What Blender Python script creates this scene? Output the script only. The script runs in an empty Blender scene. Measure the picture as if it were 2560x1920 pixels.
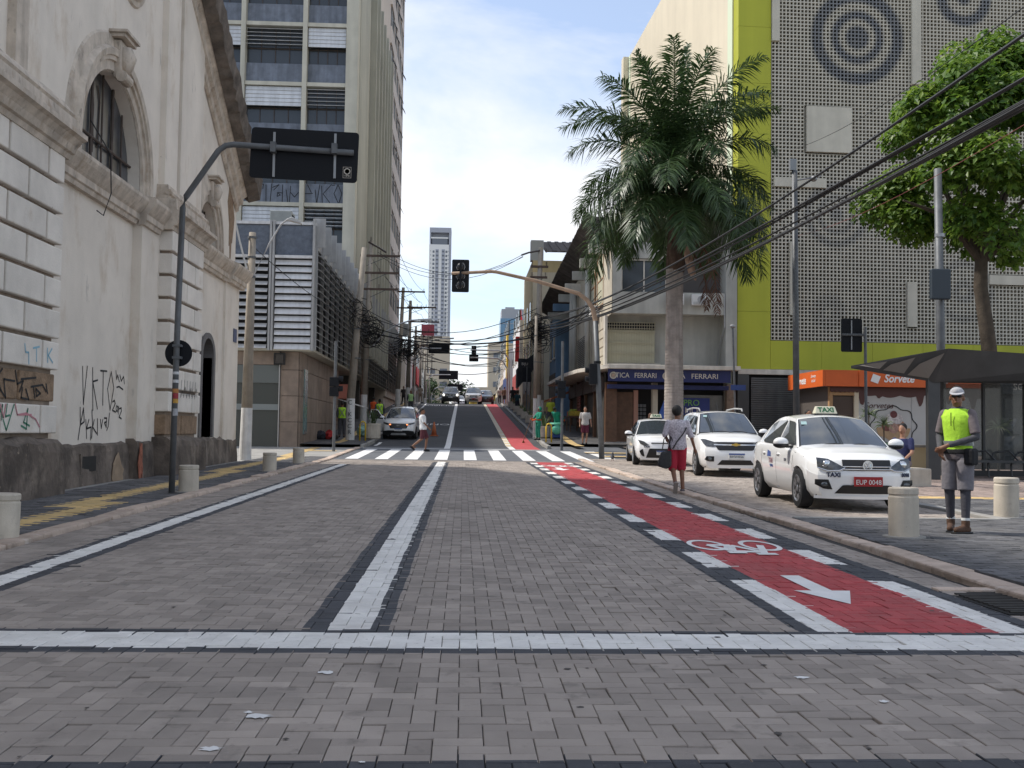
import bpy, bmesh, math, random
from mathutils import Vector, Matrix
R_ = math.radians
rnd = random.Random(7)
scn = bpy.context.scene
col = scn.collection

# ---------------------------------------------------------------- camera
CAM_H, F_PX, YAW, PITCH, ROLL = 1.25, 2600.0, 0.04660157, 0.04637043, 0.0135
_f = Vector((math.sin(YAW)*math.cos(PITCH), math.cos(YAW)*math.cos(PITCH), math.sin(PITCH)))
_r0 = Vector((math.cos(YAW), -math.sin(YAW), 0)); _u0 = _r0.cross(_f)
_r = _r0*math.cos(ROLL)+_u0*math.sin(ROLL); _u = _u0*math.cos(ROLL)-_r0*math.sin(ROLL)
cd = bpy.data.cameras.new('camera'); cam = bpy.data.objects.new('camera', cd); col.objects.link(cam)
cam.matrix_world = Matrix(((_r.x, _u.x, -_f.x, 0), (_r.y, _u.y, -_f.y, 0), (_r.z, _u.z, -_f.z, CAM_H), (0, 0, 0, 1)))
cd.sensor_fit = 'HORIZONTAL'; cd.sensor_width = 36; cd.lens = 36*F_PX/2560; cd.clip_start = .05; cd.clip_end = 6000
scn.camera = cam

# ---------------------------------------------------------------- sky, sun, exposure
SUN_EL, SUN_AZ = 52.0, -74.0            # azimuth measured from +Y (street direction) towards +X
w = bpy.data.worlds.new('World'); scn.world = w; w.use_nodes = True
nt = w.node_tree; nt.nodes.clear()
def wn(t, **k):
    n = nt.nodes.new(t)
    for a, v in k.items(): setattr(n, a, v)
    return n
sky = wn('ShaderNodeTexSky', sky_type='NISHITA', sun_disc=False, sun_elevation=R_(SUN_EL), sun_rotation=R_(SUN_AZ), altitude=700, air_density=1.0, dust_density=1.2, ozone_density=1.6)
tc = wn('ShaderNodeTexCoord'); mp = wn('ShaderNodeMapping'); mp.inputs['Scale'].default_value = (1.0, 1.0, 2.1); mp.inputs['Location'].default_value = (3.1, .4, .2)
n1 = wn('ShaderNodeTexNoise'); n1.inputs['Scale'].default_value = 2.6; n1.inputs['Detail'].default_value = 7; n1.inputs['Roughness'].default_value = .58; n1.inputs['Distortion'].default_value = .35
rmp = wn('ShaderNodeValToRGB'); rmp.color_ramp.elements[0].position = .45; rmp.color_ramp.elements[1].position = .67
rmp.color_ramp.elements[0].color = (.22, .22, .22, 1); rmp.color_ramp.elements[1].color = (1, 1, 1, 1)
mix = wn('ShaderNodeMix', data_type='RGBA'); mix.inputs[7].default_value = (4.9, 4.95, 5.1, 1)
bg = wn('ShaderNodeBackground'); bg.inputs['Strength'].default_value = .145
out = wn('ShaderNodeOutputWorld'); L = nt.links.new
L(tc.outputs['Generated'], mp.inputs['Vector']); L(mp.outputs[0], n1.inputs['Vector']); L(n1.outputs['Fac'], rmp.inputs[0])
L(rmp.outputs[0], mix.inputs[0]); L(sky.outputs[0], mix.inputs[6]); L(mix.outputs[2], bg.inputs['Color']); L(bg.outputs[0], out.inputs[0])
sl = bpy.data.lights.new('sun', 'SUN'); sl.energy = 2.9; sl.angle = R_(3.0); sl.color = (1, .95, .87)
so = bpy.data.objects.new('sun', sl); col.objects.link(so)
sd = Vector((math.sin(R_(SUN_AZ))*math.cos(R_(SUN_EL)), math.cos(R_(SUN_AZ))*math.cos(R_(SUN_EL)), math.sin(R_(SUN_EL))))
so.rotation_euler = (-sd).to_track_quat('-Z', 'Y').to_euler(); so.location = sd*60
vs = scn.view_settings; vs.view_transform = 'Standard'; vs.look = 'None'; vs.gamma = 1; vs.exposure = 0.62; vs.use_curve_mapping = False

# ---------------------------------------------------------------- helpers
PY = [-60, 34, 44, 49, 105, 112, 125, 400, 5000]
PZ = [-60*20/2600, 34*20/2600, .49, .60, 4.05, 4.2, 4.2, 2.0, 0]
def gz(y):
    for a in range(len(PY)-1):
        if y <= PY[a+1]:
            t = (y-PY[a])/(PY[a+1]-PY[a]); return PZ[a]+t*(PZ[a+1]-PZ[a])
    return PZ[-1]
_M = {}
def mat(name, c, rough=.75, metal=0., noise=None, bump=None, streak=None, rand=0., attr=None, spec=.4, coat=0., trans=0., alpha=1., emit=None, pos=False, stains=()):
    """procedural material: base colour, blotchy noise=(scale, amount), vertical streaks=(scale, amount), fine relief"""
    if name in _M: return _M[name]
    m = bpy.data.materials.new(name); m.use_nodes = True; t = m.node_tree; N = t.nodes; b = N['Principled BSDF']
    k = t.links.new
    b.inputs['Roughness'].default_value = rough; b.inputs['Metallic'].default_value = metal
    b.inputs['Specular IOR Level'].default_value = spec; b.inputs['Coat Weight'].default_value = coat
    b.inputs['Coat Roughness'].default_value = .05
    b.inputs['Transmission Weight'].default_value = trans; b.inputs['Alpha'].default_value = alpha
    if emit: b.inputs['Emission Color'].default_value = (*emit[0], 1); b.inputs['Emission Strength'].default_value = emit[1]
    cur = None
    def mul(val_socket, lo, hi, cur, pos=(.3, .7)):
        r = N.new('ShaderNodeMapRange'); r.inputs['From Min'].default_value = pos[0]; r.inputs['From Max'].default_value = pos[1]
        r.inputs['To Min'].default_value = lo; r.inputs['To Max'].default_value = hi; k(val_socket, r.inputs['Value'])
        if cur is None: return r.outputs[0]
        x = N.new('ShaderNodeMath'); x.operation = 'MULTIPLY'; k(cur, x.inputs[0]); k(r.outputs[0], x.inputs[1]); return x.outputs[0]
    if pos: gn = N.new('ShaderNodeNewGeometry'); CO = gn.outputs['Position']
    else: tcn = N.new('ShaderNodeTexCoord'); CO = tcn.outputs['Object']
    if noise:
        q = N.new('ShaderNodeTexNoise'); q.inputs['Scale'].default_value = noise[0]; q.inputs['Detail'].default_value = 6; q.inputs['Roughness'].default_value = .62
        k(CO, q.inputs['Vector']); cur = mul(q.outputs['Fac'], 1-noise[1], 1+noise[1]*.6, cur)
    if streak:
        mpn = N.new('ShaderNodeMapping'); mpn.inputs['Scale'].default_value = (streak[0], streak[0], streak[0]*.09); k(CO, mpn.inputs[0])
        q = N.new('ShaderNodeTexNoise'); q.inputs['Detail'].default_value = 5; q.inputs['Scale'].default_value = 1; k(mpn.outputs[0], q.inputs['Vector'])
        cur = mul(q.outputs['Fac'], 1-streak[1], 1+streak[1]*.3, cur, (.35, .6))
    if rand:
        oi = N.new('ShaderNodeObjectInfo'); cur = mul(oi.outputs['Random'], 1-rand, 1+rand, cur, (0, 1))
    if attr:
        at = N.new('ShaderNodeAttribute'); at.attribute_name = 'rnd'; cur = mul(at.outputs['Fac'], 1-attr, 1+attr, cur, (0, 1))
    if cur is not None:
        hs = N.new('ShaderNodeHueSaturation'); hs.inputs['Color'].default_value = (*c, 1); k(cur, hs.inputs['Value']); csock = hs.outputs[0]
    else: csock = None; b.inputs['Base Color'].default_value = (*c, 1)
    for (sc, lo, hi, amt, sc_col, zs) in stains:      # dirt or wear patches with a shape of their own
        mpn = N.new('ShaderNodeMapping'); mpn.inputs['Scale'].default_value = (sc, sc, sc*zs); mpn.inputs['Location'].default_value = (sc*3.7, lo*11, sc); k(CO, mpn.inputs[0])
        q = N.new('ShaderNodeTexNoise'); q.inputs['Scale'].default_value = 1; q.inputs['Detail'].default_value = 9; q.inputs['Roughness'].default_value = .68; k(mpn.outputs[0], q.inputs['Vector'])
        r = N.new('ShaderNodeMapRange'); r.inputs['From Min'].default_value = lo; r.inputs['From Max'].default_value = hi; r.inputs['To Max'].default_value = amt; k(q.outputs['Fac'], r.inputs['Value'])
        mx = N.new('ShaderNodeMix'); mx.data_type = 'RGBA'; mx.inputs[6].default_value = (*c, 1); mx.inputs[7].default_value = (*sc_col, 1); k(r.outputs[0], mx.inputs[0])
        if csock: k(csock, mx.inputs[6])
        csock = mx.outputs[2]
    if csock: k(csock, b.inputs['Base Color'])
    if bump:
        q = N.new('ShaderNodeTexNoise'); q.inputs['Scale'].default_value = bump[0]; q.inputs['Detail'].default_value = 4; k(CO, q.inputs['Vector'])
        bn = N.new('ShaderNodeBump'); bn.inputs['Strength'].default_value = bump[1]; bn.inputs['Distance'].default_value = .02; k(q.outputs['Fac'], bn.inputs['Height']); k(bn.outputs[0], b.inputs['Normal'])
    _M[name] = m; return m

def off(o):
    v = Vector((0, 0, 0))
    while o: v = v+o.location; o = o.parent
    return v
def tag(o, label=None, cat=None, group=None, kind=None):
    if label: o['label'] = label
    if cat: o['category'] = cat
    if group: o['group'] = group
    if kind: o['kind'] = kind
    return o
def root(name, loc, label, cat, group=None, rz=0):
    o = bpy.data.objects.new(name, None); o.empty_display_size = .2; col.objects.link(o); o.location = loc; o.rotation_euler = (0, 0, rz)
    return tag(o, label, cat, group)
def copy_tree(o, parent=None):
    c = o.copy(); col.objects.link(c); c.parent = parent
    for ch in o.children: copy_tree(ch, c)
    return c
class MB:
    def __init__(s): s.v = []; s.f = []; s.m = []; s.mi = 0; s.r = []; s.rv = .5
    def add(s, vs, fs):
        n = len(s.v); s.v += [tuple(p) for p in vs]
        for f in fs: s.f.append([i+n for i in f]); s.m.append(s.mi); s.r.append(s.rv)
        return s
    def box(s, x0, x1, y0, y1, z0, z1):
        return s.add([(x0, y0, z0), (x1, y0, z0), (x1, y1, z0), (x0, y1, z0), (x0, y0, z1), (x1, y0, z1), (x1, y1, z1), (x0, y1, z1)],
                     [(0, 3, 2, 1), (4, 5, 6, 7), (0, 1, 5, 4), (1, 2, 6, 5), (2, 3, 7, 6), (3, 0, 4, 7)])
    def obox(s, c, ax, ay, az):     # oriented box: centre and three half-axis vectors
        c, ax, ay, az = map(Vector, (c, ax, ay, az)); P = []
        for k in (-1, 1):
            for i, j in ((-1, -1), (1, -1), (1, 1), (-1, 1)): P.append(c+ax*i+ay*j+az*k)
        return s.add(P, [(0, 3, 2, 1), (4, 5, 6, 7), (0, 1, 5, 4), (1, 2, 6, 5), (2, 3, 7, 6), (3, 0, 4, 7)])
    def quad(s, a, b, c, d): return s.add([a, b, c, d], [(0, 1, 2, 3)])
    def poly(s, pts): return s.add(pts, [list(range(len(pts)))])
    def prism(s, pts, vec):         # planar polygon extruded along vec
        n = len(pts); vec = Vector(vec); P = [Vector(p) for p in pts]; Q = [p+vec for p in P]
        return s.add(P+Q, [list(range(n))[::-1], list(range(n, 2*n))]+[(i, (i+1) % n, (i+1) % n+n, i+n) for i in range(n)])
    def ring(s, c, d, r, n, up=None):
        d = Vector(d).normalized(); a = Vector(up) if up else (Vector((0, 0, 1)) if abs(d.z) < .9 else Vector((1, 0, 0)))
        u = d.cross(a).normalized(); v = d.cross(u); c = Vector(c)
        return [c+(u*math.cos(2*math.pi*i/n)+v*math.sin(2*math.pi*i/n))*r for i in range(n)]
    def cyl(s, p0, p1, r0, r1=None, n=10, caps=True):
        r1 = r0 if r1 is None else r1; d = Vector(p1)-Vector(p0)
        A = s.ring(p0, d, r0, n); B = s.ring(p1, d, r1, n)
        fs = [(i, (i+1) % n, (i+1) % n+n, i+n) for i in range(n)]
        if caps: fs += [list(range(n))[::-1], list(range(n, 2*n))]
        return s.add(A+B, [f[::-1] for f in fs])
    def tube(s, pts, r, n=6, rs=None):
        pts = [Vector(p) for p in pts]; V = []; m = len(pts)
        for i, p in enumerate(pts):
            d = (pts[min(i+1, m-1)]-pts[max(i-1, 0)]); V += s.ring(p, d, rs[i] if rs else r, n)
        fs = [(j*n+i, j*n+(i+1) % n, (j+1)*n+(i+1) % n, (j+1)*n+i) for j in range(m-1) for i in range(n)]
        fs += [list(range(n))[::-1], list(range((m-1)*n, m*n))]
        return s.add(V, [f[::-1] for f in fs])
    def lathe(s, c, prof, n=16):    # prof: (r, z) from bottom to top about vertical axis
        c = Vector(c); V = []
        for r, z in prof: V += [c+Vector((r*math.cos(2*math.pi*i/n), r*math.sin(2*math.pi*i/n), z)) for i in range(n)]
        m = len(prof); fs = [(j*n+i, j*n+(i+1) % n, (j+1)*n+(i+1) % n, (j+1)*n+i) for j in range(m-1) for i in range(n)]
        return s.add(V, fs+[list(range(n))[::-1], list(range((m-1)*n, m*n))])
    def ell(s, c, rx, ry, rz, n=10, m=7, M=None):
        V = []; c = Vector(c)
        for j in range(m+1):
            th = math.pi*j/m
            for i in range(n):
                ph = 2*math.pi*i/n; p = Vector((rx*math.sin(th)*math.cos(ph), ry*math.sin(th)*math.sin(ph), -rz*math.cos(th)))
                V.append(c+(M @ p if M else p))
        return s.add(V, [(j*n+i, j*n+(i+1) % n, (j+1)*n+(i+1) % n, (j+1)*n+i) for j in range(m) for i in range(n)])
    def xform(s, M, start=0):
        s.v = s.v[:start]+[tuple(M @ Vector(p)) for p in s.v[start:]]; return s
    def build(s, name, mats, parent=None, smooth=False, label=None, cat=None, group=None, kind=None, bevel=0, world=True):
        o_ = off(parent) if (parent and world) else Vector((0, 0, 0))
        me = bpy.data.meshes.new(name); me.from_pydata([(a-o_.x, b-o_.y, c-o_.z) for a, b, c in s.v], [], s.f)
        mats = mats if isinstance(mats, (list, tuple)) else [mats]
        for q in mats: me.materials.append(q)
        if len(mats) > 1: me.polygons.foreach_set('material_index', s.m)
        if any(x != .5 for x in s.r):
            a = me.attributes.new('rnd', 'FLOAT', 'FACE'); a.data.foreach_set('value', s.r)
        if smooth: me.polygons.foreach_set('use_smooth', [True]*len(s.f))
        me.update(); o = bpy.data.objects.new(name, me); col.objects.link(o)
        if parent: o.parent = parent
        if bevel:
            q = o.modifiers.new('bevel', 'BEVEL'); q.width = bevel; q.segments = 2; q.limit_method = 'ANGLE'; q.angle_limit = R_(40)
        if smooth == 'auto':
            pass
        return tag(o, label, cat, group, kind)
def smooth_by_angle(o, ang=35):
    me = o.data; bm = bmesh.new(); bm.from_mesh(me)
    for e in bm.edges: e.smooth = (len(e.link_faces) == 2 and e.calc_face_angle(3.2) < R_(ang))
    for f in bm.faces: f.smooth = True
    bm.to_mesh(me); bm.free(); return o
def text_mesh(name, body, size, M, mt, parent, ext=.004, shear=0, align='CENTER', sx=1., bold=0.):
    """lettering as a thin raised mesh; M places it (local x right, y up, z out)"""
    c = bpy.data.curves.new(name, 'FONT'); c.body = body; c.size = size; c.extrude = ext; c.shear = shear; c.align_x = align; c.align_y = 'CENTER'; c.resolution_u = 3; c.offset = bold
    t = bpy.data.objects.new(name, c); col.objects.link(t); dg = bpy.context.evaluated_depsgraph_get()
    me = bpy.data.meshes.new_from_object(t.evaluated_get(dg)); bpy.data.objects.remove(t); bpy.data.curves.remove(c)
    o_ = off(parent) if parent else Vector((0, 0, 0))
    for v in me.vertices:
        v.co.x *= sx; v.co = (M @ v.co)-o_
    me.materials.clear(); me.materials.append(mt); me.name = name
    o = bpy.data.objects.new(name, me); col.objects.link(o); o.parent = parent; return o
def frame(o, x, y, z):              # matrix from origin and three axes
    o, x, y, z = map(Vector, (o, x, y, z)); x = x.normalized(); y = y.normalized(); z = z.normalized()
    return Matrix(((x.x, y.x, z.x, o.x), (x.y, y.y, z.y, o.y), (x.z, y.z, z.z, o.z), (0, 0, 0, 1)))
# ================================================================ ground, road, pavements
M_ground = mat('ground_mat', (.16, .155, .15), .9, noise=(.6, .2))
M_sand = mat('joint_sand', (.045, .042, .04), .95)
M_pav = mat('paver_concrete', (.335, .288, .25), .88, noise=(2.2, .16), bump=(160, .25), attr=.17, rand=.13, pos=True, stains=((.55, .52, .70, .6, (.16, .142, .125), 1), (5, .57, .68, .55, (.15, .132, .115), 1), (26, .62, .72, .35, (.42, .38, .34), 1)))
M_pavw = mat('paver_white_paint', (.74, .72, .68), .7, noise=(5, .13), bump=(160, .2), attr=.05, pos=True, stains=((1.1, .52, .68, .4, (.46, .43, .39), 1), (30, .61, .69, .75, (.32, .29, .265), 1)))
M_pavk = mat('paver_black_paint', (.05, .052, .06), .75, noise=(6, .25), bump=(160, .2), attr=.15, pos=True, stains=((22, .62, .72, .5, (.2, .18, .165), 1),))
M_pavr = mat('paver_red_paint', (.42, .055, .06), .75, noise=(3, .2), bump=(160, .2), attr=.12, pos=True, stains=((.9, .48, .68, .55, (.28, .07, .068), 1), (18, .58, .70, .5, (.28, .14, .13), 1), (45, .62, .70, .55, (.5, .22, .2), 1)))
M_pavd = mat('paver_dark', (.105, .103, .106), .85, noise=(1.1, .3), bump=(140, .25), attr=.3, pos=True, stains=((.8, .5, .7, .5, (.2, .19, .175), 1), (7, .6, .7, .4, (.05, .05, .05), 1)))
M_pavp = mat('paver_pinkish', (.31, .24, .205), .88, noise=(1.1, .2), bump=(140, .25), attr=.22, pos=True, stains=((.6, .5, .7, .5, (.17, .14, .12), 1),))
M_tact = mat('tactile_yellow', (.58, .41, .18), .8, noise=(2, .18), bump=(60, .4), attr=.12, pos=True, stains=((3, .52, .66, .5, (.36, .27, .15), 1),))
M_kerb = mat('kerb_stone', (.50, .395, .32), .9, noise=(3, .25), bump=(50, .5), rand=.15, pos=True, stains=((6, .55, .66, .6, (.22, .17, .135), 1), (2.2, .6, .68, .7, (.62, .57, .52), 1)))
M_asph = mat('asphalt', (.072, .073, .077), .9, noise=(.35, .22), bump=(120, .4))
M_conc = mat('concrete_grey', (.30, .29, .27), .9, noise=(1.5, .25), bump=(60, .3))
M_white = mat('road_white', (.74, .73, .71), .7, noise=(3.5, .14), pos=True, stains=((20, .64, .72, .6, (.4, .34, .31), 1), (1.3, .56, .7, .3, (.5, .48, .45), 1)))
M_redl = mat('road_red', (.44, .065, .07), .8, noise=(2.0, .2))
M_ylw = mat('road_yellow', (.55, .38, .12), .8, noise=(3, .2))

def sheet(name, x0, x1, ys, h, m, **k):
    b = MB()
    for a, c in zip(ys[:-1], ys[1:]): b.quad((x0, a, gz(a)+h), (x1, a, gz(a)+h), (x1, c, gz(c)+h), (x0, c, gz(c)+h))
    return b.build(name, m, **k)
YS = [-60, -20, 0, 8, 16, 25, 34, 39, 44, 49, 60, 75, 90, 105, 112, 125, 200, 300, 400, 1200, 5000]
ys = lambda a, c: [a]+[y for y in YS if a < y < c]+[c]
sheet('ground', -1500, 1500, YS, -.07, M_ground, kind='structure')

PAINT = [(-.95, -.43, 6.3, 33.6, 2), (-.80, -.54, 6.3, 34.0, 1),
         (-3.72, -3.3, 1, 31.2, 2), (-3.63, -3.42, 1, 31.2, 1),
         (2.08, 3.72, 6.3, 34.6, 2), (2.42, 3.35, 6.3, 34.6, 3),
         (2.2, 2.42, 6.3, 8.5, 1), (3.35, 3.57, 6.3, 8.5, 1)]
yy = 9.26
while yy < 33.5:
    PAINT += [(2.2, 2.42, yy, yy+1.1, 1), (3.35, 3.57, yy+.25, yy+1.35, 1)]; yy += 2.15
PAINT += [(-4.2, 3.72, 5.73, 6.36, 2), (-4.2, 3.62, 5.86, 6.28, 1), (-4.3, 4.05, 3.1, 3.93, 2), (.35, 1.25, 3.1, 3.74, 1), (2.15, 3.2, 3.1, 3.74, 1)]
PX = sorted({v for p in PAINT for v in p[:2]}); PYC = sorted({v for p in PAINT for v in p[2:4]})
def paint_at(x, y):
    t = 0
    for a, b_, c, d, k in PAINT:
        if a < x < b_ and c < y < d: t = k
    return t
def wob(x, y): return .004*math.sin(3.1*y+1.3*x)+.003*math.sin(7.3*y+.5)
def add_paver(b, x0, x1, y0, y1, z, painted=True, g=.0019, ch=.0032, dep=.03, tilt=(0, 0), zf=gz):
    x0 += g; x1 -= g; y0 += g; y1 -= g
    zz = lambda x, y, d=0: zf(y)+z-d+tilt[0]*(x-x0)+tilt[1]*(y-y0)
    xi0, xi1, yi0, yi1 = x0+ch, x1-ch, y0+ch, y1-ch
    b.mi = paint_at((x0+x1)/2, (y0+y1)/2) if painted else 0
    cs = [(x0, y0), (x1, y0), (x1, y1), (x0, y1)]; ci = [(xi0, yi0), (xi1, yi0), (xi1, yi1), (xi0, yi1)]
    V = [(x, y, zz(x, y)) for x, y in ci]+[(x, y, zz(x, y, ch)) for x, y in cs]+[(x, y, zz(x, y, dep)) for x, y in cs]
    fs = [(4, 5, 1, 0), (5, 6, 2, 1), (6, 7, 3, 2), (7, 4, 0, 3), (8, 9, 5, 4), (9, 10, 6, 5), (10, 11, 7, 6), (11, 8, 4, 7)]
    for e_, f_ in enumerate(fs):
        if painted:
            p_, q_ = cs[e_ % 4], cs[(e_+1) % 4]; b.mi = paint_at((p_[0]+q_[0])/2, (p_[1]+q_[1])/2)
        b.add([V[i_] for i_ in f_], [(0, 1, 2, 3)])
    if painted:
        w_ = wob((x0+x1)/2, (y0+y1)/2)
        xc = [xi0]+[v+w_ for v in PX if xi0 < v+w_ < xi1]+[xi1]; yc = [yi0]+[v+w_ for v in PYC if yi0 < v+w_ < yi1]+[yi1]
        for a, c in zip(xc[:-1], xc[1:]):
            for d, e in zip(yc[:-1], yc[1:]):
                b.mi = paint_at((a+c)/2-w_, (d+e)/2-w_)
                b.quad((a, d, zz(a, d)), (c, d, zz(c, d)), (c, e, zz(c, e)), (a, e, zz(a, e)))
    else: b.add([(x, y, zz(x, y)) for x, y in ci], [(0, 1, 2, 3)])
def herring(x0, x1, y0, y1, u=.1):
    """bricks of a 90 degree herringbone, clipped to a rectangle"""
    i0, i1, j0, j1 = int(x0/u)-2, int(x1/u)+2, int(y0/u)-2, int(y1/u)+2
    for j in range(j0, j1):
        for i in range(i0, i1):
            k = (i+j) % 4
            if k == 0: r = (i*u, (i+2)*u, j*u, (j+1)*u)
            elif k == 2: r = (i*u, (i+1)*u, j*u, (j+2)*u)
            else: continue
            r = (max(r[0], x0), min(r[1], x1), max(r[2], y0), min(r[3], y1))
            if r[1]-r[0] > .03 and r[3]-r[2] > .03: yield r
RX0, RX1, RY0, RY1 = -4.3, 4.05, 1.2, 34.4
road = sheet('road', RX0, RX1, ys(RY0, RY1), -.013, M_sand, kind='structure')
pm = [M_pav, M_pavw, M_pavk, M_pavr]
fld = MB(); single = []; bricks = list(herring(RX0, RX1, RY0, RY1))
def inview(r):
    x, y = (r[0]+r[1])/2, (r[2]+r[3])/2; return 3.78 < y and abs(x+.0-.047*y) < .5*y
near = sorted([r for r in bricks if inview(r) and (r[1]-r[0] > .19 or r[3]-r[2] > .19)], key=lambda r: r[2])[:300]
nset = set(near)
proto = {}
for r in bricks:
    rd = random.Random(hash((round(r[0], 3), round(r[2], 3))))
    sink = rd.gauss(0, .0016)-(.008 if rd.random() < .012 else 0); tl = (rd.gauss(0, .006), rd.gauss(0, .006))
    if r in nset:
        cut = any(r[0]-.03 < v < r[1]+.03 for v in PX) or any(r[2]-.03 < v < r[3]+.03 for v in PYC) or paint_at((r[0]+r[1])/2, (r[2]+r[3])/2)
        if cut:
            b = MB(); b.rv = rd.random(); add_paver(b, *r, sink, tilt=tl); b.build('paver', pm, road)
        else:
            key = (r[1]-r[0] > .15, rd.randrange(4))
            if key not in proto:
                b = MB(); L_ = (.2, .1) if key[0] else (.1, .2); b.rv = .3+.14*key[1]
                add_paver(b, 0, L_[0], 0, L_[1], 0, False, tilt=(rd.gauss(0, .005), rd.gauss(0, .005)), zf=lambda y: 0)
                o = b.build('paver', M_pav, road); proto[key] = o
            else:
                o = proto[key].copy(); col.objects.link(o)
            o.location = (r[0], r[2], gz(r[2])+sink)
    else:
        fld.rv = rd.random(); add_paver(fld, *r, sink, tilt=tl)
fld.build('paver_field', pm, road, kind='stuff')

# painted symbols on the cycle lane (worn white paint, thin sheets that follow the paving)
def road_poly(b, pts, h=.0045): b.poly([(x, y, gz(y)+h) for x, y in pts])
b = MB()
road_poly(b, [(2.78, 7.35), (3.0, 7.95), (2.86, 7.95), (2.86, 8.75), (2.70, 8.75), (2.70, 7.95), (2.56, 7.95)])
b.build('lane_arrow', M_white, road)
def bike_symbol(yb, sx=1.0):
    b = MB(); N = 26; hy = .0045
    for cx in (2.6, 3.16):
        for i in range(N):
            a, c = 2*math.pi*i/N, 2*math.pi*(i+1)/N
            P = [(cx+.2*math.cos(t)*q, yb+.75+.47*math.sin(t)*q) for t, q in ((a, 1), (c, 1), (c, .76), (a, .76))]
            road_poly(b, P, hy)
    def ln(x0, y0, x1, y1, wd=.035, h=hy):
        d = Vector((x1-x0, (y1-y0)*.5)).normalized(); nx, ny = -d.y*wd, d.x*wd*2
        road_poly(b, [(x0-nx, y0-ny), (x1-nx, y1-ny), (x1+nx, y1+ny), (x0+nx, y0+ny)], h)
    for i, s in enumerate(((2.6, .75, 2.74, .22), (2.74, .22, 3.03, .18), (2.6, .75, 2.84, .72), (2.84, .72, 3.03, .18), (2.74, .22, 2.84, .72), (3.16, .75, 3.0, .0), (2.92, .0, 3.12, .0), (2.66, .1, 2.84, .1))):
        ln(s[0], yb+s[1], s[2], yb+s[3], h=hy+.0005*(i+1))
    return b
bike_symbol(10.2).build('cycle_symbol', M_white, road)
bike_symbol(31.0).build('cycle_symbol', M_white, road)
b = MB(); road_poly(b, [(2.78, 28.6), (3.05, 29.4), (2.87, 29.4), (2.87, 30.4), (2.69, 30.4), (2.69, 29.4), (2.51, 29.4)]); b.build('lane_arrow', M_white, road)
# paint splashes and spots on the paving
b = MB(); rs = random.Random(3)
for (x, y, s) in ((-.66, 5.28, .04), (-.84, 4.5, .045), (-.9, 4.56, .02), (-.94, 4.06, .04), (1.72, 5.2, .035), (1.95, 4.75, .022), (-.35, 3.9, .012), (1.32, 5.8, .015)):
    n = 18; road_poly(b, [(x+s*(1+.45*rs.uniform(-1, 1))*math.cos(2*math.pi*i/n), y+s*.75*(1+.5*rs.uniform(-1, 1))*math.sin(2*math.pi*i/n)) for i in range(n)], .0035)
b.build('paint_splash', M_white, road)
M_spot = mat('road_spot', (.075, .065, .058), .8, noise=(8, .3)); b = MB()
for i in range(55):
    x, y, s = rs.uniform(-3.2, 3.4), 3.9+rs.random()**1.8*16, rs.uniform(.006, .022); n = 9
    road_poly(b, [(x+s*(1+.3*rs.uniform(-1, 1))*math.cos(2*math.pi*k/n), y+s*(1+.3*rs.uniform(-1, 1))*math.sin(2*math.pi*k/n)) for k in range(n)], .0032)
b.build('gum_spots', M_spot, road, kind='stuff')

# drain grate at the right kerb
b = MB(); zg = gz(7.5)
M_iron = mat('cast_iron', (.06, .055, .05), .7, metal=.4, noise=(8, .3))
dg_ = root('drain_grate', (4.0, 7.4, zg), 'iron drain grate sunk beside the right kerb near the cycle lane', 'drain grate')
MB().box(3.72, 4.45, 6.95, 7.95, zg-.012, zg+.004).build('pit', mat('pit_dark', (.012, .011, .01), .95), dg_)
for i in range(12): MB().box(3.76, 4.4, 7.0+i*.072, 7.03+i*.072, zg+.005, zg+.016).build('bar', M_iron, dg_)
b = MB(); b.box(3.70, 4.5, 7.955, 8.09, zg-.02, zg+.022); b.build('edge_slab', M_kerb, dg_, bevel=.01)

# kerb stones, left and right, one by one
def kerb_run(x0, x1, y0, y1, h, step, seed, xf=lambda y: 0, mt=None):
    r = random.Random(seed); k = sheet('kerb', x0, x1, ys(y0, y1), -.02, M_sand, kind='structure')
    y = y0
    while y < y1:
        l = step*r.uniform(.85, 1.15); a, c = y+.006, min(y+l, y1)-.006
        b = MB(); dx = xf((a+c)/2)+r.uniform(-.012, .012); dz = r.uniform(-.008, .008)
        P = [(x0+dx, a), (x1+dx, a), (x1+dx, c), (x0+dx, c)]
        b.add([(x+r.uniform(-.008, .008), yy_, gz(yy_)-.02) for x, yy_ in P]+[(x+r.uniform(-.014, .014), yy_+r.uniform(-.01, .0), gz(yy_)+h+dz+r.uniform(-.012, .008)) for x, yy_ in P], [(4, 5, 6, 7), (0, 1, 5, 4), (1, 2, 6, 5), (2, 3, 7, 6), (3, 0, 4, 7)])
        b.build('kerb_stone', mt or M_kerb, k, bevel=.018); y += l
    return k
kerb_run(-4.56, -4.31, 5.5, 44.5, .05, 1.0, 1)
kerb_run(4.06, 4.30, 4.0, 36.5, .045, .95, 2, lambda y: .16*math.sin(min(1, max(0, (y-6)/12))*math.pi))
kerb_run(-4.36, -4.2, 44.6, 104, .15, 1.6, 3, mt=M_conc)
kerb_run(3.75, 3.92, 46, 104, .15, 1.6, 4, mt=M_conc)

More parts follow.
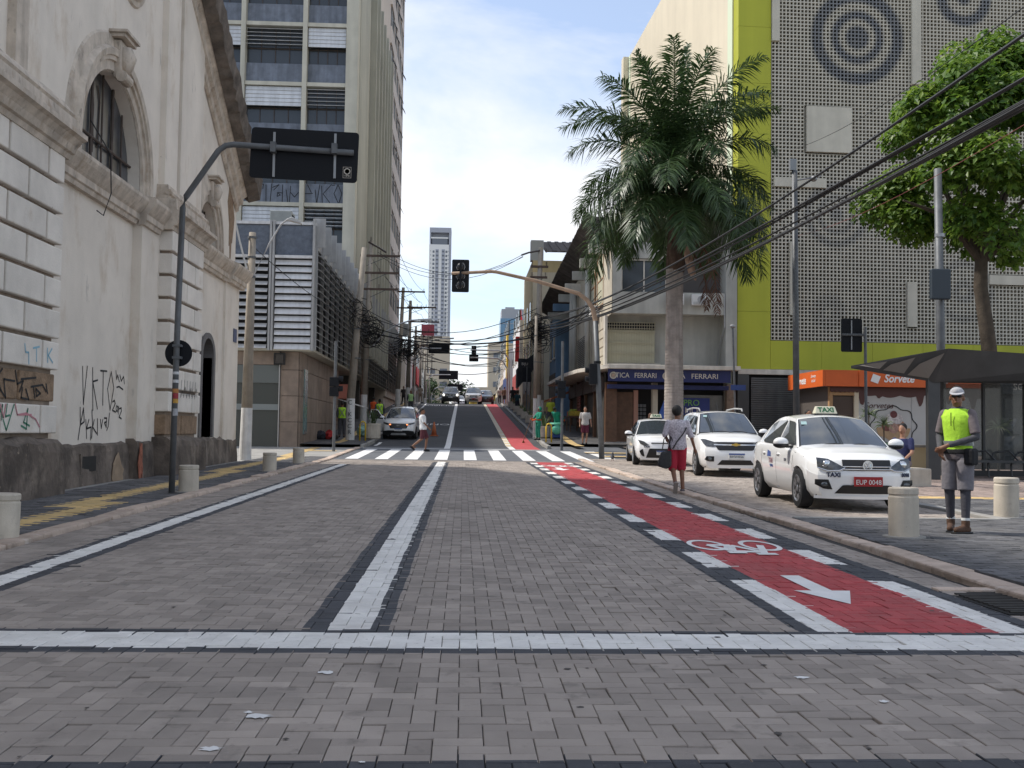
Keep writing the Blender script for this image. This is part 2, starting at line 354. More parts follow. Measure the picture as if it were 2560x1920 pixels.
# paved areas either side
def field(name, rects, m, pat='h', u=.1, h=.03, seed=5, hole=None, mats=None, kf=None):
    b = MB(); rs = random.Random(seed)
    for (x0, x1, y0, y1) in rects:
        if pat == 'h': it = herring(x0, x1, y0, y1, u)
        else:
            it = []; j = 0; y = y0
            while y < y1-.02:
                x = x0-(u if j % 2 else 0)
                while x < x1:
                    r = (max(x, x0), min(x+2*u, x1), y, min(y+u, y1))
                    if r[1]-r[0] > .03: it.append(r)
                    x += 2*u
                y += u; j += 1
        for r in it:
            cx, cy = (r[0]+r[1])/2, (r[2]+r[3])/2
            if hole and hole(cx, cy): continue
            b.rv = rs.random(); add_paver(b, *r, h+rs.gauss(0, .0022), False, tilt=(rs.gauss(0, .006), rs.gauss(0, .006)))
            if kf:
                q = kf(cx, cy)
                for i in range(1, 10): b.m[-i] = q   # eight sides and the top
    return b.build(name, mats or m, kind='structure')
# yellow tactile strip of the left pavement jogs sideways twice
def tact_left(x, y):
    cx = -5.15 if y < 14.6 else (-5.5 if y < 25 else -5.85)
    jog = (14.6 < y < 15.6 and -5.7 < x < -4.95) or (25 < y < 26 and -6.05 < x < -5.3)
    return jog or abs(x-cx) < .2
field('pavement_left', [(-6.62, -4.57, 7.5, 36.0)], None, 'r', .125, .03, 6, mats=[M_pavd, M_tact], kf=lambda x, y: 1 if tact_left(x, y) else 0)
sheet('pavement_left_bed', -20, -4.57, ys(2, 44.5), .008, M_conc, kind='structure')
def right_kind(x, y):
    if 18.2 < y < 18.75 and x > 7.3 : return 1
    if y > 18.75: return 2
    return 0
field('pavement_right', [(4.5, 12.5, 6.5, 14.0), (7.55, 14, 14.0, 26)], None, 'r', .1, .035, 8, mats=[M_pavd, M_tact, M_pavp], kf=right_kind)
field('taxi_bay', [(4.48, 7.35, 14.06, 37.0)], M_pav, 'h', .1, .01, 9)
for nm, a in (('bay_kerb', (7.36, 7.54, 14.0, 37.5)), ('bay_end_kerb', (4.5, 7.36, 13.93, 14.05))):
    b = MB(); b.box(a[0], a[1], a[2], a[3], gz(a[2])-.1, gz(a[2])+.05); o = b.build(nm, M_conc, kind='structure', bevel=.01)
    if nm == 'bay_kerb':
        for v in o.data.vertices: v.co.z += gz(v.co.y)-gz(14.0)
sheet('pavement_right_bed', 4.31, 60, ys(2, 44.5), -.008, M_conc, kind='structure')
sheet('plaza', 7.56, 60, ys(26, 49), .03, M_pavp, kind='structure')

# crossing and asphalt street climbing away
M_crossd = mat('crossing_pavers', (.115, .12, .13), .85, noise=(1.4, .25), bump=(30, .3))
cro = sheet('crossing', -7.0, 7.3, ys(34.41, 49.0), 0, M_crossd, kind='structure')
x = -5.95
while x < 5.6:
    b = MB()
    for a, c in zip(ys(35.2, 43.4)[:-1], ys(35.2, 43.4)[1:]): b.quad((x, a, gz(a)+.005), (x+.44, a, gz(a)+.005), (x+.44, c, gz(c)+.005), (x, c, gz(c)+.005))
    b.build('zebra_stripe', M_white, cro); x += 1.0
MB().quad((-4.3, 34.42, gz(34.42)+.004), (5.3, 34.42, gz(34.42)+.004), (5.3, 34.75, gz(34.75)+.004), (-4.3, 34.75, gz(34.75)+.004)).build('edge_band', M_pav, cro)
MB().quad((-4.2, 44.2, gz(44.2)+.004), (3.7, 44.2, gz(44.2)+.004), (3.7, 44.55, gz(44.55)+.004), (-4.2, 44.55, gz(44.55)+.004)).build('stop_line', M_white, cro)
asp = sheet('asphalt_road', -4.2, 3.75, ys(46.5, 420), .006, M_asph, kind='structure')
def strip(x0, x1, y0, y1, m, nm, par, h=.011):
    b = MB(); q = ys(y0, y1)
    for a, c in zip(q[:-1], q[1:]): b.quad((x0, a, gz(a)+h), (x1, a, gz(a)+h), (x1, c, gz(c)+h), (x0, c, gz(c)+h))
    return b.build(nm, m, par)
strip(-.8, -.54, 44.6, 104.5, M_white, 'centre_line', asp)
strip(2.3, 3.35, 44.6, 150, M_redl, 'cycle_lane', asp)
strip(-4.0, -3.85, 47, 50.2, M_white, 'edge_line', asp); strip(-3.75, -3.6, 60, 104.5, M_white, 'edge_line', asp)
strip(2.02, 2.28, 44.6, 104, M_white, 'lane_edge', asp)
yy = 47.5
while yy < 104: strip(2.02, 2.28, yy, yy+.55, M_ylw, 'lane_dash', asp, .016); yy += 1.25
strip(-3.6, 3.3, 105.3, 106.3, M_white, 'far_crossing', asp, .012)
for yt in (66.5, 99.0):
    text_mesh('road_lettering', 'ONIBUS', 2.3, frame((-2.3, yt, gz(yt)+.016), (-1, 0, 0), (0, -1, -.06), (0, -.06, 1)), M_white, asp, ext=.002, sx=.36)
def tact_strip(nm, x0, x1, y0, y1, h): return strip(x0, x1, y0, y1, M_tact, nm, None, h)
pl = sheet('pavement_far_left', -30, -4.36, ys(44.6, 130), .14, M_pavd, kind='structure')
strip(-5.75, -5.4, 46, 103, M_tact, 'tactile_strip', pl, .145); strip(-6.5, -4.9, 40.5, 41.1, M_tact, 'tactile_strip', pl, .02); strip(-6.3, -5.9, 33, 44, M_tact, 'tactile_strip', pl, .018)
pr = sheet('pavement_far_right', 3.92, 40, ys(49.0, 130), .14, M_pavd, kind='structure')
strip(5.0, 5.4, 46, 100, M_tact, 'tactile_strip', pr, .146); strip(4.9, 7.6, 41.3, 42.0, M_tact, 'tactile_strip', pr, .04); strip(5.2, 7.0, 38.2, 38.9, M_tact, 'tactile_strip', pr, .04)
# ================================================================ the old church on the left
M_pl = mat('church_plaster', (.72, .65, .565), .9, noise=(.9, .10), streak=(1.1, .06), bump=(30, .18), stains=((1.1, .545, .70, .6, (.46, .35, .24), .5), (3.5, .63, .72, .5, (.30, .27, .24), .3), (.5, .55, .75, .35, (.50, .46, .41), .6), (14, .665, .72, .7, (.24, .21, .18), .4)))
M_blk = mat('church_block', (.72, .665, .595), .9, noise=(1.7, .13), streak=(1.2, .05), bump=(30, .25), rand=.05, stains=((2, .60, .72, .5, (.45, .35, .25), .6), (9, .66, .72, .6, (.28, .25, .22), .5)))
M_mold = mat('church_moulding', (.55, .475, .395), .9, noise=(2.6, .22), streak=(5, .2), bump=(30, .3), stains=((2.2, .53, .66, .65, (.30, .22, .15), .6), (6, .58, .68, .6, (.17, .15, .135), .5)))
M_plin = mat('church_plinth', (.15, .12, .098), .92, noise=(1.6, .45), streak=(1.7, .3), bump=(14, .7), stains=((1.4, .50, .64, .7, (.30, .245, .195), .7), (1.1, .52, .62, .7, (.055, .045, .038), .8), (8, .64, .7, .6, (.38, .30, .22), 1)))
M_brown = mat('bare_mortar', (.27, .185, .12), .95, noise=(5, .35), bump=(25, .9))
M_soff = mat('roof_dark_brown', (.14, .115, .095), .95, noise=(2.2, .6), bump=(20, .9))  # dark blotchy brown for the roof edge and its underside
M_sglass = mat('stained_glass', (.06, .063, .07), .3, noise=(3, .6), spec=.5)
M_lead = mat('window_lead', (.075, .055, .045), .7, noise=(8, .3))
M_doord = mat('door_dark', (.02, .02, .02), .6)
M_gframe = mat('grey_frame', (.16, .15, .145), .9, noise=(3, .2))
ch = root('church', (-7, 20, gz(20)), 'tall weathered cream church facade with rusticated piers, arched windows and graffiti', 'church')
def P(fn, name, m, **k):
    b = MB(); fn(b); return b.build(name, m, k.pop('parent', ch), **k)
def prof_y(b, prof, y0, y1): b.prism([(x, y0, z) for x, z in prof], (0, y1-y0, 0))
def arch_wall(b, X, y0, y1, z0, z1, cy, sp, r, sill, dep):
    """wall plane x=X with a round-headed opening and its reveal"""
    N = 28; arc = [(cy+r*math.cos(math.pi*i/N), sp+r*math.sin(math.pi*i/N)) for i in range(N+1)]
    q = lambda *p: b.poly([(X, y, z) for y, z in p])
    q((y0, z0), (cy-r, z0), (cy-r, z1), (y0, z1)); q((cy+r, z0), (y1, z0), (y1, z1), (cy+r, z1))
    if sill > z0: q((cy-r, z0), (cy+r, z0), (cy+r, sill), (cy-r, sill))
    for a, c in zip(arc[:-1], arc[1:]): q((c[0], c[1]), (a[0], a[1]), (a[0], z1), (c[0], z1))
    full = [(cy+r, sill)]+arc+[(cy-r, sill)]
    for a, c in zip(full[:-1], full[1:]): b.quad((X, a[0], a[1]), (X, c[0], c[1]), (X-dep, c[0], c[1]), (X-dep, a[0], a[1]))
    b.quad((X, cy-r, sill), (X, cy+r, sill), (X-dep, cy+r, sill), (X-dep, cy-r, sill))
def archivolt(cy, sp, prof, zb, name='archivolt'):
    N = 28; path = [(0, zb)]+[(t*math.pi/N, None) for t in range(N+1)]+[(math.pi, zb)]; b = MB(); V = []
    for t, z in path:
        for r, x in prof: V.append((x, cy+r*math.cos(t), sp+r*math.sin(t) if z is None else z))
    n = len(prof); b.add(V, [(j*n+i, j*n+i+1, (j+1)*n+i+1, (j+1)*n+i) for j in range(len(path)-1) for i in range(n-1)])
    return b.build(name, M_mold, ch, smooth=False)
# lower wall, upper wall with the big window, gable wall with the small one
P(lambda b: b.box(-7.9, -7.0, 8.0, 27.0, 0, 5.75), 'lower_wall', M_pl)
P(lambda b: (b.box(-7.9, -7.0, 26.9, 28.05, 0, 5.75), b.box(-7.9, -7.0, 29.25, 32.15, 0, 5.75), b.box(-7.9, -7.0, 28.05, 29.25, 3.7, 5.75), b.box(-7.9, -7.35, 28.05, 29.25, 0, 3.7)), 'lower_wall', M_pl)
P(lambda b: arch_wall(b, -7.0, 8.0, 26.95, 5.75, 16.5, 20.65, 6.45, 1.75, 6.2, .26), 'upper_wall', M_pl)
def gable(b):
    X, cy, sp, r = -7.02, 28.35, 6.35, 1.0; N = 24
    top = lambda y: 11.9-(y-26.0)*.60
    arc = [(cy+r*math.cos(math.pi*i/N), sp+r*math.sin(math.pi*i/N)) for i in range(N+1)]
    q = lambda *p: b.poly([(X, y, z) for y, z in p])
    q((26.9, 5.75), (cy-r, 5.75), (cy-r, top(cy-r)), (26.9, top(26.9))); q((cy+r, 5.75), (31.9, 5.75), (31.9, top(31.9)), (cy+r, top(cy+r)))
    q((cy-r, 5.75), (cy+r, 5.75), (cy+r, 6.1), (cy-r, 6.1))
    for a, c in zip(arc[:-1], arc[1:]): q((c[0], c[1]), (a[0], a[1]), (a[0], top(a[0])), (c[0], top(c[0])))
    full = [(cy+r, 6.1)]+arc+[(cy-r, 6.1)]
    for a, c in zip(full[:-1], full[1:]): b.quad((X, a[0], a[1]), (X, c[0], c[1]), (X-.26, c[0], c[1]), (X-.26, a[0], a[1]))
    b.quad((X, cy-r, 6.1), (X, cy+r, 6.1), (X-.26, cy+r, 6.1), (X-.26, cy-r, 6.1))
    b.quad((X, 31.9, 5.75), (X-5, 31.9, 5.75), (X-5, 31.9, top(31.9)), (X, 31.9, top(31.9)))
P(gable, 'gable_wall', M_pl)
P(lambda b: b.box(-20, -7.95, -14, 26.9, 0, 16.4), 'nave_core', M_pl)  # near end extended unseen past the camera, added to shade the foreground road
P(lambda b: b.box(-20, -7.95, 26.9, 31.85, 0, 8.2), 'nave_core', M_pl)
# windows: dark leaded glass behind deep reveals
for cy, sp, r, sill in ((20.65, 6.45, 1.75, 6.2), (28.35, 6.35, 1.0, 6.1)):
    wdo = P(lambda b: b.poly([(-7.25, cy+r*math.cos(math.pi*i/24), sp+r*math.sin(math.pi*i/24)) for i in range(25)]+[(-7.25, cy-r, sill), (-7.25, cy+r, sill)]), 'window', M_sglass)
    n = 6 if r > 1.2 else 4
    for i in range(1, n):
        y = cy-r+2*r*i/n; zt = sp+math.sqrt(max(0, r*r-(y-cy)**2))
        P(lambda b: b.cyl((-7.215, y, sill), (-7.215, y, zt), .02 if i % 2 else .03, n=6), 'glazing_bar', M_lead, parent=wdo)
    for zc in ((sp+.35, sp-.4) if r > 1.2 else (sp+.2,)):
        hw = math.sqrt(max(0, r*r-max(0, zc-sp)**2)); P(lambda b: b.cyl((-7.2, cy-hw, zc), (-7.2, cy+hw, zc), .028, n=6), 'saddle_bar', M_lead, parent=wdo)
    rr = random.Random(int(cy))
    for i in range(9 if r > 1.2 else 4):
        y, z = cy+rr.uniform(-.8, .8)*r, sill+rr.random()*1.7*r
        pts = [(-7.235, y+t*.12*math.sin(t*3+i)+.1*t*rr.uniform(-1, 1), z+t*.7*r) for t in (0, .25, .5, .75, 1)]
        pts = [p for p in pts if (p[2]-sp)**2+(p[1]-cy)**2 < (r*.97)**2 or p[2] < sp]
        if len(pts) > 1: P(lambda b: b.tube(pts, .012, 5), 'lead_line', M_lead, parent=wdo)
archivolt(20.65, 6.45, [(1.755, -6.99), (1.78, -6.94), (1.96, -6.94), (1.97, -6.89), (2.05, -6.89), (2.06, -6.85), (2.18, -6.83), (2.22, -6.89), (2.24, -6.94), (2.46, -6.96), (2.5, -7.0)], 6.2)
archivolt(28.35, 6.35, [(1.005, -7.01), (1.03, -6.96), (1.2, -6.96), (1.21, -6.91), (1.32, -6.91), (1.33, -6.87), (1.5, -6.89), (1.75, -6.95), (1.78, -7.01)], 6.2)
def keystone(cy, z0, s):
    k = P(lambda b: b.prism([(-6.98, cy-.30*s, z0+.85*s), (-6.98, cy+.30*s, z0+.85*s), (-6.98, cy+.2*s, z0), (-6.98, cy-.2*s, z0)], (.17, 0, 0)), 'keystone', M_mold, bevel=.03)
    P(lambda b: b.cyl((-6.80, cy-.24*s, z0+.02*s), (-6.80, cy+.24*s, z0+.02*s), .13*s, n=14), 'scroll', M_mold, parent=k)
    P(lambda b: b.tube([(-6.86, cy, z0+.1*s), (-6.80, cy, z0+.3*s), (-6.77, cy, z0+.5*s), (-6.80, cy, z0+.72*s)], .1*s, 10, [.13*s, .19*s, .22*s, .16*s]), 'scroll', M_mold, parent=k, smooth=True)
    P(lambda b: (b.box(-7.0, -6.70, cy-.42*s, cy+.42*s, z0+.88*s, z0+.96*s), b.box(-7.0, -6.64, cy-.48*s, cy+.48*s, z0+.965*s, z0+1.03*s)), 'cap', M_mold, parent=k)
keystone(20.65, 8.12, .85); keystone(28.3, 7.3, .72)
# oculus high on the wall
P(lambda b: b.lathe((0, 0, 0), [(.55, 0), (.6, .1), (.8, .12), (.85, .06), (.95, .05), (.98, 0)], 28).xform(Matrix.Translation((-7.0, 21.5, 10.95)) @ Matrix.Rotation(R_(90), 4, 'Y')), 'oculus', M_mold)
P(lambda b: b.cyl((-7.0, 21.5, 10.95), (-6.97, 21.5, 10.95), .55, n=24), 'window', M_sglass)
# pilasters
P(lambda b: b.box(-7.0, -6.86, 15.85, 16.3, 6.3, 16.4), 'pilaster', M_mold)
P(lambda b: b.box(-7.0, -6.8, 22.05, 23.35, .05, 5.55), 'pilaster', M_pl)
for y0, y1, x in ((23.75, 24.75, -6.86), (24.95, 26.95, -6.84)): P(lambda b: b.box(-7.0, x, y0, y1, 6.5, 16.4), 'pilaster', M_pl)
P(lambda b: (b.box(-7.0, -6.72, 23.6, 27.05, 6.36, 6.5), b.cyl((-6.72, 23.6, 6.57), (-6.72, 27.05, 6.57), .07, n=8), b.box(-7.0, -6.75, 23.65, 27.0, 6.5, 6.75)), 'pilaster_base', M_mold)
P(lambda b: b.box(-7.0, -6.93, 30.4, 32.17, .2, 5.6), 'corner_strip', M_pl)
# rusticated piers, block by block
def pier(y0, y1, xf, z0, n, hc, firsts, step, brown=()):
    P(lambda b: b.box(-6.98, xf-.10, y0+.08, y1-.08, z0-.05, z0+n*hc), 'pier_core', mat('joint_shade_dirt', (.26, .205, .16), .95, noise=(3, .3)))  # dirt-brown joint core; the shadow of the recess is put into its colour
    for j in range(n):
        z = z0+j*hc; e = [y for y in (firsts[j % 2]+k*step for k in range(-9, 9)) if y0+.12 < y < y1-.12]; e = [y0]+e+[y1]
        for a, c in zip(e[:-1], e[1:]):
            rough = (j in brown); b = MB(); x1 = xf-(.06 if rough else 0)
            b.box(-6.95, x1, a+(.0 if a == y0 else .034), c-(.0 if c == y1 else .034), z+.034, z+hc-.034)
            b.build('block', M_brown if rough else M_blk, ch, bevel=.022)
pier(10.0, 17.26, -6.6, 1.1, 9, .512, (15.19, 15.9), 1.43, brown=(1,))
pier(23.3, 26.04, -6.5, 1.06, 9, .512, (24.6, 25.3), 1.4, brown=(0,))
# plinths with worn edges
def plinth(y0, y1, xf, zt, seed):
    rr = random.Random(seed); b = MB(); n = max(2, int((y1-y0)/.35)); m = 5; V = []
    for i in range(n+1):
        y = y0+(y1-y0)*i/n
        for x, z in [(xf+.03, -.1), (xf+.02, .4), (xf, zt-.22), (xf-.02, zt-.09), (xf-.12, zt)]: V.append((x+rr.uniform(-.018, .018), y+(rr.uniform(-.03, .03) if 0 < i < n else 0), z+(rr.uniform(-.03, .03) if z > 0 else 0)))
        V.append((-7.3, y, zt))
    m = 6; b.add(V, [(i*m+j, (i+1)*m+j, (i+1)*m+j+1, i*m+j+1) for i in range(n) for j in range(m-1)])
    for i, y in ((0, y0), (n, y1)): b.poly([V[i*m+j] for j in range(m)]+[(-7.3, y, -.1)])
    return b.build('plinth', M_plin, ch, smooth=False)
plinth(9.0, 17.15, -6.42, 1.06, 1); plinth(23.12, 26.17, -6.36, 1.04, 2); plinth(17.1, 22.04, -6.93, .98, 3); plinth(22.0, 23.4, -6.74, 1.0, 4); plinth(26.1, 32.2, -6.9, 1.0, 5)
P(lambda b: b.box(-7.2, -6.9, 19.28, 20.02, .42, .7), 'vent', M_doord); P(lambda b: b.box(-6.92, -6.89, 19.2, 19.27, .38, .75), 'vent_edge', M_plin)
# patches of fallen plaster
for y, z, wy, wz, x, mm in ((17.5, 1.12, .55, .4, -6.985, M_brown), (22.1, .55, .16, .5, -6.70, mat('bare_brick', (.36, .13, .08), .95, noise=(9, .5), bump=(20, .9))), (31.2, 7.6, .45, 1.6, -7.008, M_brown), (21.2, .3, .5, .45, -6.895, mat('ochre_patch', (.34, .25, .17), .95, noise=(4, .3)))):
    rr = random.Random(int(y*10)); P(lambda b: b.prism([(x-.012, y+wy*(.8+.35*rr.uniform(-1, 1))*math.cos(2*math.pi*i/15), z+wz*(.8+.35*rr.uniform(-1, 1))*math.sin(2*math.pi*i/15)) for i in range(15)], (.012, 0, 0)), 'bare_patch', mm)
# mouldings
ENT = [(-7.05, 5.66), (-6.58, 5.66), (-6.55, 5.74), (-6.5, 5.76), (-6.46, 5.86), (-6.38, 5.95), (-6.30, 5.98), (-6.30, 6.06), (-6.48, 6.1), (-6.5, 6.34), (-6.56, 6.36), (-6.52, 6.42), (-6.56, 6.5), (-6.68, 6.52), (-6.66, 6.58), (-6.7, 6.64), (-6.86, 6.66), (-7.05, 6.68)]
P(lambda b: prof_y(b, ENT, 8.0, 17.4), 'entablature', M_mold)
P(lambda b: prof_y(b, [(x+.08, z-.02) for x, z in ENT[:10]]+[(-7.05, 6.34)], 23.15, 26.2), 'entablature', M_mold)
STR = [(-7.02, 5.5), (-6.9, 5.5), (-6.88, 5.58), (-6.84, 5.6), (-6.84, 5.72), (-6.8, 5.76), (-6.7, 5.9), (-6.66, 5.98), (-6.66, 6.05), (-6.8, 6.1), (-7.02, 6.14)]
P(lambda b: prof_y(b, STR, 17.4, 21.98), 'string_course', M_mold)
P(lambda b: prof_y(b, [(x+.16, z) for x, z in STR], 21.98, 23.15), 'string_course', M_mold)
P(lambda b: prof_y(b, STR, 26.2, 30.38), 'string_course', M_mold); P(lambda b: prof_y(b, [(x+.1, z) for x, z in STR], 30.38, 32.35), 'string_course', M_mold)
# raking eaves of the gable
def rake(b):
    prof = [(-7.0, -.8), (-6.92, -.76), (-6.9, -.6), (-6.8, -.55), (-6.78, -.38), (-6.66, -.3), (-6.64, .1), (-7.3, .2)]
    n = len(prof); V = []
    for y in (25.2, 31.75): V += [(x, y, 12.55-(y-25.2)*.60+z) for x, z in prof]
    b.add(V, [(i, (i+1) % n, (i+1) % n+n, i+n) for i in range(n)]+[list(range(n))[::-1], list(range(n, 2*n))])
P(rake, 'raking_cornice', M_mold)
def rakeroof(b):
    rr = random.Random(4); V = []; n = 40
    for i in range(n+1):
        y = 25.2+6.75*i/n; z = 12.72-(y-25.2)*.6
        V += [(-6.66, y, z-.5), (-6.36+rr.uniform(-.04, .04), y, z-.36+rr.uniform(-.06, .06)), (-6.28+rr.uniform(-.03, .03), y, z+.18+rr.uniform(-.04, .04)), (-7.6, y, z+.3)]
    b.add(V, [(i*4+j, i*4+4+j, i*4+5+j, i*4+1+j) for i in range(n) for j in range(3)]); b.poly([V[n*4+j] for j in range(4)]); b.quad((-7.6, 25.2, 13.02), (-7.6, 31.95, 8.97), (-15, 31.95, 8.97), (-15, 25.2, 13.02))
P(rakeroof, 'roof_edge', M_soff)
# side door, small plate, street-corner plaque
dr = P(lambda b: b.box(-7.34, -7.3, 28.05, 29.25, 1.0, 3.7), 'door', M_doord)
def dfr(b):
    cy, r, sp = 28.65, .6, 3.2; N = 16
    pts = [(cy+r*math.cos(math.pi*i/N), sp+.5*math.sin(math.pi*i/N)) for i in range(N+1)]; pts = [(cy+r, 1.0)]+pts+[(cy-r, 1.0)]
    o = [(cy+(y-cy)*1.32, (z-sp)*1.3+sp if z > sp else z) for y, z in pts]
    for a, c, d, e in zip(pts[:-1], pts[1:], o[1:], o[:-1]): b.quad((-6.95, *a), (-6.95, *c), (-6.95, *d), (-6.95, *e)); b.quad((-6.95, *a), (-6.95, *c), (-7.35, *c), (-7.35, *a)); b.quad((-6.95, *e), (-6.95, *d), (-7.05, *d), (-7.05, *e))
    for a, c in zip(pts[1:-2], pts[2:-1]): b.quad((-7.0, a[0], a[1]), (-7.0, c[0], c[1]), (-7.0, c[0], 3.72), (-7.0, a[0], 3.72))
P(dfr, 'door_frame', M_gframe, parent=dr)
P(lambda b: b.box(-6.92, -6.9, 31.45, 31.85, 3.85, 4.25), 'street_plate', mat('plate_blue', (.10, .12, .2), .5, noise=(9, .4)))
# downhanging wire
P(lambda b: b.tube([(-6.95, 19.3, 6.9), (-6.6, 19.4, 6.3), (-6.62, 19.55, 5.6), (-6.7, 19.4, 5.15), (-6.75, 19.2, 5.2)], .012, 5), 'loose_wire', mat('wire_black', (.012, .012, .013), .6))
def strokes(L, plane, wd, name, m, par, axis='x'):   # sprayed lettering
    b = MB()
    for k, pl_ in enumerate(L):
        for (a0, a1), (c0, c1) in zip(pl_[:-1], pl_[1:]):
            d = Vector((c0-a0, c1-a1)); 
            if d.length < 1e-4: continue
            d.normalize(); n = Vector((-d.y, d.x))*wd; e = d*wd*.6; x = plane+(.0004*(k % 5))
            Q = [(a0-n.x-e.x, a1-n.y-e.y), (c0-n.x+e.x, c1-n.y+e.y), (c0+n.x+e.x, c1+n.y+e.y), (a0+n.x-e.x, a1+n.y-e.y)]
            b.poly([(x, p, q) if axis == 'x' else (p, plane-.0004*(k % 5), q) for p, q in Q])
    return b.build(name, m, par, kind='stuff')
M_ink = mat('spray_black', (.025, .025, .027), .8)
GA= [[(19.43,2.35),(19.53,1.66),(19.67,2.37)],[(19.95,2.36),(20.03,1.56)],[(20.24,2.14),(19.98,2.1),(20.27,1.59)],[(20.37,2.33),(20.74,2.34)],[(20.53,2.33),(20.56,1.67)],[(20.99,2.34),(20.81,2.0),(20.99,1.58),(21.17,2.03),(20.99,2.34)],[(21.26,2.38),(21.33,2.21),(21.38,2.3),(21.49,2.17)],[(21.51,2.31),(21.61,2.19),(21.75,2.29),(21.81,2.14)],[(21.34,2.05),(21.48,2.07),(21.73,2.02)],[(21.12,1.75),(21.23,1.78),(21.28,1.72),(21.13,1.58),(21.32,1.55)],[(21.35,1.63),(21.38,1.68),(21.46,1.65),(21.43,1.56),(21.36,1.58),(21.35,1.63)],[(21.5,1.67),(21.49,1.51)],[(21.54,1.62),(21.66,1.64),(21.68,1.58),(21.54,1.45),(21.69,1.42)],[(19.37,1.6),(19.41,1.29),(19.32,1.01)],[(19.54,1.59),(19.41,1.28),(19.6,1.34),(19.54,1.59)],[(19.68,1.38),(19.75,1.03)],[(19.84,1.38),(19.73,1.21),(19.97,1.24),(19.95,1.0)],[(19.98,1.56),(20.04,1.27),(20.01,1.03)],[(20.12,1.38),(20.05,1.24),(20.27,1.12)],[(20.29,1.4),(20.32,1.09)],[(20.46,1.39),(20.52,1.22),(20.59,1.39)],[(20.67,1.42),(20.81,1.42),(20.8,1.24),(20.69,1.33),(20.81,1.35)],[(20.96,1.52),(20.91,1.26),(20.83,1.18)]]
GB= [[(15.13,1.93),(15.32,2.07)],[(15.18,1.91),(15.29,1.76),(15.46,1.65),(15.38,1.92),(15.75,1.91)],[(15.76,2.07),(15.84,1.87),(16.05,1.93),(15.93,1.76)],[(15.97,1.95),(16.51,2.0)],[(16.03,1.83),(15.99,1.67),(16.27,1.65),(16.15,1.81)],[(16.34,1.85),(16.78,1.9)],[(16.43,1.85),(16.5,1.68)],[(16.52,1.83),(16.7,1.76),(16.56,1.71),(16.52,1.83)],[(16.79,1.89),(16.92,1.8)],[(16.91,1.92),(16.98,1.77)]]
GC= [[(15.92,2.48),(15.96,2.36),(16.07,2.36),(16.09,2.19)],[(16.23,2.44),(16.46,2.48)],[(16.35,2.46),(16.37,2.25)],[(16.77,2.48),(16.8,2.26)],[(16.95,2.49),(16.81,2.37),(17.0,2.27)]]
GD= [[(15.17,1.44),(15.24,1.55),(15.23,1.33)],[(15.39,1.56),(15.35,1.38),(15.48,1.4)],[(15.62,1.56),(15.39,1.18),(15.28,1.33)],[(15.89,1.25),(16.08,1.2),(16.11,1.51),(15.97,1.3),(16.19,1.25)]]
GE= [[(15.16,1.55),(15.28,1.36),(15.34,1.56)],[(15.65,1.57),(15.74,1.41),(16.06,1.44),(16.41,1.35),(16.57,1.23)],[(15.79,1.41),(16.24,1.42)]]
GT= [[(-13.0,14.59),(-12.9,15.05),(-12.18,14.23)],[(-12.73,15.43),(-12.35,15.14),(-12.47,15.36)],[(-12.24,15.29),(-12.19,14.69),(-12.13,15.22)],[(-12.06,15.37),(-11.76,15.42),(-11.79,15.15)],[(-11.61,15.38),(-11.59,14.25)],[(-11.28,15.47),(-11.36,14.25)],[(-11.24,15.24),(-10.87,15.4),(-11.16,15.09)],[(-10.93,14.95),(-10.78,14.8),(-10.96,14.72),(-10.93,14.95),(-10.63,14.92)],[(-10.65,15.41),(-10.66,14.27)],[(-10.45,15.11),(-10.32,14.28)],[(-10.2,15.34),(-10.25,14.28)],[(-10.19,14.96),(-9.96,14.7),(-9.74,14.98)],[(-9.37,14.91),(-8.92,14.94)],[(-9.23,15.44),(-9.0,14.99)],[(-8.78,15.15),(-8.68,14.32),(-8.52,15.46)],[(-8.41,15.39),(-8.35,14.33)],[(-7.85,15.48),(-8.32,14.93),(-7.86,14.34)],[(-7.81,15.44),(-7.66,15.45)],[(-7.47,15.49),(-7.69,14.95),(-7.41,14.35),(-7.24,14.96),(-7.47,15.49)]]
strokes(GA, -6.996, .017, 'graffiti', M_ink, ch); strokes(GB, -6.652, .016, 'graffiti', M_ink, ch)
strokes(GC, -6.596, .015, 'graffiti', mat('spray_blue', (.25, .45, .55), .8), ch); strokes(GD, -6.596, .015, 'graffiti', mat('spray_green', (.06, .2, .13), .8), ch)
strokes(GE, -6.592, .013, 'graffiti', mat('spray_pink', (.5, .22, .25), .8), ch)
GF = [[(24.3+.25*i, 2.35), (24.25+.25*i, 1.95), (24.38+.25*i, 2.1+.1*(i % 2)), (24.45+.25*i, 2.0)] for i in range(6)]
strokes(GF, -6.496, .012, 'graffiti', M_ink, ch)
# ================================================================ modern building with louvred podium, towers on the left
M_alu = mat('louvre_aluminium', (.60, .60, .60), .42, metal=.25, noise=(2, .1), streak=(5, .12), rand=.05)
M_fin = mat('fin_grey', (.36, .36, .355), .55, metal=.1, noise=(2, .15), streak=(5, .15))
M_mos = mat('blue_mosaic', (.115, .135, .17), .6, noise=(7, .3), bump=(40, .2))
M_mos2 = mat('blue_panel', (.17, .19, .23), .65, noise=(2.5, .25), streak=(4, .2))
M_frame = mat('concrete_cream', (.55, .52, .43), .85, noise=(.8, .12), streak=(1.5, .14))
M_twr = mat('tower_concrete', (.42, .405, .335), .85, noise=(.5, .1), streak=(1.2, .12))
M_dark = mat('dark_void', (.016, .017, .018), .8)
M_glassd = mat('dark_glass', (.055, .06, .065), .12, spec=.5)
M_stone = mat('stone_slab', (.27, .205, .16), .5, noise=(1.6, .28), streak=(2.5, .15), rand=.1)
M_doorg = mat('door_glass', (.05, .06, .058), .1, spec=.6)
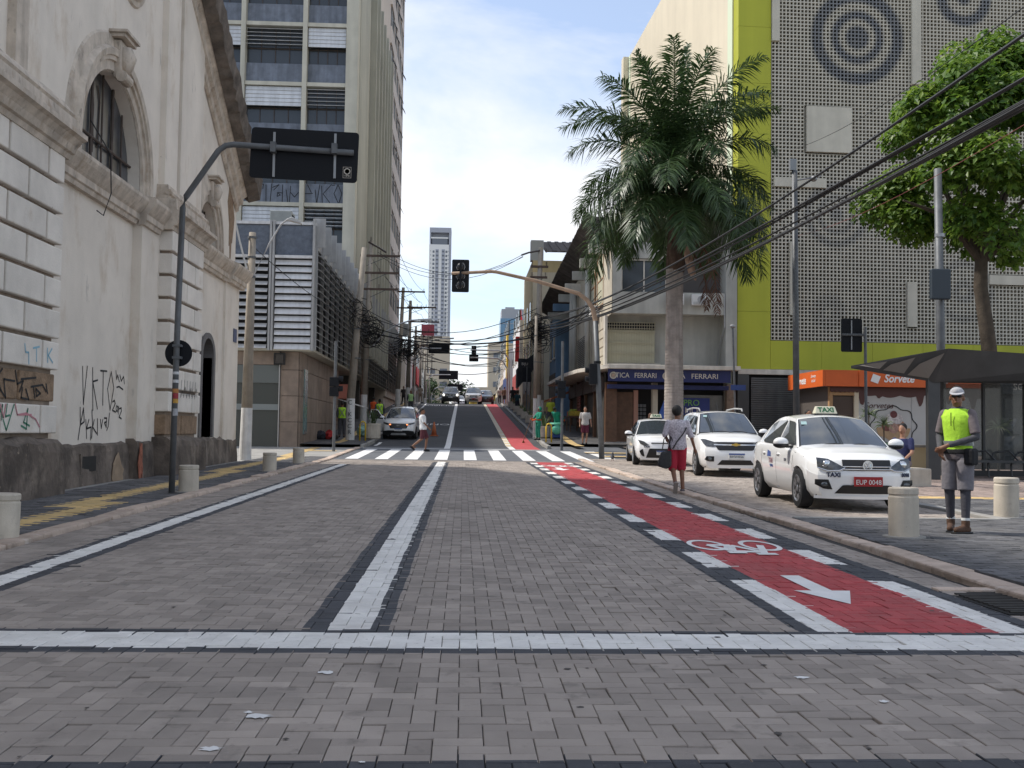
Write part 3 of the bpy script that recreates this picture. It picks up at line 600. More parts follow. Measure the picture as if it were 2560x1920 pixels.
M_steel = mat('steel_trim', (.45, .45, .45), .4, metal=.6)
def blade(b, x0, x1, y, z, d=.2, tilt=38, th=.018):
    """slanted louvre blade spanning x0..x1"""
    c, s = math.cos(R_(tilt))*d/2, math.sin(R_(tilt))*d/2
    b.prism([(x0, y-s, z-c), (x0, y-s*1.02-th*.4, z-c+th), (x0, y+s-th*.5, z+c), (x0, y+s+th*.5, z+c-th)], (x1-x0, 0, 0))
pod = root('podium_building', (-8, 44, gz(44)), 'low modern podium building with silver horizontal louvres and brown stone base on left corner', 'building')
B_ = lambda fn, name, m, par, **k: (lambda b: (fn(b), b.build(name, m, par, **k))[1])(MB())
PF = 44.0
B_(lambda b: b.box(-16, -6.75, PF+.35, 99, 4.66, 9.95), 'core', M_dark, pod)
B_(lambda b: b.box(-16, -6.36, PF+.05, 99, 4.55, 4.65), 'soffit', M_frame, pod)
B_(lambda b: b.box(-16, -6.34, PF+.02, PF+.3, 9.9, 10.02), 'coping', M_alu, pod)
for x0, x1 in ((-12, -8.28), (-8.02, -6.44)):
    B_(lambda b: b.box(x0, x1, PF+.08, PF+.2, 8.62, 9.88), 'mosaic_panel', M_mos, pod)
    B_(lambda b: b.box(x0, x1, PF-.1, PF+.1, 8.46, 8.58), 'top_rail', M_alu, pod, bevel=.01)
    for i in range(13):
        t = 42 if x0 < -9 else 22+((i*7) % 5)*2
        B_(lambda b: blade(b, x0+.03, x1-.03, PF+.0, 4.72+.297*i, .27 if x0 > -9 else .24, t), 'slat', M_alu, pod)
for x in (-8.2, -8.08, -6.4): B_(lambda b: b.box(x-.045, x+.045, PF-.12, PF+.25, 4.56, 10.05 if x < -7 else 10.15), 'mullion', M_fin, pod)
fy = [PF+.35+1.93*i for i in range(28)]; stf = MB()
for i, y in enumerate(fy):
    def fin(b): b.box(-6.42, -6.28, y, y+.07, 4.62, 9.0); b.box(-6.42, -5.98, y, y+.07, 9.001, 10.25)
    B_(fin, 'fin', M_fin, pod)
    for j in range(14):
        z = 4.75+.3*j; bb = stf if i > 14 else MB()
        bb.obox((-6.24, y+1.0, z+.02), (.12, 0, -.07), (0, .9, 0), (.005, 0, .009))
        if i <= 14: bb.build('side_slat', M_fin, pod)
    B_(lambda b: b.box(-6.40, -6.37, y+.09, y+1.9, 9.0, 10.2), 'side_panel', M_fin, pod)
stf.build('far_side_slats', M_fin, pod, kind='stuff')
# base: glazed door, stone slabs, dark shopfronts up the street
zb = gz(44)+.0
gd = B_(lambda b: b.box(-9.9, -7.82, PF+.42, PF+.46, zb, 3.95), 'glass_door', M_doorg, pod)
B_(lambda b: b.box(-9.9, -7.8, PF+.36, PF+.40, 2.05, 2.3), 'band', mat('frost_band', (.22, .24, .235), .5), gd); B_(lambda b: b.box(-9.9, -7.8, PF+.36, PF+.40, 3.2, 3.95), 'upper_pane', mat('frost_pane', (.13, .145, .14), .3), gd)
B_(lambda b: b.box(-7.8, -7.76, PF+.3, PF+.46, zb, 3.98), 'jamb', M_steel, gd)
B_(lambda b: (b.box(-16, -7.0, PF+.5, PF+.62, 3.95, 4.55), b.box(-7.7, -7.0, PF+.5, PF+.62, zb, 4.55), b.box(-7.12, -7.0, PF+.6, 58, 0.5, 4.55)), 'base_core', M_dark, pod)
for zz, z2 in ((zb, 1.55), (1.57, 2.65), (2.67, 3.75), (3.77, 4.54)):
    B_(lambda b: b.box(-7.74, -6.99, PF+.38, PF+.49, zz, z2), 'stone_slab', M_stone, pod, bevel=.006)
    for k in range(8): B_(lambda b: b.box(-6.99, -6.9, PF+.5+1.66*k, PF+2.14+1.66*k, zz if zz > 1 else gz(PF+2+1.66*k)-.1, z2), 'stone_slab', M_stone, pod, bevel=.006)
for k in range(6): B_(lambda b: b.box(-16+1.37*k, -14.65+1.37*k, PF+.38, PF+.49, 3.97, 4.54), 'stone_slab', M_stone, pod)
B_(lambda b: b.box(-6.9, -6.86, 45.3, 46.2, 1.05, 3.85), 'glass_strip', mat('green_glass', (.16, .24, .23), .2, noise=(3, .3)), pod)
lb = B_(lambda b: (b.box(-8.0, -7.52, PF+.12, PF+.18, 3.96, 4.02), b.box(-8.0, -7.52, PF+.12, PF+.18, 4.40, 4.46), b.box(-8.0, -7.94, PF+.121, PF+.179, 4.02, 4.40), b.box(-7.58, -7.52, PF+.121, PF+.179, 4.02, 4.40)), 'floodlight', mat('black_metal', (.02, .02, .02), .5, metal=.3), pod)
B_(lambda b: b.box(-7.93, -7.6, PF+.14, PF+.36, 4.03, 4.39), 'lamp_body', mat('smoked', (.05, .045, .04), .3), lb)
for k in range(7):
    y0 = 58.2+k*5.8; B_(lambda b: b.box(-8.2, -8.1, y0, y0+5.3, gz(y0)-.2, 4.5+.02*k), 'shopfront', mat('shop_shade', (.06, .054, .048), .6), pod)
    B_(lambda b: b.box(-7.3, -6.9, y0+5.3, y0+5.75, gz(y0)-.2, 4.54), 'pier', mat('dark_stone', (.06, .055, .05), .6), pod)
B_(lambda b: b.box(-7.0, -6.45, 58.4, 62, 3.0, 3.8), 'sign_board', mat('salmon_sign', (.5, .17, .12), .6), pod)
for y in (58.6, 60.2, 61.8): B_(lambda b: b.cyl((-7.0, y, 2.98), (-5.6, y, 2.55), .03, n=6), 'awning_arm', M_white, pod)
ac = root('air_conditioner', (-8.0, 47, 10.0), 'grey boxy air conditioning unit on the roof of the louvred podium', 'air conditioner')
B_(lambda b: b.box(-8.7, -7.75, 46.2, 47.2, 10.05, 10.95), 'casing', mat('ac_grey', (.33, .34, .32), .6, noise=(3, .15)), ac, bevel=.03)
B_(lambda b: b.box(-7.74, -7.72, 46.35, 47.05, 10.2, 10.8), 'fan_grille', M_dark, ac); B_(lambda b: b.box(-8.75, -7.7, 46.15, 47.25, 9.95, 10.04), 'base', M_steel, ac)

tw = root('office_tower', (-10, 60, gz(60)), 'grey office tower with louvred window bands and blue panels above the podium', 'building')
TF = 60.0
B_(lambda b: (b.box(-20, -6.75, TF+.7, 84, 4.66, 31.4), b.box(-20, -6.46, TF+.9, 66.8, 9.9, 31.4)), 'core', M_twr, tw)
BX = [-16.6, -13.05, -9.5, -7.1]
for x in BX[:-1]: B_(lambda b: b.box(x-.13, x+.13, TF-.15, TF+.6, 10.0, 31.8), 'column', M_frame, tw)
B_(lambda b: b.box(-7.12, -6.43, TF-.15, TF+.9, 4.66, 31.8), 'corner_column', M_frame, tw)
B_(lambda b: b.box(-6.44, -6.4, TF+.92, 67.0, 4.66, 31.8), 'side_wall', M_twr, tw)
for k in range(-1, 5):
    zb_ = 14.2+3.52*k
    for i in range(3):
        x0, x1 = BX[i]+.14, BX[i+1]-.14 if i < 2 else -7.13
        B_(lambda b: b.box(x0, x1, TF-.08, TF+.5, zb_-.1, zb_+.12), 'beam', M_frame, tw)
        B_(lambda b: b.box(x0, x1, TF+.28, TF+.4, zb_+.125, zb_+1.3), 'spandrel', M_mos2, tw)
        g = B_(lambda b: b.box(x0, x1, TF+.45, TF+.5, zb_+1.3, zb_+3.4), 'window', M_glassd, tw)
        for q in range(1, 4): B_(lambda b: b.box(x0+(x1-x0)*q/4-.02, x0+(x1-x0)*q/4+.02, TF+.40, TF+.449, zb_+1.31, zb_+3.4), 'window_bar', M_lead, g)
        B_(lambda b: b.box(x0, x1, TF+.405, TF+.448, zb_+2.18, zb_+2.22), 'window_bar', M_lead, g)
        closed = (i+k) % 2 == 0
        for s_ in range(5): B_(lambda b: blade(b, x0+.03, x1-.03, TF+.05, zb_+2.36+.226*s_, .24 if closed else .2, 8 if closed else 62), 'slat', M_alu, tw)
strokes(GT, TF+.272, .022, 'graffiti', M_ink, tw, axis='y')
# vertical fins on its street side
for k, y in enumerate((67.2, 69.7, 72.2, 74.7, 77.2, 79.7, 82.2)):
    B_(lambda b: b.box(-6.75, -6.0, y, y+.35, 6.0, 30.7), 'side_fin', M_twr, tw)
    if k < 6:
        for j in range(6): B_(lambda b: b.box(-6.76, -6.7, y+.4, y+2.4, 11.5+3.52*j, 13.4+3.52*j), 'side_window', M_glassd, tw)

st = root('apartment_tower', (-10, 92, gz(92)), 'beige slab tower with rows of tilted open windows behind the office tower', 'building')
M_st = mat('slab_beige', (.55, .47, .41), .85, noise=(.4, .08), streak=(1.0, .1))
B_(lambda b: b.box(-24, -6.52, 85, 101, 2, 46), 'wall', M_st, st)
for k in range(0, 13):
    z0 = 5.2+3.25*k
    B_(lambda b: b.box(-6.515, -6.36, 85, 101, z0-1.15, z0+.25), 'spandrel', M_st, st)
    for j in range(5):
        y0 = 85.55+3.1*j
        wq = B_(lambda b: b.box(-6.51, -6.48, y0+.05, y0+2.55, z0+.3, z0+2.05), 'window', M_glassd, st)
        for q in (0, .85, 1.7, 2.5): B_(lambda b: b.box(-6.47, -6.42, y0+q+.03, y0+q+.09, z0+.27, z0+2.08), 'frame_bar', M_fin, wq)
        if (j*3+k*5) % 4 in (0, 1):
            B_(lambda b: b.obox((-6.22, y0+1.3, z0+1.0), (.2, 0, -.38), (0, .42, 0), (.008, 0, .004)), 'open_sash', M_glassd, wq)
        B_(lambda b: b.box(-6.515, -6.36, y0+2.6, y0+3.05, z0+.251, z0+2.1), 'pier', M_st, st)
# ================================================================ corner shop, buildings up the right side, green lattice building, kiosk
M_gry = mat('shop_render', (.42, .41, .365), .88, noise=(.9, .15), streak=(1.8, .2), bump=(30, .15))
M_bei = mat('shop_beige', (.52, .46, .36), .88, noise=(1.2, .14), streak=(2, .15))
M_can = mat('canopy_white', (.62, .57, .49), .85, noise=(1.6, .2), streak=(3, .15))
M_navy = mat('navy_sign', (.018, .024, .105), .5, noise=(3, .2))
M_lett = mat('sign_letters', (.62, .56, .48), .5)
M_brn = mat('brown_wood', (.13, .065, .035), .55, noise=(4, .3))
M_rust = mat('roof_sheet', (.10, .085, .075), .9, noise=(3, .4), rand=.15)
M_blind = mat('window_blind', (.50, .47, .34), .7, noise=(1.5, .12))
M_grl = mat('grille_cream', (.42, .38, .28), .6)
M_blue = mat('blue_paint', (.14, .23, .34), .85, noise=(1.5, .15), streak=(3, .15))
sh = root('optician_shop_building', (10, 51, gz(50)), 'two storey grey corner shop building with navy sign, white canopy and sloping eave', 'building')
SF = 50.0; sB = lambda fn, name, m, par=sh, **k: B_(fn, name, m, par, **k)
sB(lambda b: b.box(7.9, 13.25, SF+1.2, 78, 4.6, 11.2), 'core', M_gry)
# ground floor
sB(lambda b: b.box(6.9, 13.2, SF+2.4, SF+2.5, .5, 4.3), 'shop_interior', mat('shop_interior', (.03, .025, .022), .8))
sB(lambda b: (b.box(6.9, 13.25, SF+.1, SF+2.4, gz(50)-.2, gz(50)+.18), b.box(6.6, 9.2, SF-.55, SF+.1, gz(50)-.3, gz(50)+.05)), 'step', M_conc, bevel=.01)
for x0, x1, m_ in ((6.9, 7.45, M_brn), (9.2, 9.45, M_bei), (9.9, 10.5, mat('granite_pier', (.24, .17, .12), .6, noise=(6, .35))), (12.85, 13.27, mat('granite_pier', (.24, .17, .12)))):
    sB(lambda b: b.box(x0, x1, SF+.2, SF+.6, gz(50)+.1, 3.75), 'shop_pier', m_)
sB(lambda b: b.box(7.5, 8.35, SF+.9, SF+1.0, gz(50)+.15, 3.3), 'door', M_brn); sB(lambda b: b.box(8.38, 8.6, SF+.85, SF+1.0, gz(50)+.15, 3.4), 'door_post', mat('pink_post', (.42, .22, .16), .6))
sB(lambda b: b.box(10.55, 12.8, SF+.7, SF+.75, gz(50)+.5, 3.2), 'shop_window', mat('shop_glass', (.12, .11, .10), .15, noise=(1.2, .4)))
sB(lambda b: b.box(6.95, 12.8, SF-.35, SF+.1, 3.42, 3.62), 'shutter_box', M_navy)
pst = sB(lambda b: b.box(10.7, 12.1, SF+.62, SF+.66, 2.2, 3.05), 'poster', mat('poster_blue', (.03, .045, .2), .5))
text_mesh('poster_lettering', 'PRO', .42, frame((11.2, SF+.61, 2.8), (1, 0, 0), (0, 0, 1), (0, -1, 0)), mat('lime_letters', (.22, .5, .08), .5), pst)
text_mesh('poster_lettering', 'MO!', .42, frame((11.25, SF+.61, 2.42), (1, 0, 0), (0, 0, 1), (0, -1, 0)), M_lett, pst)
sB(lambda b: b.prism([(9.55, SF+.3, .9), (9.9, SF+.3, .9), (9.9, SF+.3, 3.0), (9.8, SF+.3, 2.95), (9.55, SF+.3, 2.3)], (0, .03, 0)), 'blue_banner', mat('banner_blue', (.05, .12, .42), .6))
sB(lambda b: [b.box(8.7+.18*i, 8.84+.18*i, SF+2.0, SF+2.1, 1.2+.2*j, 1.35+.2*j) for i in range(3) for j in range(8)], 'display_stock', mat('display', (.2, .19, .18), .5, rand=.3), kind='stuff')
# canopy with its chamfered corner
cp = [(13.2, 48.95), (6.85, 48.95), (5.75, 52.5), (5.45, 57), (5.45, 68), (7.6, 68), (7.6, 50.05), (13.2, 50.05)]
sB(lambda b: b.prism([(x, y, 4.34 if y < 51 else 4.30) for x, y in cp], (0, 0, .2)), 'canopy', M_can, bevel=.02)
sg = sB(lambda b: b.box(6.88, 12.78, 49.2, 49.32, 3.75, 4.33), 'sign_board', M_navy)
def lettering(s, x, size, sx=1.):  # raised letters
    for i, wd_ in enumerate(s.split()): _lett(wd_, x+i*(1.03*sx), size, sx)
def _lett(s, x, size, sx=1.): return text_mesh('sign_lettering', s, size, frame((x, 49.195, 4.03), (1, 0, 0), (0, 0, 1), (0, -1, 0)), M_lett, sg, ext=.012, align='LEFT', sx=sx)
for x in (7.02, 9.55):
    sB(lambda b: b.lathe((0, 0, 0), [(.17, 0), (.17, .02), (.12, .02), (.12, 0)], 24).xform(Matrix.Translation((x+.1, 49.195, 4.03)) @ Matrix.Rotation(R_(90), 4, 'X')), 'eye_emblem', M_lett, sg)
    sB(lambda b: b.cyl((x+.1, 49.2, 4.03), (x+.1, 49.17, 4.03), .08, n=18), 'eye_emblem', mat('emblem_orange', (.55, .4, .3), .5), sg)
lettering('TICA  FERRARI', 7.24, .34, .86); lettering('TICA  FERRARI', 9.78, .34, 1.05)
# first floor: recess, barred window, balcony box above
sB(lambda b: b.box(6.9, 13.25, SF+1.1, SF+1.2, 4.55, 7.1), 'recess_wall', M_gry)
wn_ = sB(lambda b: b.box(6.98, 9.42, SF+.98, SF+1.05, 4.75, 6.72), 'barred_window', M_blind)
for i in range(20): sB(lambda b: b.cyl((7.02+.125*i, SF+.88, 4.72), (7.02+.125*i, SF+.88, 6.78), .012, n=5), 'bar', M_grl, wn_)
for z in (4.76, 5.25, 5.75, 6.3, 6.45, 6.6, 6.74): sB(lambda b: b.box(6.97, 9.45, SF+.86, SF+.9, z-.012, z+.012), 'rail', M_grl, wn_)
sB(lambda b: b.box(6.98, 9.42, SF+.9, SF+.97, 6.4, 6.72), 'vent_strip', M_dark, wn_)
sB(lambda b: b.box(6.9, 9.7, SF+.8, SF+1.1, 4.56, 4.72), 'sill', M_can)
sB(lambda b: b.box(6.88, 7.0, SF+.5, SF+1.1, 4.55, 7.05), 'corner_wall', M_can)
sB(lambda b: (b.box(7.16, 12.66, SF-.02, SF+.12, 7.1, 8.16), b.box(7.16, 13.25, SF+.12, SF+1.2, 7.1, 7.2), b.box(7.16, 7.6, SF-.02, SF+.3, 8.16, 10.6), b.box(7.6, 9.85, SF-.02, SF+.3, 9.8, 10.6)), 'balcony', M_gry)
sB(lambda b: b.prism([(7.15, SF, 7.1), (7.15, SF, 10.6), (6.9, SF+1.2, 10.6), (6.9, SF+1.2, 6.85)], (-.02, 0, 0)), 'chamfer_wall', M_bei)
bw = sB(lambda b: b.box(7.6, 9.82, SF+.2, SF+.25, 8.16, 9.8), 'window', M_glassd)
for x in (7.63, 8.72, 9.8): sB(lambda b: b.box(x-.03, x+.03, SF+.12, SF+.19, 8.17, 9.79), 'frame_bar', M_can, bw)
sB(lambda b: b.box(7.6, 9.85, SF+.06, SF+.13, 9.7, 9.78), 'frame_bar', M_can, bw)
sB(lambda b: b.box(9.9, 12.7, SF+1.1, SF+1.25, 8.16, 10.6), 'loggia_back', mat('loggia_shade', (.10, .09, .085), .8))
sB(lambda b: b.box(12.72, 13.27, SF-.05, SF+1.2, 4.58, 11.4), 'side_pilaster', M_gry)
for x in (9.85, 11.0):
    a_ = sB(lambda b: b.box(x, x+.75, SF-.36, SF-.04, 7.52, 8.05), 'air_conditioner', mat('ac_white', (.62, .61, .58), .6), bevel=.02)
    sB(lambda b: b.cyl((x+.45, SF-.365, 7.78), (x+.45, SF-.38, 7.78), .2, n=20), 'fan', M_fin, a_); sB(lambda b: [b.box(x+.05, x+.7, SF-.375, SF-.366, 7.56+.05*i, 7.575+.05*i) for i in range(3)], 'grille', M_fin, a_, kind='stuff')
sB(lambda b: b.tube([(12.66, SF-.05, 8.1), (12.66, SF-.06, 6.5), (12.6, SF+.9, 5.4), (12.55, SF+1.0, 4.7)], .03, 6), 'drain_pipe', M_fin)
# street side: ribbed panels, windows, roll-down grilles, round columns
sB(lambda b: b.box(7.0, 7.9, SF+1.2, 66, 4.55, 10.7), 'side_wall', M_bei)
for z in (4.7, 5.15, 5.6, 6.05, 6.5): sB(lambda b: b.box(6.92, 7.0, SF+1.25, 54.6, z, z+.4), 'rib_panel', M_bei, bevel=.01)
for y0, y1, z0, z1 in ((51.6, 53.8, 7.8, 10.3), (55, 57.2, 7.8, 10.3)):
    q = sB(lambda b: b.box(6.93, 6.99, y0, y1, z0, z1), 'window', M_blind); sB(lambda b: (b.box(6.9, 6.95, y0-.1, y0, z0-.1, z1+.1), b.box(6.9, 6.95, y1, y1+.1, z0-.1, z1+.1), b.box(6.9, 6.95, y0, y1, z1, z1+.1), b.box(6.9, 6.95, y0, y1, z0-.1, z0), b.box(6.9, 6.95, y0, y1, (z0+z1)/2, (z0+z1)/2+.06)), 'window_frame', mat('orange_frame', (.36, .21, .12), .7), q)
for k in range(4): 
    y0 = 57.8+k*1.35; sB(lambda b: [b.box(6.88, 6.92, y0, y0+1.2, 4.7+.11*j, 4.735+.11*j) for j in range(20)], 'roll_grille', mat('grille_dark', (.05, .05, .052), .6), kind='stuff')
for y in (56.6, 63.4, 65.0): sB(lambda b: b.cyl((6.75, y, 4.5), (6.75, y, 10.2), .16, n=14), 'round_column', M_gry, smooth=True)
sB(lambda b: b.box(6.55, 7.0, 53.6, 54.4, 7.3, 7.9), 'air_conditioner', mat('ac_white', (.62, .61, .58), .6), bevel=.02)
# butterfly eave of corrugated sheets on cantilever beams
rs = random.Random(21)
n = 64; y0, y1 = 50.2, 82.0
for i in range(n):
    a, c = y0+(y1-y0)*i/n, y0+(y1-y0)*(i+1)/n; zo = lambda y: 12.0-(y-50.2)/31.8*1.05
    b = MB(); V = []
    for t in range(5):
        y = a+(c-a)*t/4+.01; h = .05*math.cos(2*math.pi*t/4)
        V += [(5.85+rs.uniform(-.03, .03), y, zo(y)+h), (8.4, y, zo(y)-1.55+h), (8.4, y, zo(y)-1.52+h), (5.85, y, zo(y)+.03+h)]
    b.add(V, [(t*4+j, t*4+4+j, t*4+4+(j+1) % 4, t*4+(j+1) % 4) for t in range(4) for j in range(4)]+[(0, 1, 2, 3), (16, 17, 18, 19)])
    b.build('roof_sheet', M_rust, sh)
sB(lambda b: b.box(8.3, 13.3, 50.3, 78, 11.25, 11.5), 'roof', M_rust); sB(lambda b: b.box(6.3, 13.2, 50.22, 50.34, 10.62, 11.85), 'front_gable', M_rust)
for i, y in enumerate((50.6, 54.4, 58.2, 62.4, 66.6, 70.8, 75)):
    sB(lambda b: b.box(6.05, 8.2, y, y+.25, 10.1-.1*i, 10.6-.1*i), 'eave_beam', (M_can, M_gry, M_gry, M_can, M_gry, M_blue, M_gry)[i], bevel=.01)
# shops under the canopy along the street
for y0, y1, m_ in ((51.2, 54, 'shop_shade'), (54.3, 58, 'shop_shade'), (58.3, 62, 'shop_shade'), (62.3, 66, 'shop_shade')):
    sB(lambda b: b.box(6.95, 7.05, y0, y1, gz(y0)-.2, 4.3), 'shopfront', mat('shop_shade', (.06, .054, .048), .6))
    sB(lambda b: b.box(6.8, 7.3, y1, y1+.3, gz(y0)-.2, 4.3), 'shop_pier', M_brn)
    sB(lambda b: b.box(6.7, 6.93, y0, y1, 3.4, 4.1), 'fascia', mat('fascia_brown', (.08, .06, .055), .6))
sB(lambda b: [b.box(6.76, 6.8, 60+.0, 61.4, 1.9+.2*j, 2.05+.2*j) for j in range(8)], 'price_board', mat('red_board', (.25, .06, .05), .6), kind='stuff')
sB(lambda b: b.prism([(6.9, 66.5, 4.0), (5.2, 66.5, 3.3), (5.2, 66.5, 3.2), (6.9, 66.5, 3.85)], (0, 5, 0)), 'awning', mat('awning_orange', (.36, .12, .05), .8))
fs = root('fruit_stand', (6.2, 58.5, gz(58.5)+.14), 'small stand of yellow crates and fruit outside the street-side shops', 'stall')
zf = gz(58.5)+.14
for i, (c_, nm) in enumerate((((.55, .4, .05), 'crate'), ((.12, .3, .06), 'crate'), ((.5, .1, .05), 'crate'))): B_(lambda b: b.box(5.95, 6.5, 57.6+.62*i, 58.15+.62*i, zf+.9, zf+1.15), nm, mat('crate%d' % i, c_, .6, noise=(12, .4)), fs)
B_(lambda b: (b.box(5.9, 6.6, 57.5, 59.5, zf+.8, zf+.88),), 'table', M_brn, fs); [B_(lambda b: b.box(x, x+.06, y, y+.06, zf, zf+.8), 'leg', M_brn, fs) for x in (5.92, 6.5) for y in (57.55, 59.4)]
B_(lambda b: [b.ell((6.2+.12*math.sin(i*2.1), 57.75+.11*i, zf+1.2), .07, .07, .07, 8, 5) for i in range(14)], 'fruit', mat('fruit', (.35, .4, .06), .5, rand=.4), fs, kind='stuff')

# ---- houses further up on the right
def simple_house(name, label, x0, x1, y0, y1, h, wallm, rows, cols, winm=None, base=None, side=-1, wh=1.6, ww=1.2, z1=4.6, fh=3.2):
    r = root(name, ((x0+x1)/2, y0, gz(y0)), label, 'building'); zb0 = gz(y0)-.5
    B_(lambda b: b.box(x0, x1, y0, y1, zb0, h), 'wall', wallm, r)
    xs = x0 if side < 0 else x1; gap = (y1-y0)/cols
    for j in range(rows):
        for i in range(cols):
            yc = y0+gap*(i+.5); zz = gz(y0)+z1+fh*j
            w_ = B_(lambda b: b.box(xs-.04 if side < 0 else xs-.12, xs+.12 if side < 0 else xs+.04, yc-ww/2, yc+ww/2, zz, zz+wh), 'window', winm or M_glassd, r)
            B_(lambda b: b.box(xs-.1 if side < 0 else xs, xs if side < 0 else xs+.1, yc-ww/2-.1, yc+ww/2+.1, zz-.12, zz-.001), 'sill', M_can, w_)
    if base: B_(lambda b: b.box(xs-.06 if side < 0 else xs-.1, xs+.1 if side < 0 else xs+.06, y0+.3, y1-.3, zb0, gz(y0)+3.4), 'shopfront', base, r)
    return r
M_shade = _M['shop_shade']
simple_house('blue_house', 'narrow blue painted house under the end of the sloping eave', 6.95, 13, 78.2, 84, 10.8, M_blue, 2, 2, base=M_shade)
yh = simple_house('cream_building', 'tall cream and ochre building with corrugated roof beside the right utility pole', 5.6, 14, 86, 98, 15.6, mat('ochre_wall', (.58, .46, .25), .85, noise=(.6, .1), streak=(1.5, .12)), 2, 3, base=M_shade)
B_(lambda b: b.box(5.62, 13, 85.9, 85.99, 4, 14.6), 'front_wall', mat('cream_wall', (.62, .55, .42), .85, noise=(.6, .1), streak=(1.5, .1)), yh)
for i in range(22): B_(lambda b: b.prism([(6.6+.33*i, 85.4, 16.2), (6.93+.33*i, 85.4, 16.2), (6.93+.33*i, 92, 18.2), (6.6+.33*i, 92, 18.2)], (0, 0, .08 if i % 2 else .14)), 'roof_tile_row', M_rust, yh)
B_(lambda b: b.box(5.45, 6.5, 86, 87, 15.6, 17.3), 'parapet', mat('grey_render', (.42, .42, .4), .85), yh)
wh_ = simple_house('white_red_building', 'white shop building with red ornament and red banner up the right side', 5.3, 13, 99, 112, 12.0, mat('white_wall', (.66, .65, .64), .8, noise=(.6, .1)), 2, 4, base=mat('red_shop', (.35, .06, .05), .6))
B_(lambda b: b.box(4.9, 5.28, 99.0, 99.2, 8.0, 10.4), 'red_banner', mat('banner_red', (.55, .03, .035), .6), wh_)
for zz in (12.0,): B_(lambda b: b.lathe((5.6, 103, zz), [(.2, 0), (.08, .25), (.18, .5), (.06, .9), (.02, 1.6)], 8), 'finial', mat('banner_red', (.55, .03, .035)), wh_)
yb_ = simple_house('yellow_front_building', 'small shop with yellow upright sign and dark blue front up the hill', 4.9, 12, 114, 128, 10.5, mat('white_wall', (.66, .65, .64)), 2, 4, base=mat('blue_shop', (.03, .05, .16), .6))
B_(lambda b: b.box(4.7, 4.88, 114.0, 116.2, 7.2, 12.0), 'yellow_sign', mat('sign_yellow', (.7, .45, .04), .6), yb_)
for k, (y, m_, nm, lb_) in enumerate(((132, (.52, .42, .32), 'beige_block', 'beige shop block past the crest on the right'), (150, (.5, .46, .42), 'grey_block', 'pale grey block further along the right side'), (172, (.55, .45, .3), 'tan_block', 'tan building far along on the right side'))):
    simple_house(nm, lb_, 5.2+k*.3, 14, y, y+16, 11-k*1.5, mat('far_r%d' % k, m_, .85, noise=(.5, .1)), 2, 4, base=M_shade)
# black sign panel and awnings on that side
aw = root('dark_awning', (4.9, 88, gz(88)+3), 'black shop awning with white lettering beyond the right poles', 'awning')
B_(lambda b: b.prism([(5.6, 83.5, 7.6), (4.3, 83.5, 6.4), (4.3, 83.5, 4.9), (4.45, 83.5, 4.9), (5.6, 83.5, 6.3)], (0, 2.2, 0)), 'canvas', mat('awning_black', (.02, .02, .022), .7), aw)
B_(lambda b: b.box(4.35, 5.5, 83.44, 83.49, 6.1, 7.2), 'panel', mat('awning_black', (.02, .02, .022)), aw)
text_mesh('panel_lettering', 'BIJU', .3, frame((4.9, 83.42, 6.75), (1, 0, 0), (0, 0, 1), (0, -1, 0)), M_lett, aw)
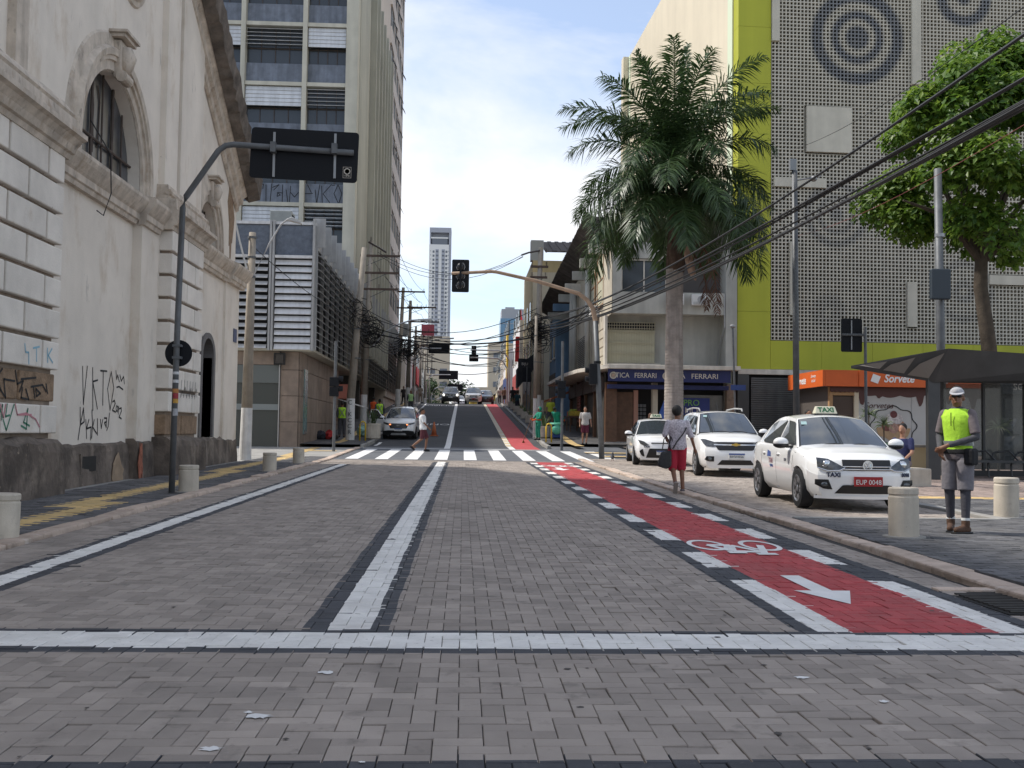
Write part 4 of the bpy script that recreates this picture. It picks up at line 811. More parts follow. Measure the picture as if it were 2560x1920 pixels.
# ---- tall building with pierced lattice front and lime green frame
M_lime = mat('lime_panel', (.42, .43, .035), .6, noise=(.5, .06), streak=(1, .08), rand=.03)
M_creamw = mat('cream_side_wall', (.66, .58, .44), .85, noise=(.35, .06), streak=(.8, .06))
M_pale = mat('pale_green_edge', (.62, .68, .50), .8)
M_patch = mat('flat_panel', (.54, .50, .41), .8, noise=(1.2, .1), streak=(2, .1))
def lattice_mat():
    m = bpy.data.materials.new('lattice_block'); m.use_nodes = True; t = m.node_tree; N = t.nodes; k = t.links.new; b = N['Principled BSDF']; b.inputs['Roughness'].default_value = .85
    tc_ = N.new('ShaderNodeTexCoord'); sp = N.new('ShaderNodeSeparateXYZ'); cb = N.new('ShaderNodeCombineXYZ'); k(tc_.outputs['Object'], sp.inputs[0]); k(sp.outputs[0], cb.inputs[0]); k(sp.outputs[2], cb.inputs[2])
    acc = None
    for cx, cz, R, rings, amt in ((6.1, 21.3, 2.6, ((0, .6), (.95, 1.36), (1.8, 2.4)), 1), (11.7, 23.6, 2.0, ((0, .35), (.9, 1.45)), 1), (5.0, 12.3, 2.0, ((0, .35), (.75, 1.0), (1.3, 1.65)), .5), (11.6, 8.6, 2.2, ((.2, .6), (1.2, 1.6)), .35), (4.6, 7.4, 1.4, ((.2, .9),), .25)):
        d = N.new('ShaderNodeVectorMath'); d.operation = 'DISTANCE'; k(cb.outputs[0], d.inputs[0]); d.inputs[1].default_value = (cx, 0, cz)
        q = N.new('ShaderNodeMath'); q.operation = 'DIVIDE'; k(d.outputs['Value'], q.inputs[0]); q.inputs[1].default_value = R
        r = N.new('ShaderNodeValToRGB'); k(q.outputs[0], r.inputs[0]); el = r.color_ramp.elements; el[0].position = 0; el[1].position = 1; g0 = (0, 0, 0, 1); g1 = (amt, amt, amt, 1)
        el[0].color = g1 if rings[0][0] == 0 else g0; el[1].color = g0
        for a, c in rings:
            for p, cc in ((a-.11, g0), (a+.11, g1), (c-.11, g1), (c+.11, g0)):
                if p > 0: e = el.new(min(.999, p/R)); e.color = cc
        if acc is None: acc = r.outputs[0]
        else:
            x_ = N.new('ShaderNodeMath'); x_.operation = 'MAXIMUM'; k(acc, x_.inputs[0]); k(r.outputs[0], x_.inputs[1]); acc = x_.outputs[0]
    mx = N.new('ShaderNodeMix'); mx.data_type = 'RGBA'; mx.inputs[6].default_value = (.52, .48, .395, 1); mx.inputs[7].default_value = (.185, .19, .195, 1)
    ns = N.new('ShaderNodeTexNoise'); ns.inputs['Scale'].default_value = 1.5; ns.inputs['Detail'].default_value = 5; k(tc_.outputs['Object'], ns.inputs['Vector'])
    mr = N.new('ShaderNodeMapRange'); mr.inputs['To Min'].default_value = .75; mr.inputs['To Max'].default_value = 1.2; k(ns.outputs['Fac'], mr.inputs[0])
    x_ = N.new('ShaderNodeMath'); x_.operation = 'MULTIPLY'; k(acc, x_.inputs[0]); k(mr.outputs[0], x_.inputs[1]); x_.use_clamp = True
    hs = N.new('ShaderNodeHueSaturation'); k(mr.outputs[0], hs.inputs['Value']); k(x_.outputs[0], mx.inputs[0]); k(mx.outputs[2], hs.inputs['Color']); k(hs.outputs[0], b.inputs['Base Color'])
    return m
M_lat = lattice_mat()
gb = root('green_lattice_building', (13.4, 50.3, 0), 'tall building with pierced grey lattice front, painted rings and lime green frame', 'building', rz=.04)
gB = lambda fn, name, m, par=None, **k: B_(fn, name, m, par or gb, world=False, **k)
GW, GT_ = 20.0, 27.0
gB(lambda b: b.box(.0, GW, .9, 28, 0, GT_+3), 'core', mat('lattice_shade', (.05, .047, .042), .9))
gB(lambda b: b.box(-.06, -.01, .8, 28, .3, GT_+3), 'side_wall', M_creamw)
gB(lambda b: b.box(-.09, -.061, .8, 1.6, .3, GT_+3), 'edge_strip', M_pale); gB(lambda b: b.box(-.09, -.061, 26.8, 28, .3, GT_+3), 'edge_strip', M_pale)
gB(lambda b: b.box(-.5, -.09, 27.4, 28.2, .3, GT_+3), 'rear_column', M_creamw)
for j in range(9): gB(lambda b: b.box(-.02, 1.64, -.02, .85, 4.5+2.85*j, 4.5+2.85*(j+1)-.012), 'green_panel', M_lime)
for i in range(7): gB(lambda b: b.box(1.652+2.6*i, 1.64+2.6*(i+1), -.025, .6, 4.52, 5.93), 'green_panel', M_lime)
pit, hol = .187, .058
PAN = [(1.67, 2.06, 20.9, 30), (3.45, 5.78, 15.38, 17.68), (8.9, 9.38, 19.0, 30), (12.25, 17, 21.35, 21.82), (1.8, 4.45, 13.58, 14.05), (2.6, 3.02, 7.2, 10.85), (8.62, 9.1, 6.75, 9.0), (12.9, 17, 8.98, 9.46)]
b = MB(); nx, nz = int((GW-1.7)/pit), int((GT_-5.95)/pit)
for i in range(nx):
    for j in range(nz):
        x, z = 1.68+pit*i, 5.96+pit*j
        if any(a < x+pit*.5 < c and d < z+pit*.5 < e for a, c, d, e in PAN): continue
        o_ = [(x, 0, z), (x+pit, 0, z), (x+pit, 0, z+pit), (x, 0, z+pit)]; h0, h1 = .028, pit-.028
        q_ = [(x+h0, 0, z+h0), (x+h1, 0, z+h0), (x+h1, 0, z+h1), (x+h0, 0, z+h1)]; d_ = [(p[0], .2, p[2]) for p in q_]
        b.add(o_+q_+d_, [(0, 1, 5, 4), (1, 2, 6, 5), (2, 3, 7, 6), (3, 0, 4, 7), (4, 5, 9, 8), (5, 6, 10, 9), (6, 7, 11, 10), (7, 4, 8, 11)])
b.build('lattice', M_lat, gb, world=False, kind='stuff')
for a, c, d, e in PAN: gB(lambda b: b.box(a, c, -.14, .3, d, e), 'flat_panel', M_patch, bevel=.01)
# shuttered shopfronts below
M_shut = mat('roller_shutter', (.15, .15, .145), .55, metal=.2, noise=(2, .15), streak=(4, .15))
gB(lambda b: b.box(.1, GW, .3, .89, .2, 4.5), 'shop_back', M_dark)
gB(lambda b: b.box(-.02, .55, -.1, .8, .2, 4.49), 'shop_pier', mat('dark_pier', (.07, .072, .07), .7)); gB(lambda b: b.box(0, 7, -.12, .3, 4.25, 4.5), 'shutter_rail', M_can)
for x0 in (.7, 3.1):
    for j in range(32): gB(lambda b: b.prism([(x0, .1, .75+.105*j), (x0, .06, .78+.105*j), (x0, .06, .83+.105*j), (x0, .1, .85+.105*j)], (2.3, 0, 0)), 'shutter_slat', M_shut)

# ---- ice cream kiosk
M_org = mat('kiosk_orange', (.62, .115, .02), .55, noise=(1.5, .1)); M_wl = mat('print_white', (.75, .74, .72), .5)
M_choc = mat('chocolate_print', (.085, .028, .022), .5); M_kw = mat('kiosk_white', (.46, .45, .43), .5, noise=(.8, .06))
ki = root('ice_cream_kiosk', (19, 44.5, gz(44)), 'ice cream kiosk with orange fascia and chocolate drip print under the lattice building', 'kiosk')
kB = lambda fn, name, m, par=None, **k: B_(fn, name, m, par or ki, **k); zk = gz(44)
kB(lambda b: b.box(15.9, 23.0, 44.7, 49, zk, 3.45), 'body', mat('kiosk_dark', (.10, .085, .075), .7))
for x0, x1, y0, y1, nm in ((15.55, 17.0, 44.0, 44.12, 'fascia'), (17.01, 19.35, 43.96, 44.12, 'fascia'), (19.36, 22.85, 43.98, 44.12, 'fascia')): kB(lambda b: b.box(x0, x1, y0, y1, 3.42, 4.12), nm, M_org)
lf = kB(lambda b: b.box(15.43, 15.54, 44.0, 48.8, 3.42, 4.12), 'fascia', M_org)
kB(lambda b: b.box(15.56, 22.8, 44.13, 49, 4.0, 4.08), 'roof', M_dark)
F0 = lambda x, z, y=43.95: frame((x, y, z), (1, 0, 0), (0, 0, 1), (0, -1, 0))
text_mesh('fascia_lettering', 'Sorvete', .48, F0(18.75, 3.77), M_wl, ki, shear=.25, sx=.88, bold=.012)
text_mesh('fascia_lettering', 'da Vila', .24, F0(20.6, 3.68, 43.97), M_wl, ki, shear=.3)
FL = lambda y, z: frame((15.425, y, z), (0, -1, 0), (0, 0, 1), (-1, 0, 0))
text_mesh('fascia_lettering', 'Sorvete', .46, FL(46.9, 3.75), M_wl, ki, shear=.25, sx=.95, bold=.01); text_mesh('fascia_lettering', 'Sorvete\ndo Sul', .2, FL(45.2, 3.8), M_wl, ki, shear=.25)
kB(lambda b: b.prism([(17.62, 43.95, 3.98), (17.95, 43.95, 3.86), (17.82, 43.95, 3.55), (17.5, 43.95, 3.66)], (0, -.01, 0)), 'fascia_logo', M_wl)
kB(lambda b: b.box(17.2, 22.9, 44.55, 44.68, zk, 3.42), 'front_wall', M_kw)
for x in (19.55, 21.4): kB(lambda b: b.box(x, x+.015, 44.535, 44.549, zk, 3.4), 'panel_joint', M_fin)
drip = [(17.2, 3.42), (22.9, 3.42)]; n = 80
for i in range(n+1):
    x = 22.9-5.7*i/n; d = .30+.10*abs(math.sin(x*3.3))+.05*math.sin(x*1.7+1)
    for c_, w_, h_ in ((17.35, .14, .45), (19.95, .13, .5), (18.1, .1, .15), (21.2, .12, .35), (22.3, .12, .5)): d += h_*math.exp(-((x-c_)/w_)**4)
    drip.append((x, 3.42-d))
kB(lambda b: b.prism([(x, 44.53, z) for x, z in drip], (0, .012, 0)), 'drip_print', M_choc)
text_mesh('wall_lettering', 'Sorvetes', .36, F0(18.1, 2.62, 44.53), M_choc, ki, shear=.3)
cx, cz = 18.75, 1.75
kB(lambda b: [b.quad(*[(cx+r*(1+.07*math.cos(8*t))*math.cos(t)*1.02, 44.53, cz+r*(1+.07*math.cos(8*t))*math.sin(t)*.86) for t, r in ((2*math.pi*i/64, .98), (2*math.pi*(i+1)/64, .98), (2*math.pi*(i+1)/64, .93), (2*math.pi*i/64, .93))]) for i in range(64)], 'badge_outline', mat('black_metal', (.02, .02, .02)))
kB(lambda b: b.poly([(cx+.72*math.cos(math.pi+math.pi*i/20)*(1.05), 44.525, cz-.12+.5*math.sin(math.pi+math.pi*i/20)+.05*math.cos(i)) for i in range(21)]), 'cup_print', mat('wafer', (.45, .3, .17), .7, noise=(6, .2)))
for i, (dx, dz, r, c_) in enumerate(((-.3, .0, .24, (.2, .08, .06)), (.3, -.02, .24, (.32, .16, .1)), (0, -.1, .22, (.42, .25, .2)), (-.15, .3, .24, (.62, .58, .55)), (.17, .3, .23, (.55, .5, .48)), (.0, .5, .16, (.16, .05, .05)))):
    kB(lambda b: b.poly([(cx+dx+r*math.cos(2*math.pi*k/18), 44.52-.002*i, cz+dz+r*math.sin(2*math.pi*k/18)) for k in range(18)]), 'scoop_print', mat('scoop%d' % i, c_, .7, noise=(9, .5)))
kB(lambda b: b.prism([(20.35, 44.54, 3.0), (20.9, 44.54, 3.05), (20.95, 44.54, 2.5), (20.5, 44.54, 2.3)], (0, .008, 0)), 'dice_print', mat('pale_print', (.6, .6, .58), .6))
sd_ = kB(lambda b: b.box(15.95, 17.0, 44.62, 44.69, zk, 3.0), 'side_shutter', mat('brown_shutter', (.09, .06, .045), .6)); [kB(lambda b: b.box(15.97, 16.98, 44.595, 44.62, zk+.1*j, zk+.07+.1*j), 'slat', mat('brown_shutter', (.09, .06, .045)), sd_) for j in range(1, 24)]
kB(lambda b: b.box(17.0, 17.2, 44.5, 44.75, zk, 3.42), 'post', M_creamw); kB(lambda b: (b.box(15.9, 16.05, 44.5, 44.7, zk, 3.42), b.box(16.06, 17.0, 44.5, 44.7, 3.05, 3.2)), 'shutter_frame', mat('wood_tan', (.4, .24, .12), .7))
kB(lambda b: b.prism([(15.9, 44.4, 3.42), (17.2, 44.4, 3.42)]+[(17.2-1.3*i/20, 44.4, 3.25-.08*abs(math.sin(i*1.1))) for i in range(21)], (0, .05, 0)), 'valance', M_choc)

# ---- bus shelter behind the guard
M_can2 = mat('shelter_dark', (.055, .056, .058), .45, metal=.3, noise=(2, .2)); M_can3 = mat('shelter_panel', (.16, .145, .13), .5)
bs = root('bus_shelter', (11.6, 25.2, gz(25)), 'dark bus shelter with folded roof and glass panels behind the man in the vest', 'bus shelter')
kS = lambda fn, name, m, par=None, **k: B_(fn, name, m, par or bs, **k); zs = gz(25)+.04
Tp, A1, A2, B1, B2 = Vector((9.85, 26, 3.06)), Vector((11.72, 24.6, 3.42)), Vector((16.5, 24.6, 3.2)), Vector((11.55, 25.0, 2.62)), Vector((16.5, 25.0, 2.78))
K1, K2 = Vector((11.7, 28.5, 3.3)), Vector((16.5, 28.5, 3.2))
kS(lambda b: b.add([Tp, A1, A2, B1, B2, K1, K2, Tp-Vector((0, 0, .07))], [(0, 1, 5), (1, 2, 6, 5), (7, 3, 1, 0), (3, 4, 2, 1), (7, 5, 3), (3, 5, 6, 4), (0, 5, 7)]), 'roof', M_can2)
kS(lambda b: [b.poly([Tp+(A1-Tp)*(.12+.29*i)+Vector((.02, -.02, -.03-.11*i)), Tp+(A1-Tp)*(.37+.29*i)+Vector((.02, -.02, -.05-.02*i)), Tp+(B1-Tp)*(.37+.29*i)+Vector((-.05, -.03, .07)), Tp+(B1-Tp)*(.12+.29*i)+Vector((-.05, -.03, .05))]) for i in range(3)], 'roof_panel', M_can3, kind='stuff')
kS(lambda b: b.box(11.42, 11.72, 25.05, 25.2, zs, 2.7), 'column', M_can2); kS(lambda b: b.box(15.9, 16.2, 25.1, 25.25, zs, 2.9), 'column', M_can2)
kS(lambda b: b.box(12.9, 17.6, 27.55, 27.65, zs, zs+.16), 'base_rail', M_can2); kS(lambda b: b.box(12.9, 17.6, 27.57, 27.63, 2.75, 2.85), 'top_rail', M_can2)
M_shg = mat('shelter_glass', (.10, .11, .11), .06, spec=.6, alpha=.55)
for i in range(4):
    kS(lambda b: b.box(13.0+1.15*i, 14.08+1.15*i, 27.6, 27.615, zs+.18, 2.74), 'glass_panel', M_shg); kS(lambda b: b.box(12.92+1.15*i, 12.98+1.15*i, 27.55, 27.65, zs+.16, 2.75), 'post', M_can2)
for i in range(6): kS(lambda b: b.tube([(13.0+.62*i, 26.4, zs+.02), (13.0+.62*i, 26.45, zs+.35), (13.2+.62*i, 26.5, zs+.66), (13.6+.62*i, 26.5, zs+.7), (13.85+.62*i, 26.5, zs+.45)], .025, 6), 'hoop', M_can2)
kS(lambda b: b.box(12.9, 17, 26.2, 26.6, zs+.40, zs+.46), 'bench', M_can2)
# dark shop behind the shelter, with parked van
ds = root('dark_shopfront', (24, 43, gz(43)), 'dark glazed shopfront with small lettering behind the bus shelter', 'shop')
B_(lambda b: b.box(23.2, 33, 44.2, 49.8, gz(43), 4.4), 'wall', mat('dark_shop_wall', (.04, .042, .045), .4), ds); B_(lambda b: b.box(23.3, 30, 43.9, 44.19, 3.2, 3.9), 'fascia', mat('fascia_slate', (.035, .045, .055), .5), ds)
text_mesh('fascia_lettering', 'SGA TEM', .42, F0(24.6, 3.5, 43.89), M_lett, ds)
for i in range(4): B_(lambda b: b.box(23.5+1.5*i, 24.9+1.5*i, 44.1, 44.19, gz(43)+.3, 3.0), 'window', mat('shop_glass2', (.08, .085, .085), .1, noise=(.8, .6)), ds)
# ================================================================ far buildings
def tower_block(name, label, x0, x1, y, h, m, rows, cols, ww, wh, z0, fh, winm, y1=None, lift=0):
    r = root(name, ((x0+x1)/2, y, gz(y)), label, 'building')
    B_(lambda b: b.box(x0, x1, y, y1 or y+(x1-x0), -5, h), 'wall', m, r)
    gap = (x1-x0)/cols
    src = None
    for j in range(rows):
        for i in range(cols):
            loc = Vector((x0+gap*(i+.5), y-.12, z0+fh*j))
            if src is None:
                src = MB().box(-ww/2, ww/2, 0, .12, 0, wh).build('window', winm, r, world=False); o = src
            else: o = src.copy(); col.objects.link(o)
            o.location = loc-off(r)
    return r
M_skw = mat('tower_white', (.78, .76, .72), .8); M_skg = mat('tower_grey', (.40, .41, .45), .8); M_skwin = mat('far_window', (.16, .17, .19), .3)
sk = root('white_skyscraper', (-17, 750, 0), 'slender white and grey residential skyscraper at the end of the street', 'skyscraper')
X0, X1, SY = -26.4, -10.6, 750
B_(lambda b: b.box(X0, X1-1.6, SY, SY+16, -10, 136.5), 'body', M_skw, sk); B_(lambda b: b.box(X1-1.59, X1, SY+.8, SY+16, -10, 148), 'grey_edge', M_skg, sk)
B_(lambda b: (b.box(X0+.2, X0+1.2, SY+.9, SY+12, 136.5, 148), b.box(X0+1.2, X1-1.6, SY+6, SY+15, 136.5, 147), b.box(X0+.2, X1, SY+.85, SY+15.5, 145.5, 149)), 'crown', M_skg, sk)
B_(lambda b: b.box(X0+2, X1-2.6, SY+1, SY+5, 136.6, 141), 'penthouse', M_skwin, sk); B_(lambda b: b.box(X0+1.2, X1-2.2, SY+.8, SY+5.2, 141, 142), 'penthouse_roof', M_skw, sk)
for cx in (-20.6, -16.2): B_(lambda b: b.box(cx-1.1, cx+1.1, SY-.35, SY-.01, 0, 133), 'balcony_strip', M_skg, sk)
proto_w = {}
for j in range(44):
    z = 132.0-2.98*j
    for cx, w_, h_ in ((-25.3, .35, .6), (-23.2, 1.3, 1.6), (-20.6, 1.7, 1.3), (-16.2, 1.7, 1.3), (-13.9, 1.3, 1.6), (-12.6, .35, .6)):
        if z < 20: continue
        key = (w_, h_, abs(cx+18.4) < 3)
        if key not in proto_w: proto_w[key] = MB().box(-w_/2, w_/2, 0, .3, 0, h_).build('window', M_skwin, sk, world=False); o = proto_w[key]
        else: o = proto_w[key].copy(); col.objects.link(o)
        o.location = Vector((cx, SY-(.5 if key[2] else .12), z-h_))-off(sk)
    if 14 <= j <= 20: B_(lambda b: b.box(-23.9, -13.3, SY-.2, SY-.002, z-2.5, z-1.75), 'grey_band', M_skg, sk)
gt = root('glass_tower', (13, 300, 0), 'blue glass office tower far behind the right-hand shops', 'building')
M_gl = mat('blue_curtain_glass', (.16, .30, .44), .15, noise=(.05, .2)); M_gl2 = mat('grey_crown', (.35, .36, .38), .6)
B_(lambda b: b.box(10.4, 19, 300, 312, 0, 34.2), 'curtain_wall', M_gl, gt); B_(lambda b: (b.box(10.7, 18.5, 300.5, 311, 34.2, 37.0), b.box(11.8, 14.5, 301, 308, 37.0, 37.6)), 'crown', M_gl2, gt)
for j in range(10): B_(lambda b: b.box(10.35, 19.05, 299.9, 299.99, 2+3.4*j, 2.18+3.4*j), 'floor_line', M_gl2, gt)
for i in range(7): B_(lambda b: b.box(10.4+1.42*i, 10.46+1.42*i, 299.9, 299.98, 0, 34.2), 'mullion', M_gl2, gt)
W_ = mat('far_beige', (.55, .47, .36), .85, noise=(.2, .08)); W2 = mat('far_tan', (.50, .40, .30), .85, noise=(.2, .08)); W3 = mat('far_pale', (.56, .54, .5), .85, noise=(.2, .08))
tower_block('tan_office_block', 'plain tan block behind the yellow chapel front', 5.4, 17, 230, 21, W_, 4, 3, 1.6, 1.2, 8, 3.2, M_skwin)
tower_block('narrow_tan_tower', 'narrow tan tower rising behind the tan block', 15.5, 20.5, 262, 32, W2, 6, 2, 1.2, 1.5, 12, 3.2, M_skwin)
tower_block('beige_left_block', 'beige flat-roofed block behind the left utility poles', -12.5, -3.6, 260, 25, W_, 3, 3, 1.8, 1.3, 9, 3.3, M_skwin)
rb = tower_block('grey_roofline_block', 'grey block with dark opening low on the left skyline', -13, -7.6, 200, 13.0, W3, 1, 1, 4, 1.8, 10.3, 3, M_dark)
tower_block('pale_left_house', 'pale house with striped awning past the podium on the left', -12, -5.8, 103.5, 9.5, W3, 1, 3, 1.2, 1.4, 6.5, 3, M_skwin, y1=118)
bb = root('red_billboard', (-9, 150, gz(150)), 'dark red rooftop billboard left of the skyscraper', 'billboard')
B_(lambda b: b.box(-5.7, -4.0, 138, 138.3, 13.9, 15.4), 'panel', mat('billboard_red', (.22, .035, .05), .6, noise=(.5, .2)), bb); B_(lambda b: [b.box(x, x+.1, 138.35, 138.5, 9, 15.3) for x in (-5.5, -4.9, -4.3)], 'frame', M_iron, bb, kind='stuff')
rshop = simple_house('red_shop_house', 'small shop with bright red fascia beyond the podium on the left', -13, -5.6, 119, 133, 9.8, W3, 1, 3, base=M_shade, side=1)
B_(lambda b: b.box(-5.75, -5.35, 119, 131, 6.6, 8.6), 'red_fascia', mat('banner_red', (.55, .03, .035)), rshop); B_(lambda b: b.box(-9, -5.6, 118.8, 118.98, 6.4, 8.8), 'red_panel', mat('banner_red', (.55, .03, .035)), rshop)
B_(lambda b: [b.prism([(-9+.36*i, 118.7, 9.0), (-8.8+.36*i, 118.7, 9.0), (-8.5+.36*i, 118.7, 10.6), (-8.7+.36*i, 118.7, 10.6)], (0, .05, 0)) for i in range(9)], 'striped_screen', M_can, rshop, kind='stuff')
for k, (y, h, m_) in enumerate(((136, 10.5, W2), (156, 9.5, W3), (178, 9, W_))):
    simple_house('left_row_house', ('tan shop house beyond the red fascia on the left', 'pale shop house further along the left side', 'last beige house along the left side')[k], -14, -6.2-k*.4, y, y+18, h, m_, 1, 4, base=M_shade, side=1)
cp_ = root('yellow_chapel_front', (6, 190, gz(190)), 'small yellow classical portico at the bend of the street', 'building')
M_cy = mat('portico_yellow', (.62, .43, .1), .8)
B_(lambda b: b.box(1.2, 12, 190.6, 200, 0, 9.2), 'wall', M_cy, cp_); B_(lambda b: b.box(.8, 11.8, 189.4, 190.6, 8.0, 9.4), 'entablature', W_, cp_); B_(lambda b: b.box(2.5, 6.2, 190.4, 190.58, 2.5, 6.9), 'doorway', W3, cp_)
for x in (1.4, 2.2, 6.6, 7.4, 11): B_(lambda b: b.cyl((x, 190, 2.5), (x, 190, 8.0), .32, n=12), 'column', M_cy, cp_)
# ================================================================ poles, signals, signs, cables, bollards
M_galv = mat('galvanised', (.13, .135, .14), .55, metal=.3, noise=(4, .25))
M_blk = mat('sign_back_black', (.010, .011, .014), .6, spec=.2); M_perf = mat('perforated_strip', (.30, .30, .30), .4, metal=.6)
M_cpole = mat('concrete_pole', (.33, .29, .24), .9, noise=(2.5, .25), streak=(4, .2)); M_cpw = mat('whitewash', (.60, .59, .57), .9, noise=(3, .2), streak=(5, .2))
M_arm = mat('crossarm', (.10, .07, .055), .9, noise=(4, .3)); M_ins = mat('insulator', (.05, .035, .03), .3); M_cab = mat('cable_black', (.013, .013, .014), .6)
M_rustarm = mat('rusty_arm', (.36, .25, .17), .7, noise=(5, .3)); M_boll = mat('bollard_stone', (.52, .465, .385), .85, noise=(3, .16), streak=(6, .14), bump=(60, .25), pos=True, stains=((5, .57, .68, .5, (.30, .25, .2), .8), (18, .64, .72, .6, (.22, .19, .16), 1)))
def pc(fn, name, m, par, **k): return B_(fn, name, m, par, **k)
zl = lambda y: gz(y)+.035
# bollards
bp = None
for i, (x, y, lb_) in enumerate(((-4.62, 10.75, 'concrete bollard nearest the camera on the left pavement'), (-4.62, 17.9, 'concrete bollard beside the sign pole on the left'), (-4.66, 25.5, 'third concrete bollard along the left kerb'), (-4.73, 30.4, 'concrete bollard on the left kerb nearest the zebra crossing'), (5.02, 11.65, 'pale concrete bollard in front of the taxi number plate'), (7.68, 14.4, 'concrete bollard right of the man in the yellow vest'))):
    r = root('bollard', (x, y, zl(y)), lb_, 'bollard', 'concrete bollards along the kerbs'); r.rotation_euler = (.012*math.sin(i*3.1), .014*math.cos(i*2.3), i*1.3); r.scale = (1, 1, .8 if x < 0 else 1)
    B_(lambda b: b.lathe((0, 0, 0), [(.165, -.02), (.165, .45), (.155, .462), (.155, .475), (.165, .487), (.165, .545), (.155, .56), (0.0, .562)], 28), 'shaft', M_boll, r, world=False, smooth=False)
    B_(lambda b: b.lathe((0, 0, 0), [(.24, -.03), (.235, .012), (.166, .013)], 24), 'mortar_ring', M_conc, r, world=False)
for o in [o for o in col.objects if o.name.startswith('shaft')]: smooth_by_angle(o, 30)
# overhead sign seen from behind, on the left cantilever pole
sp_ = root('cantilever_sign', (-4.78, 17.6, zl(17.6)), 'black back of an overhead road sign on a bent grey pole, left', 'road sign')
pc(lambda b: b.tube([(-4.82, 17.6, 0), (-4.80, 17.6, 3), (-4.77, 17.6, 4.95), (-4.72, 17.6, 5.14), (-4.2, 17.6, 5.94), (-4.08, 17.6, 6.03), (-3.95, 17.6, 6.05), (-1.93, 17.6, 5.96)], .05, 14), 'pole', M_galv, sp_, smooth=True)
def rr_board(b, cx, cz, w_, h_, y, th, rad=.06, tl=0):
    pts = []
    for sx, sz, a0 in ((1, 1, 0), (-1, 1, 90), (-1, -1, 180), (1, -1, 270)):
        for q in range(5):
            a = R_(a0+22.5*q); pts.append((sx*(w_/2-rad)+rad*math.cos(a), sz*(h_/2-rad)+rad*math.sin(a)))
    b.prism([(cx+x*math.cos(tl)-z*math.sin(tl), y, cz+x*math.sin(tl)+z*math.cos(tl)) for x, z in pts], (0, th, 0))
bd = pc(lambda b: rr_board(b, -2.77, 5.92, 1.82, .87, 17.67, .012, tl=-.03), 'board', M_blk, sp_)
for x in (-3.28, -2.25):
    pc(lambda b: b.box(x-.02, x+.02, 17.655, 17.669, 5.53, 6.3), 'strip', M_perf, bd)
    pc(lambda b: b.box(x-.045, x+.045, 17.52, 17.67, 5.93, 6.1), 'clamp', M_galv, bd)
lg = pc(lambda b: [b.box(-2.11, -1.97, 17.66, 17.664, 5.54+z, 5.545+z) for z in (0, .185)]+[b.box(x, x+.005, 17.66, 17.664, 5.546, 5.724) for x in (-2.11, -1.975)], 'maker_mark', M_lett, bd, kind='stuff')
pc(lambda b: b.lathe((0, 0, 0), [(.055, 0), (.055, .003), (.04, .003), (.04, 0)], 18).xform(Matrix.Translation((-2.04, 17.664, 5.655)) @ Matrix.Rotation(R_(90), 4, 'X')), 'maker_mark', M_lett, bd)
text_mesh('maker_mark', 'TIME', .045, frame((-2.04, 17.66, 5.575), (1, 0, 0), (0, 0, 1), (0, -1, 0)), M_lett, bd, ext=.001)
rs_ = pc(lambda b: b.cyl((-4.79, 17.67, 2.5), (-4.79, 17.685, 2.5), .225, n=36), 'round_sign_back', M_blk, sp_)
for z in (2.42, 2.62): pc(lambda b: b.box(-4.86, -4.72, 17.535, 17.67, z-.02, z+.02), 'clamp', M_galv, rs_)
for z, h_, m_ in ((1.66, .07, (.5, .28, .05)), (1.735, .09, (.3, .03, .04)), (1.83, .07, (.45, .2, .06)), (2.0, .05, (.6, .6, .6)), (2.14, .045, (.6, .6, .6)), (1.45, .12, (.35, .35, .36))):
    pc(lambda b: b.cyl((-4.805, 17.6, z), (-4.805, 17.6, z+h_), .0515, n=16), 'sticker', mat('sticker%.2f' % z, m_, .6, noise=(30, .3)), sp_)
# concrete street lamp with two arms
lp = root('street_lamp', (-6.6, 33, zl(33)), 'concrete lamp post with whitewashed foot and two lamp arms beside the church', 'street lamp')
pc(lambda b: b.cyl((-6.78, 33, 1.9), (-6.74, 33, 7.45), .17, .105, n=14), 'post', M_cpole, lp, smooth=True); pc(lambda b: b.cyl((-6.8, 33, .1), (-6.78, 33, 1.9), .19, .171, n=14), 'whitewashed_foot', M_cpw, lp)
for z in (6.0, 6.62, 7.25): pc(lambda b: b.cyl((-6.75, 33, z), (-6.75, 33, z+.07), .14, n=12), 'band', M_galv, lp)
for pts, nm in (([(-6.68, 32.95, 6.05), (-6.2, 32.95, 7.1), (-5.85, 32.95, 7.72), (-5.62, 32.95, 7.9)], 'r'), ([(-6.82, 32.95, 6.05), (-7.1, 32.9, 7.1), (-7.3, 32.85, 7.95)], 'l')):
    a = pc(lambda b: b.tube(pts, .03, 8), 'arm', M_steel, lp); e = pts[-1]; d = 1 if nm == 'r' else -1
    pc(lambda b: b.prism([(e[0]-.05*d, e[1]-.1, e[2]-.04), (e[0]+.42*d, e[1]-.1, e[2]-.16), (e[0]+.42*d, e[1]-.1, e[2]-.08), (e[0]+.1*d, e[1]-.1, e[2]+.06)], (0, .22, 0)), 'lantern', mat('lantern_grey', (.5, .5, .49), .4), a, bevel=.015)
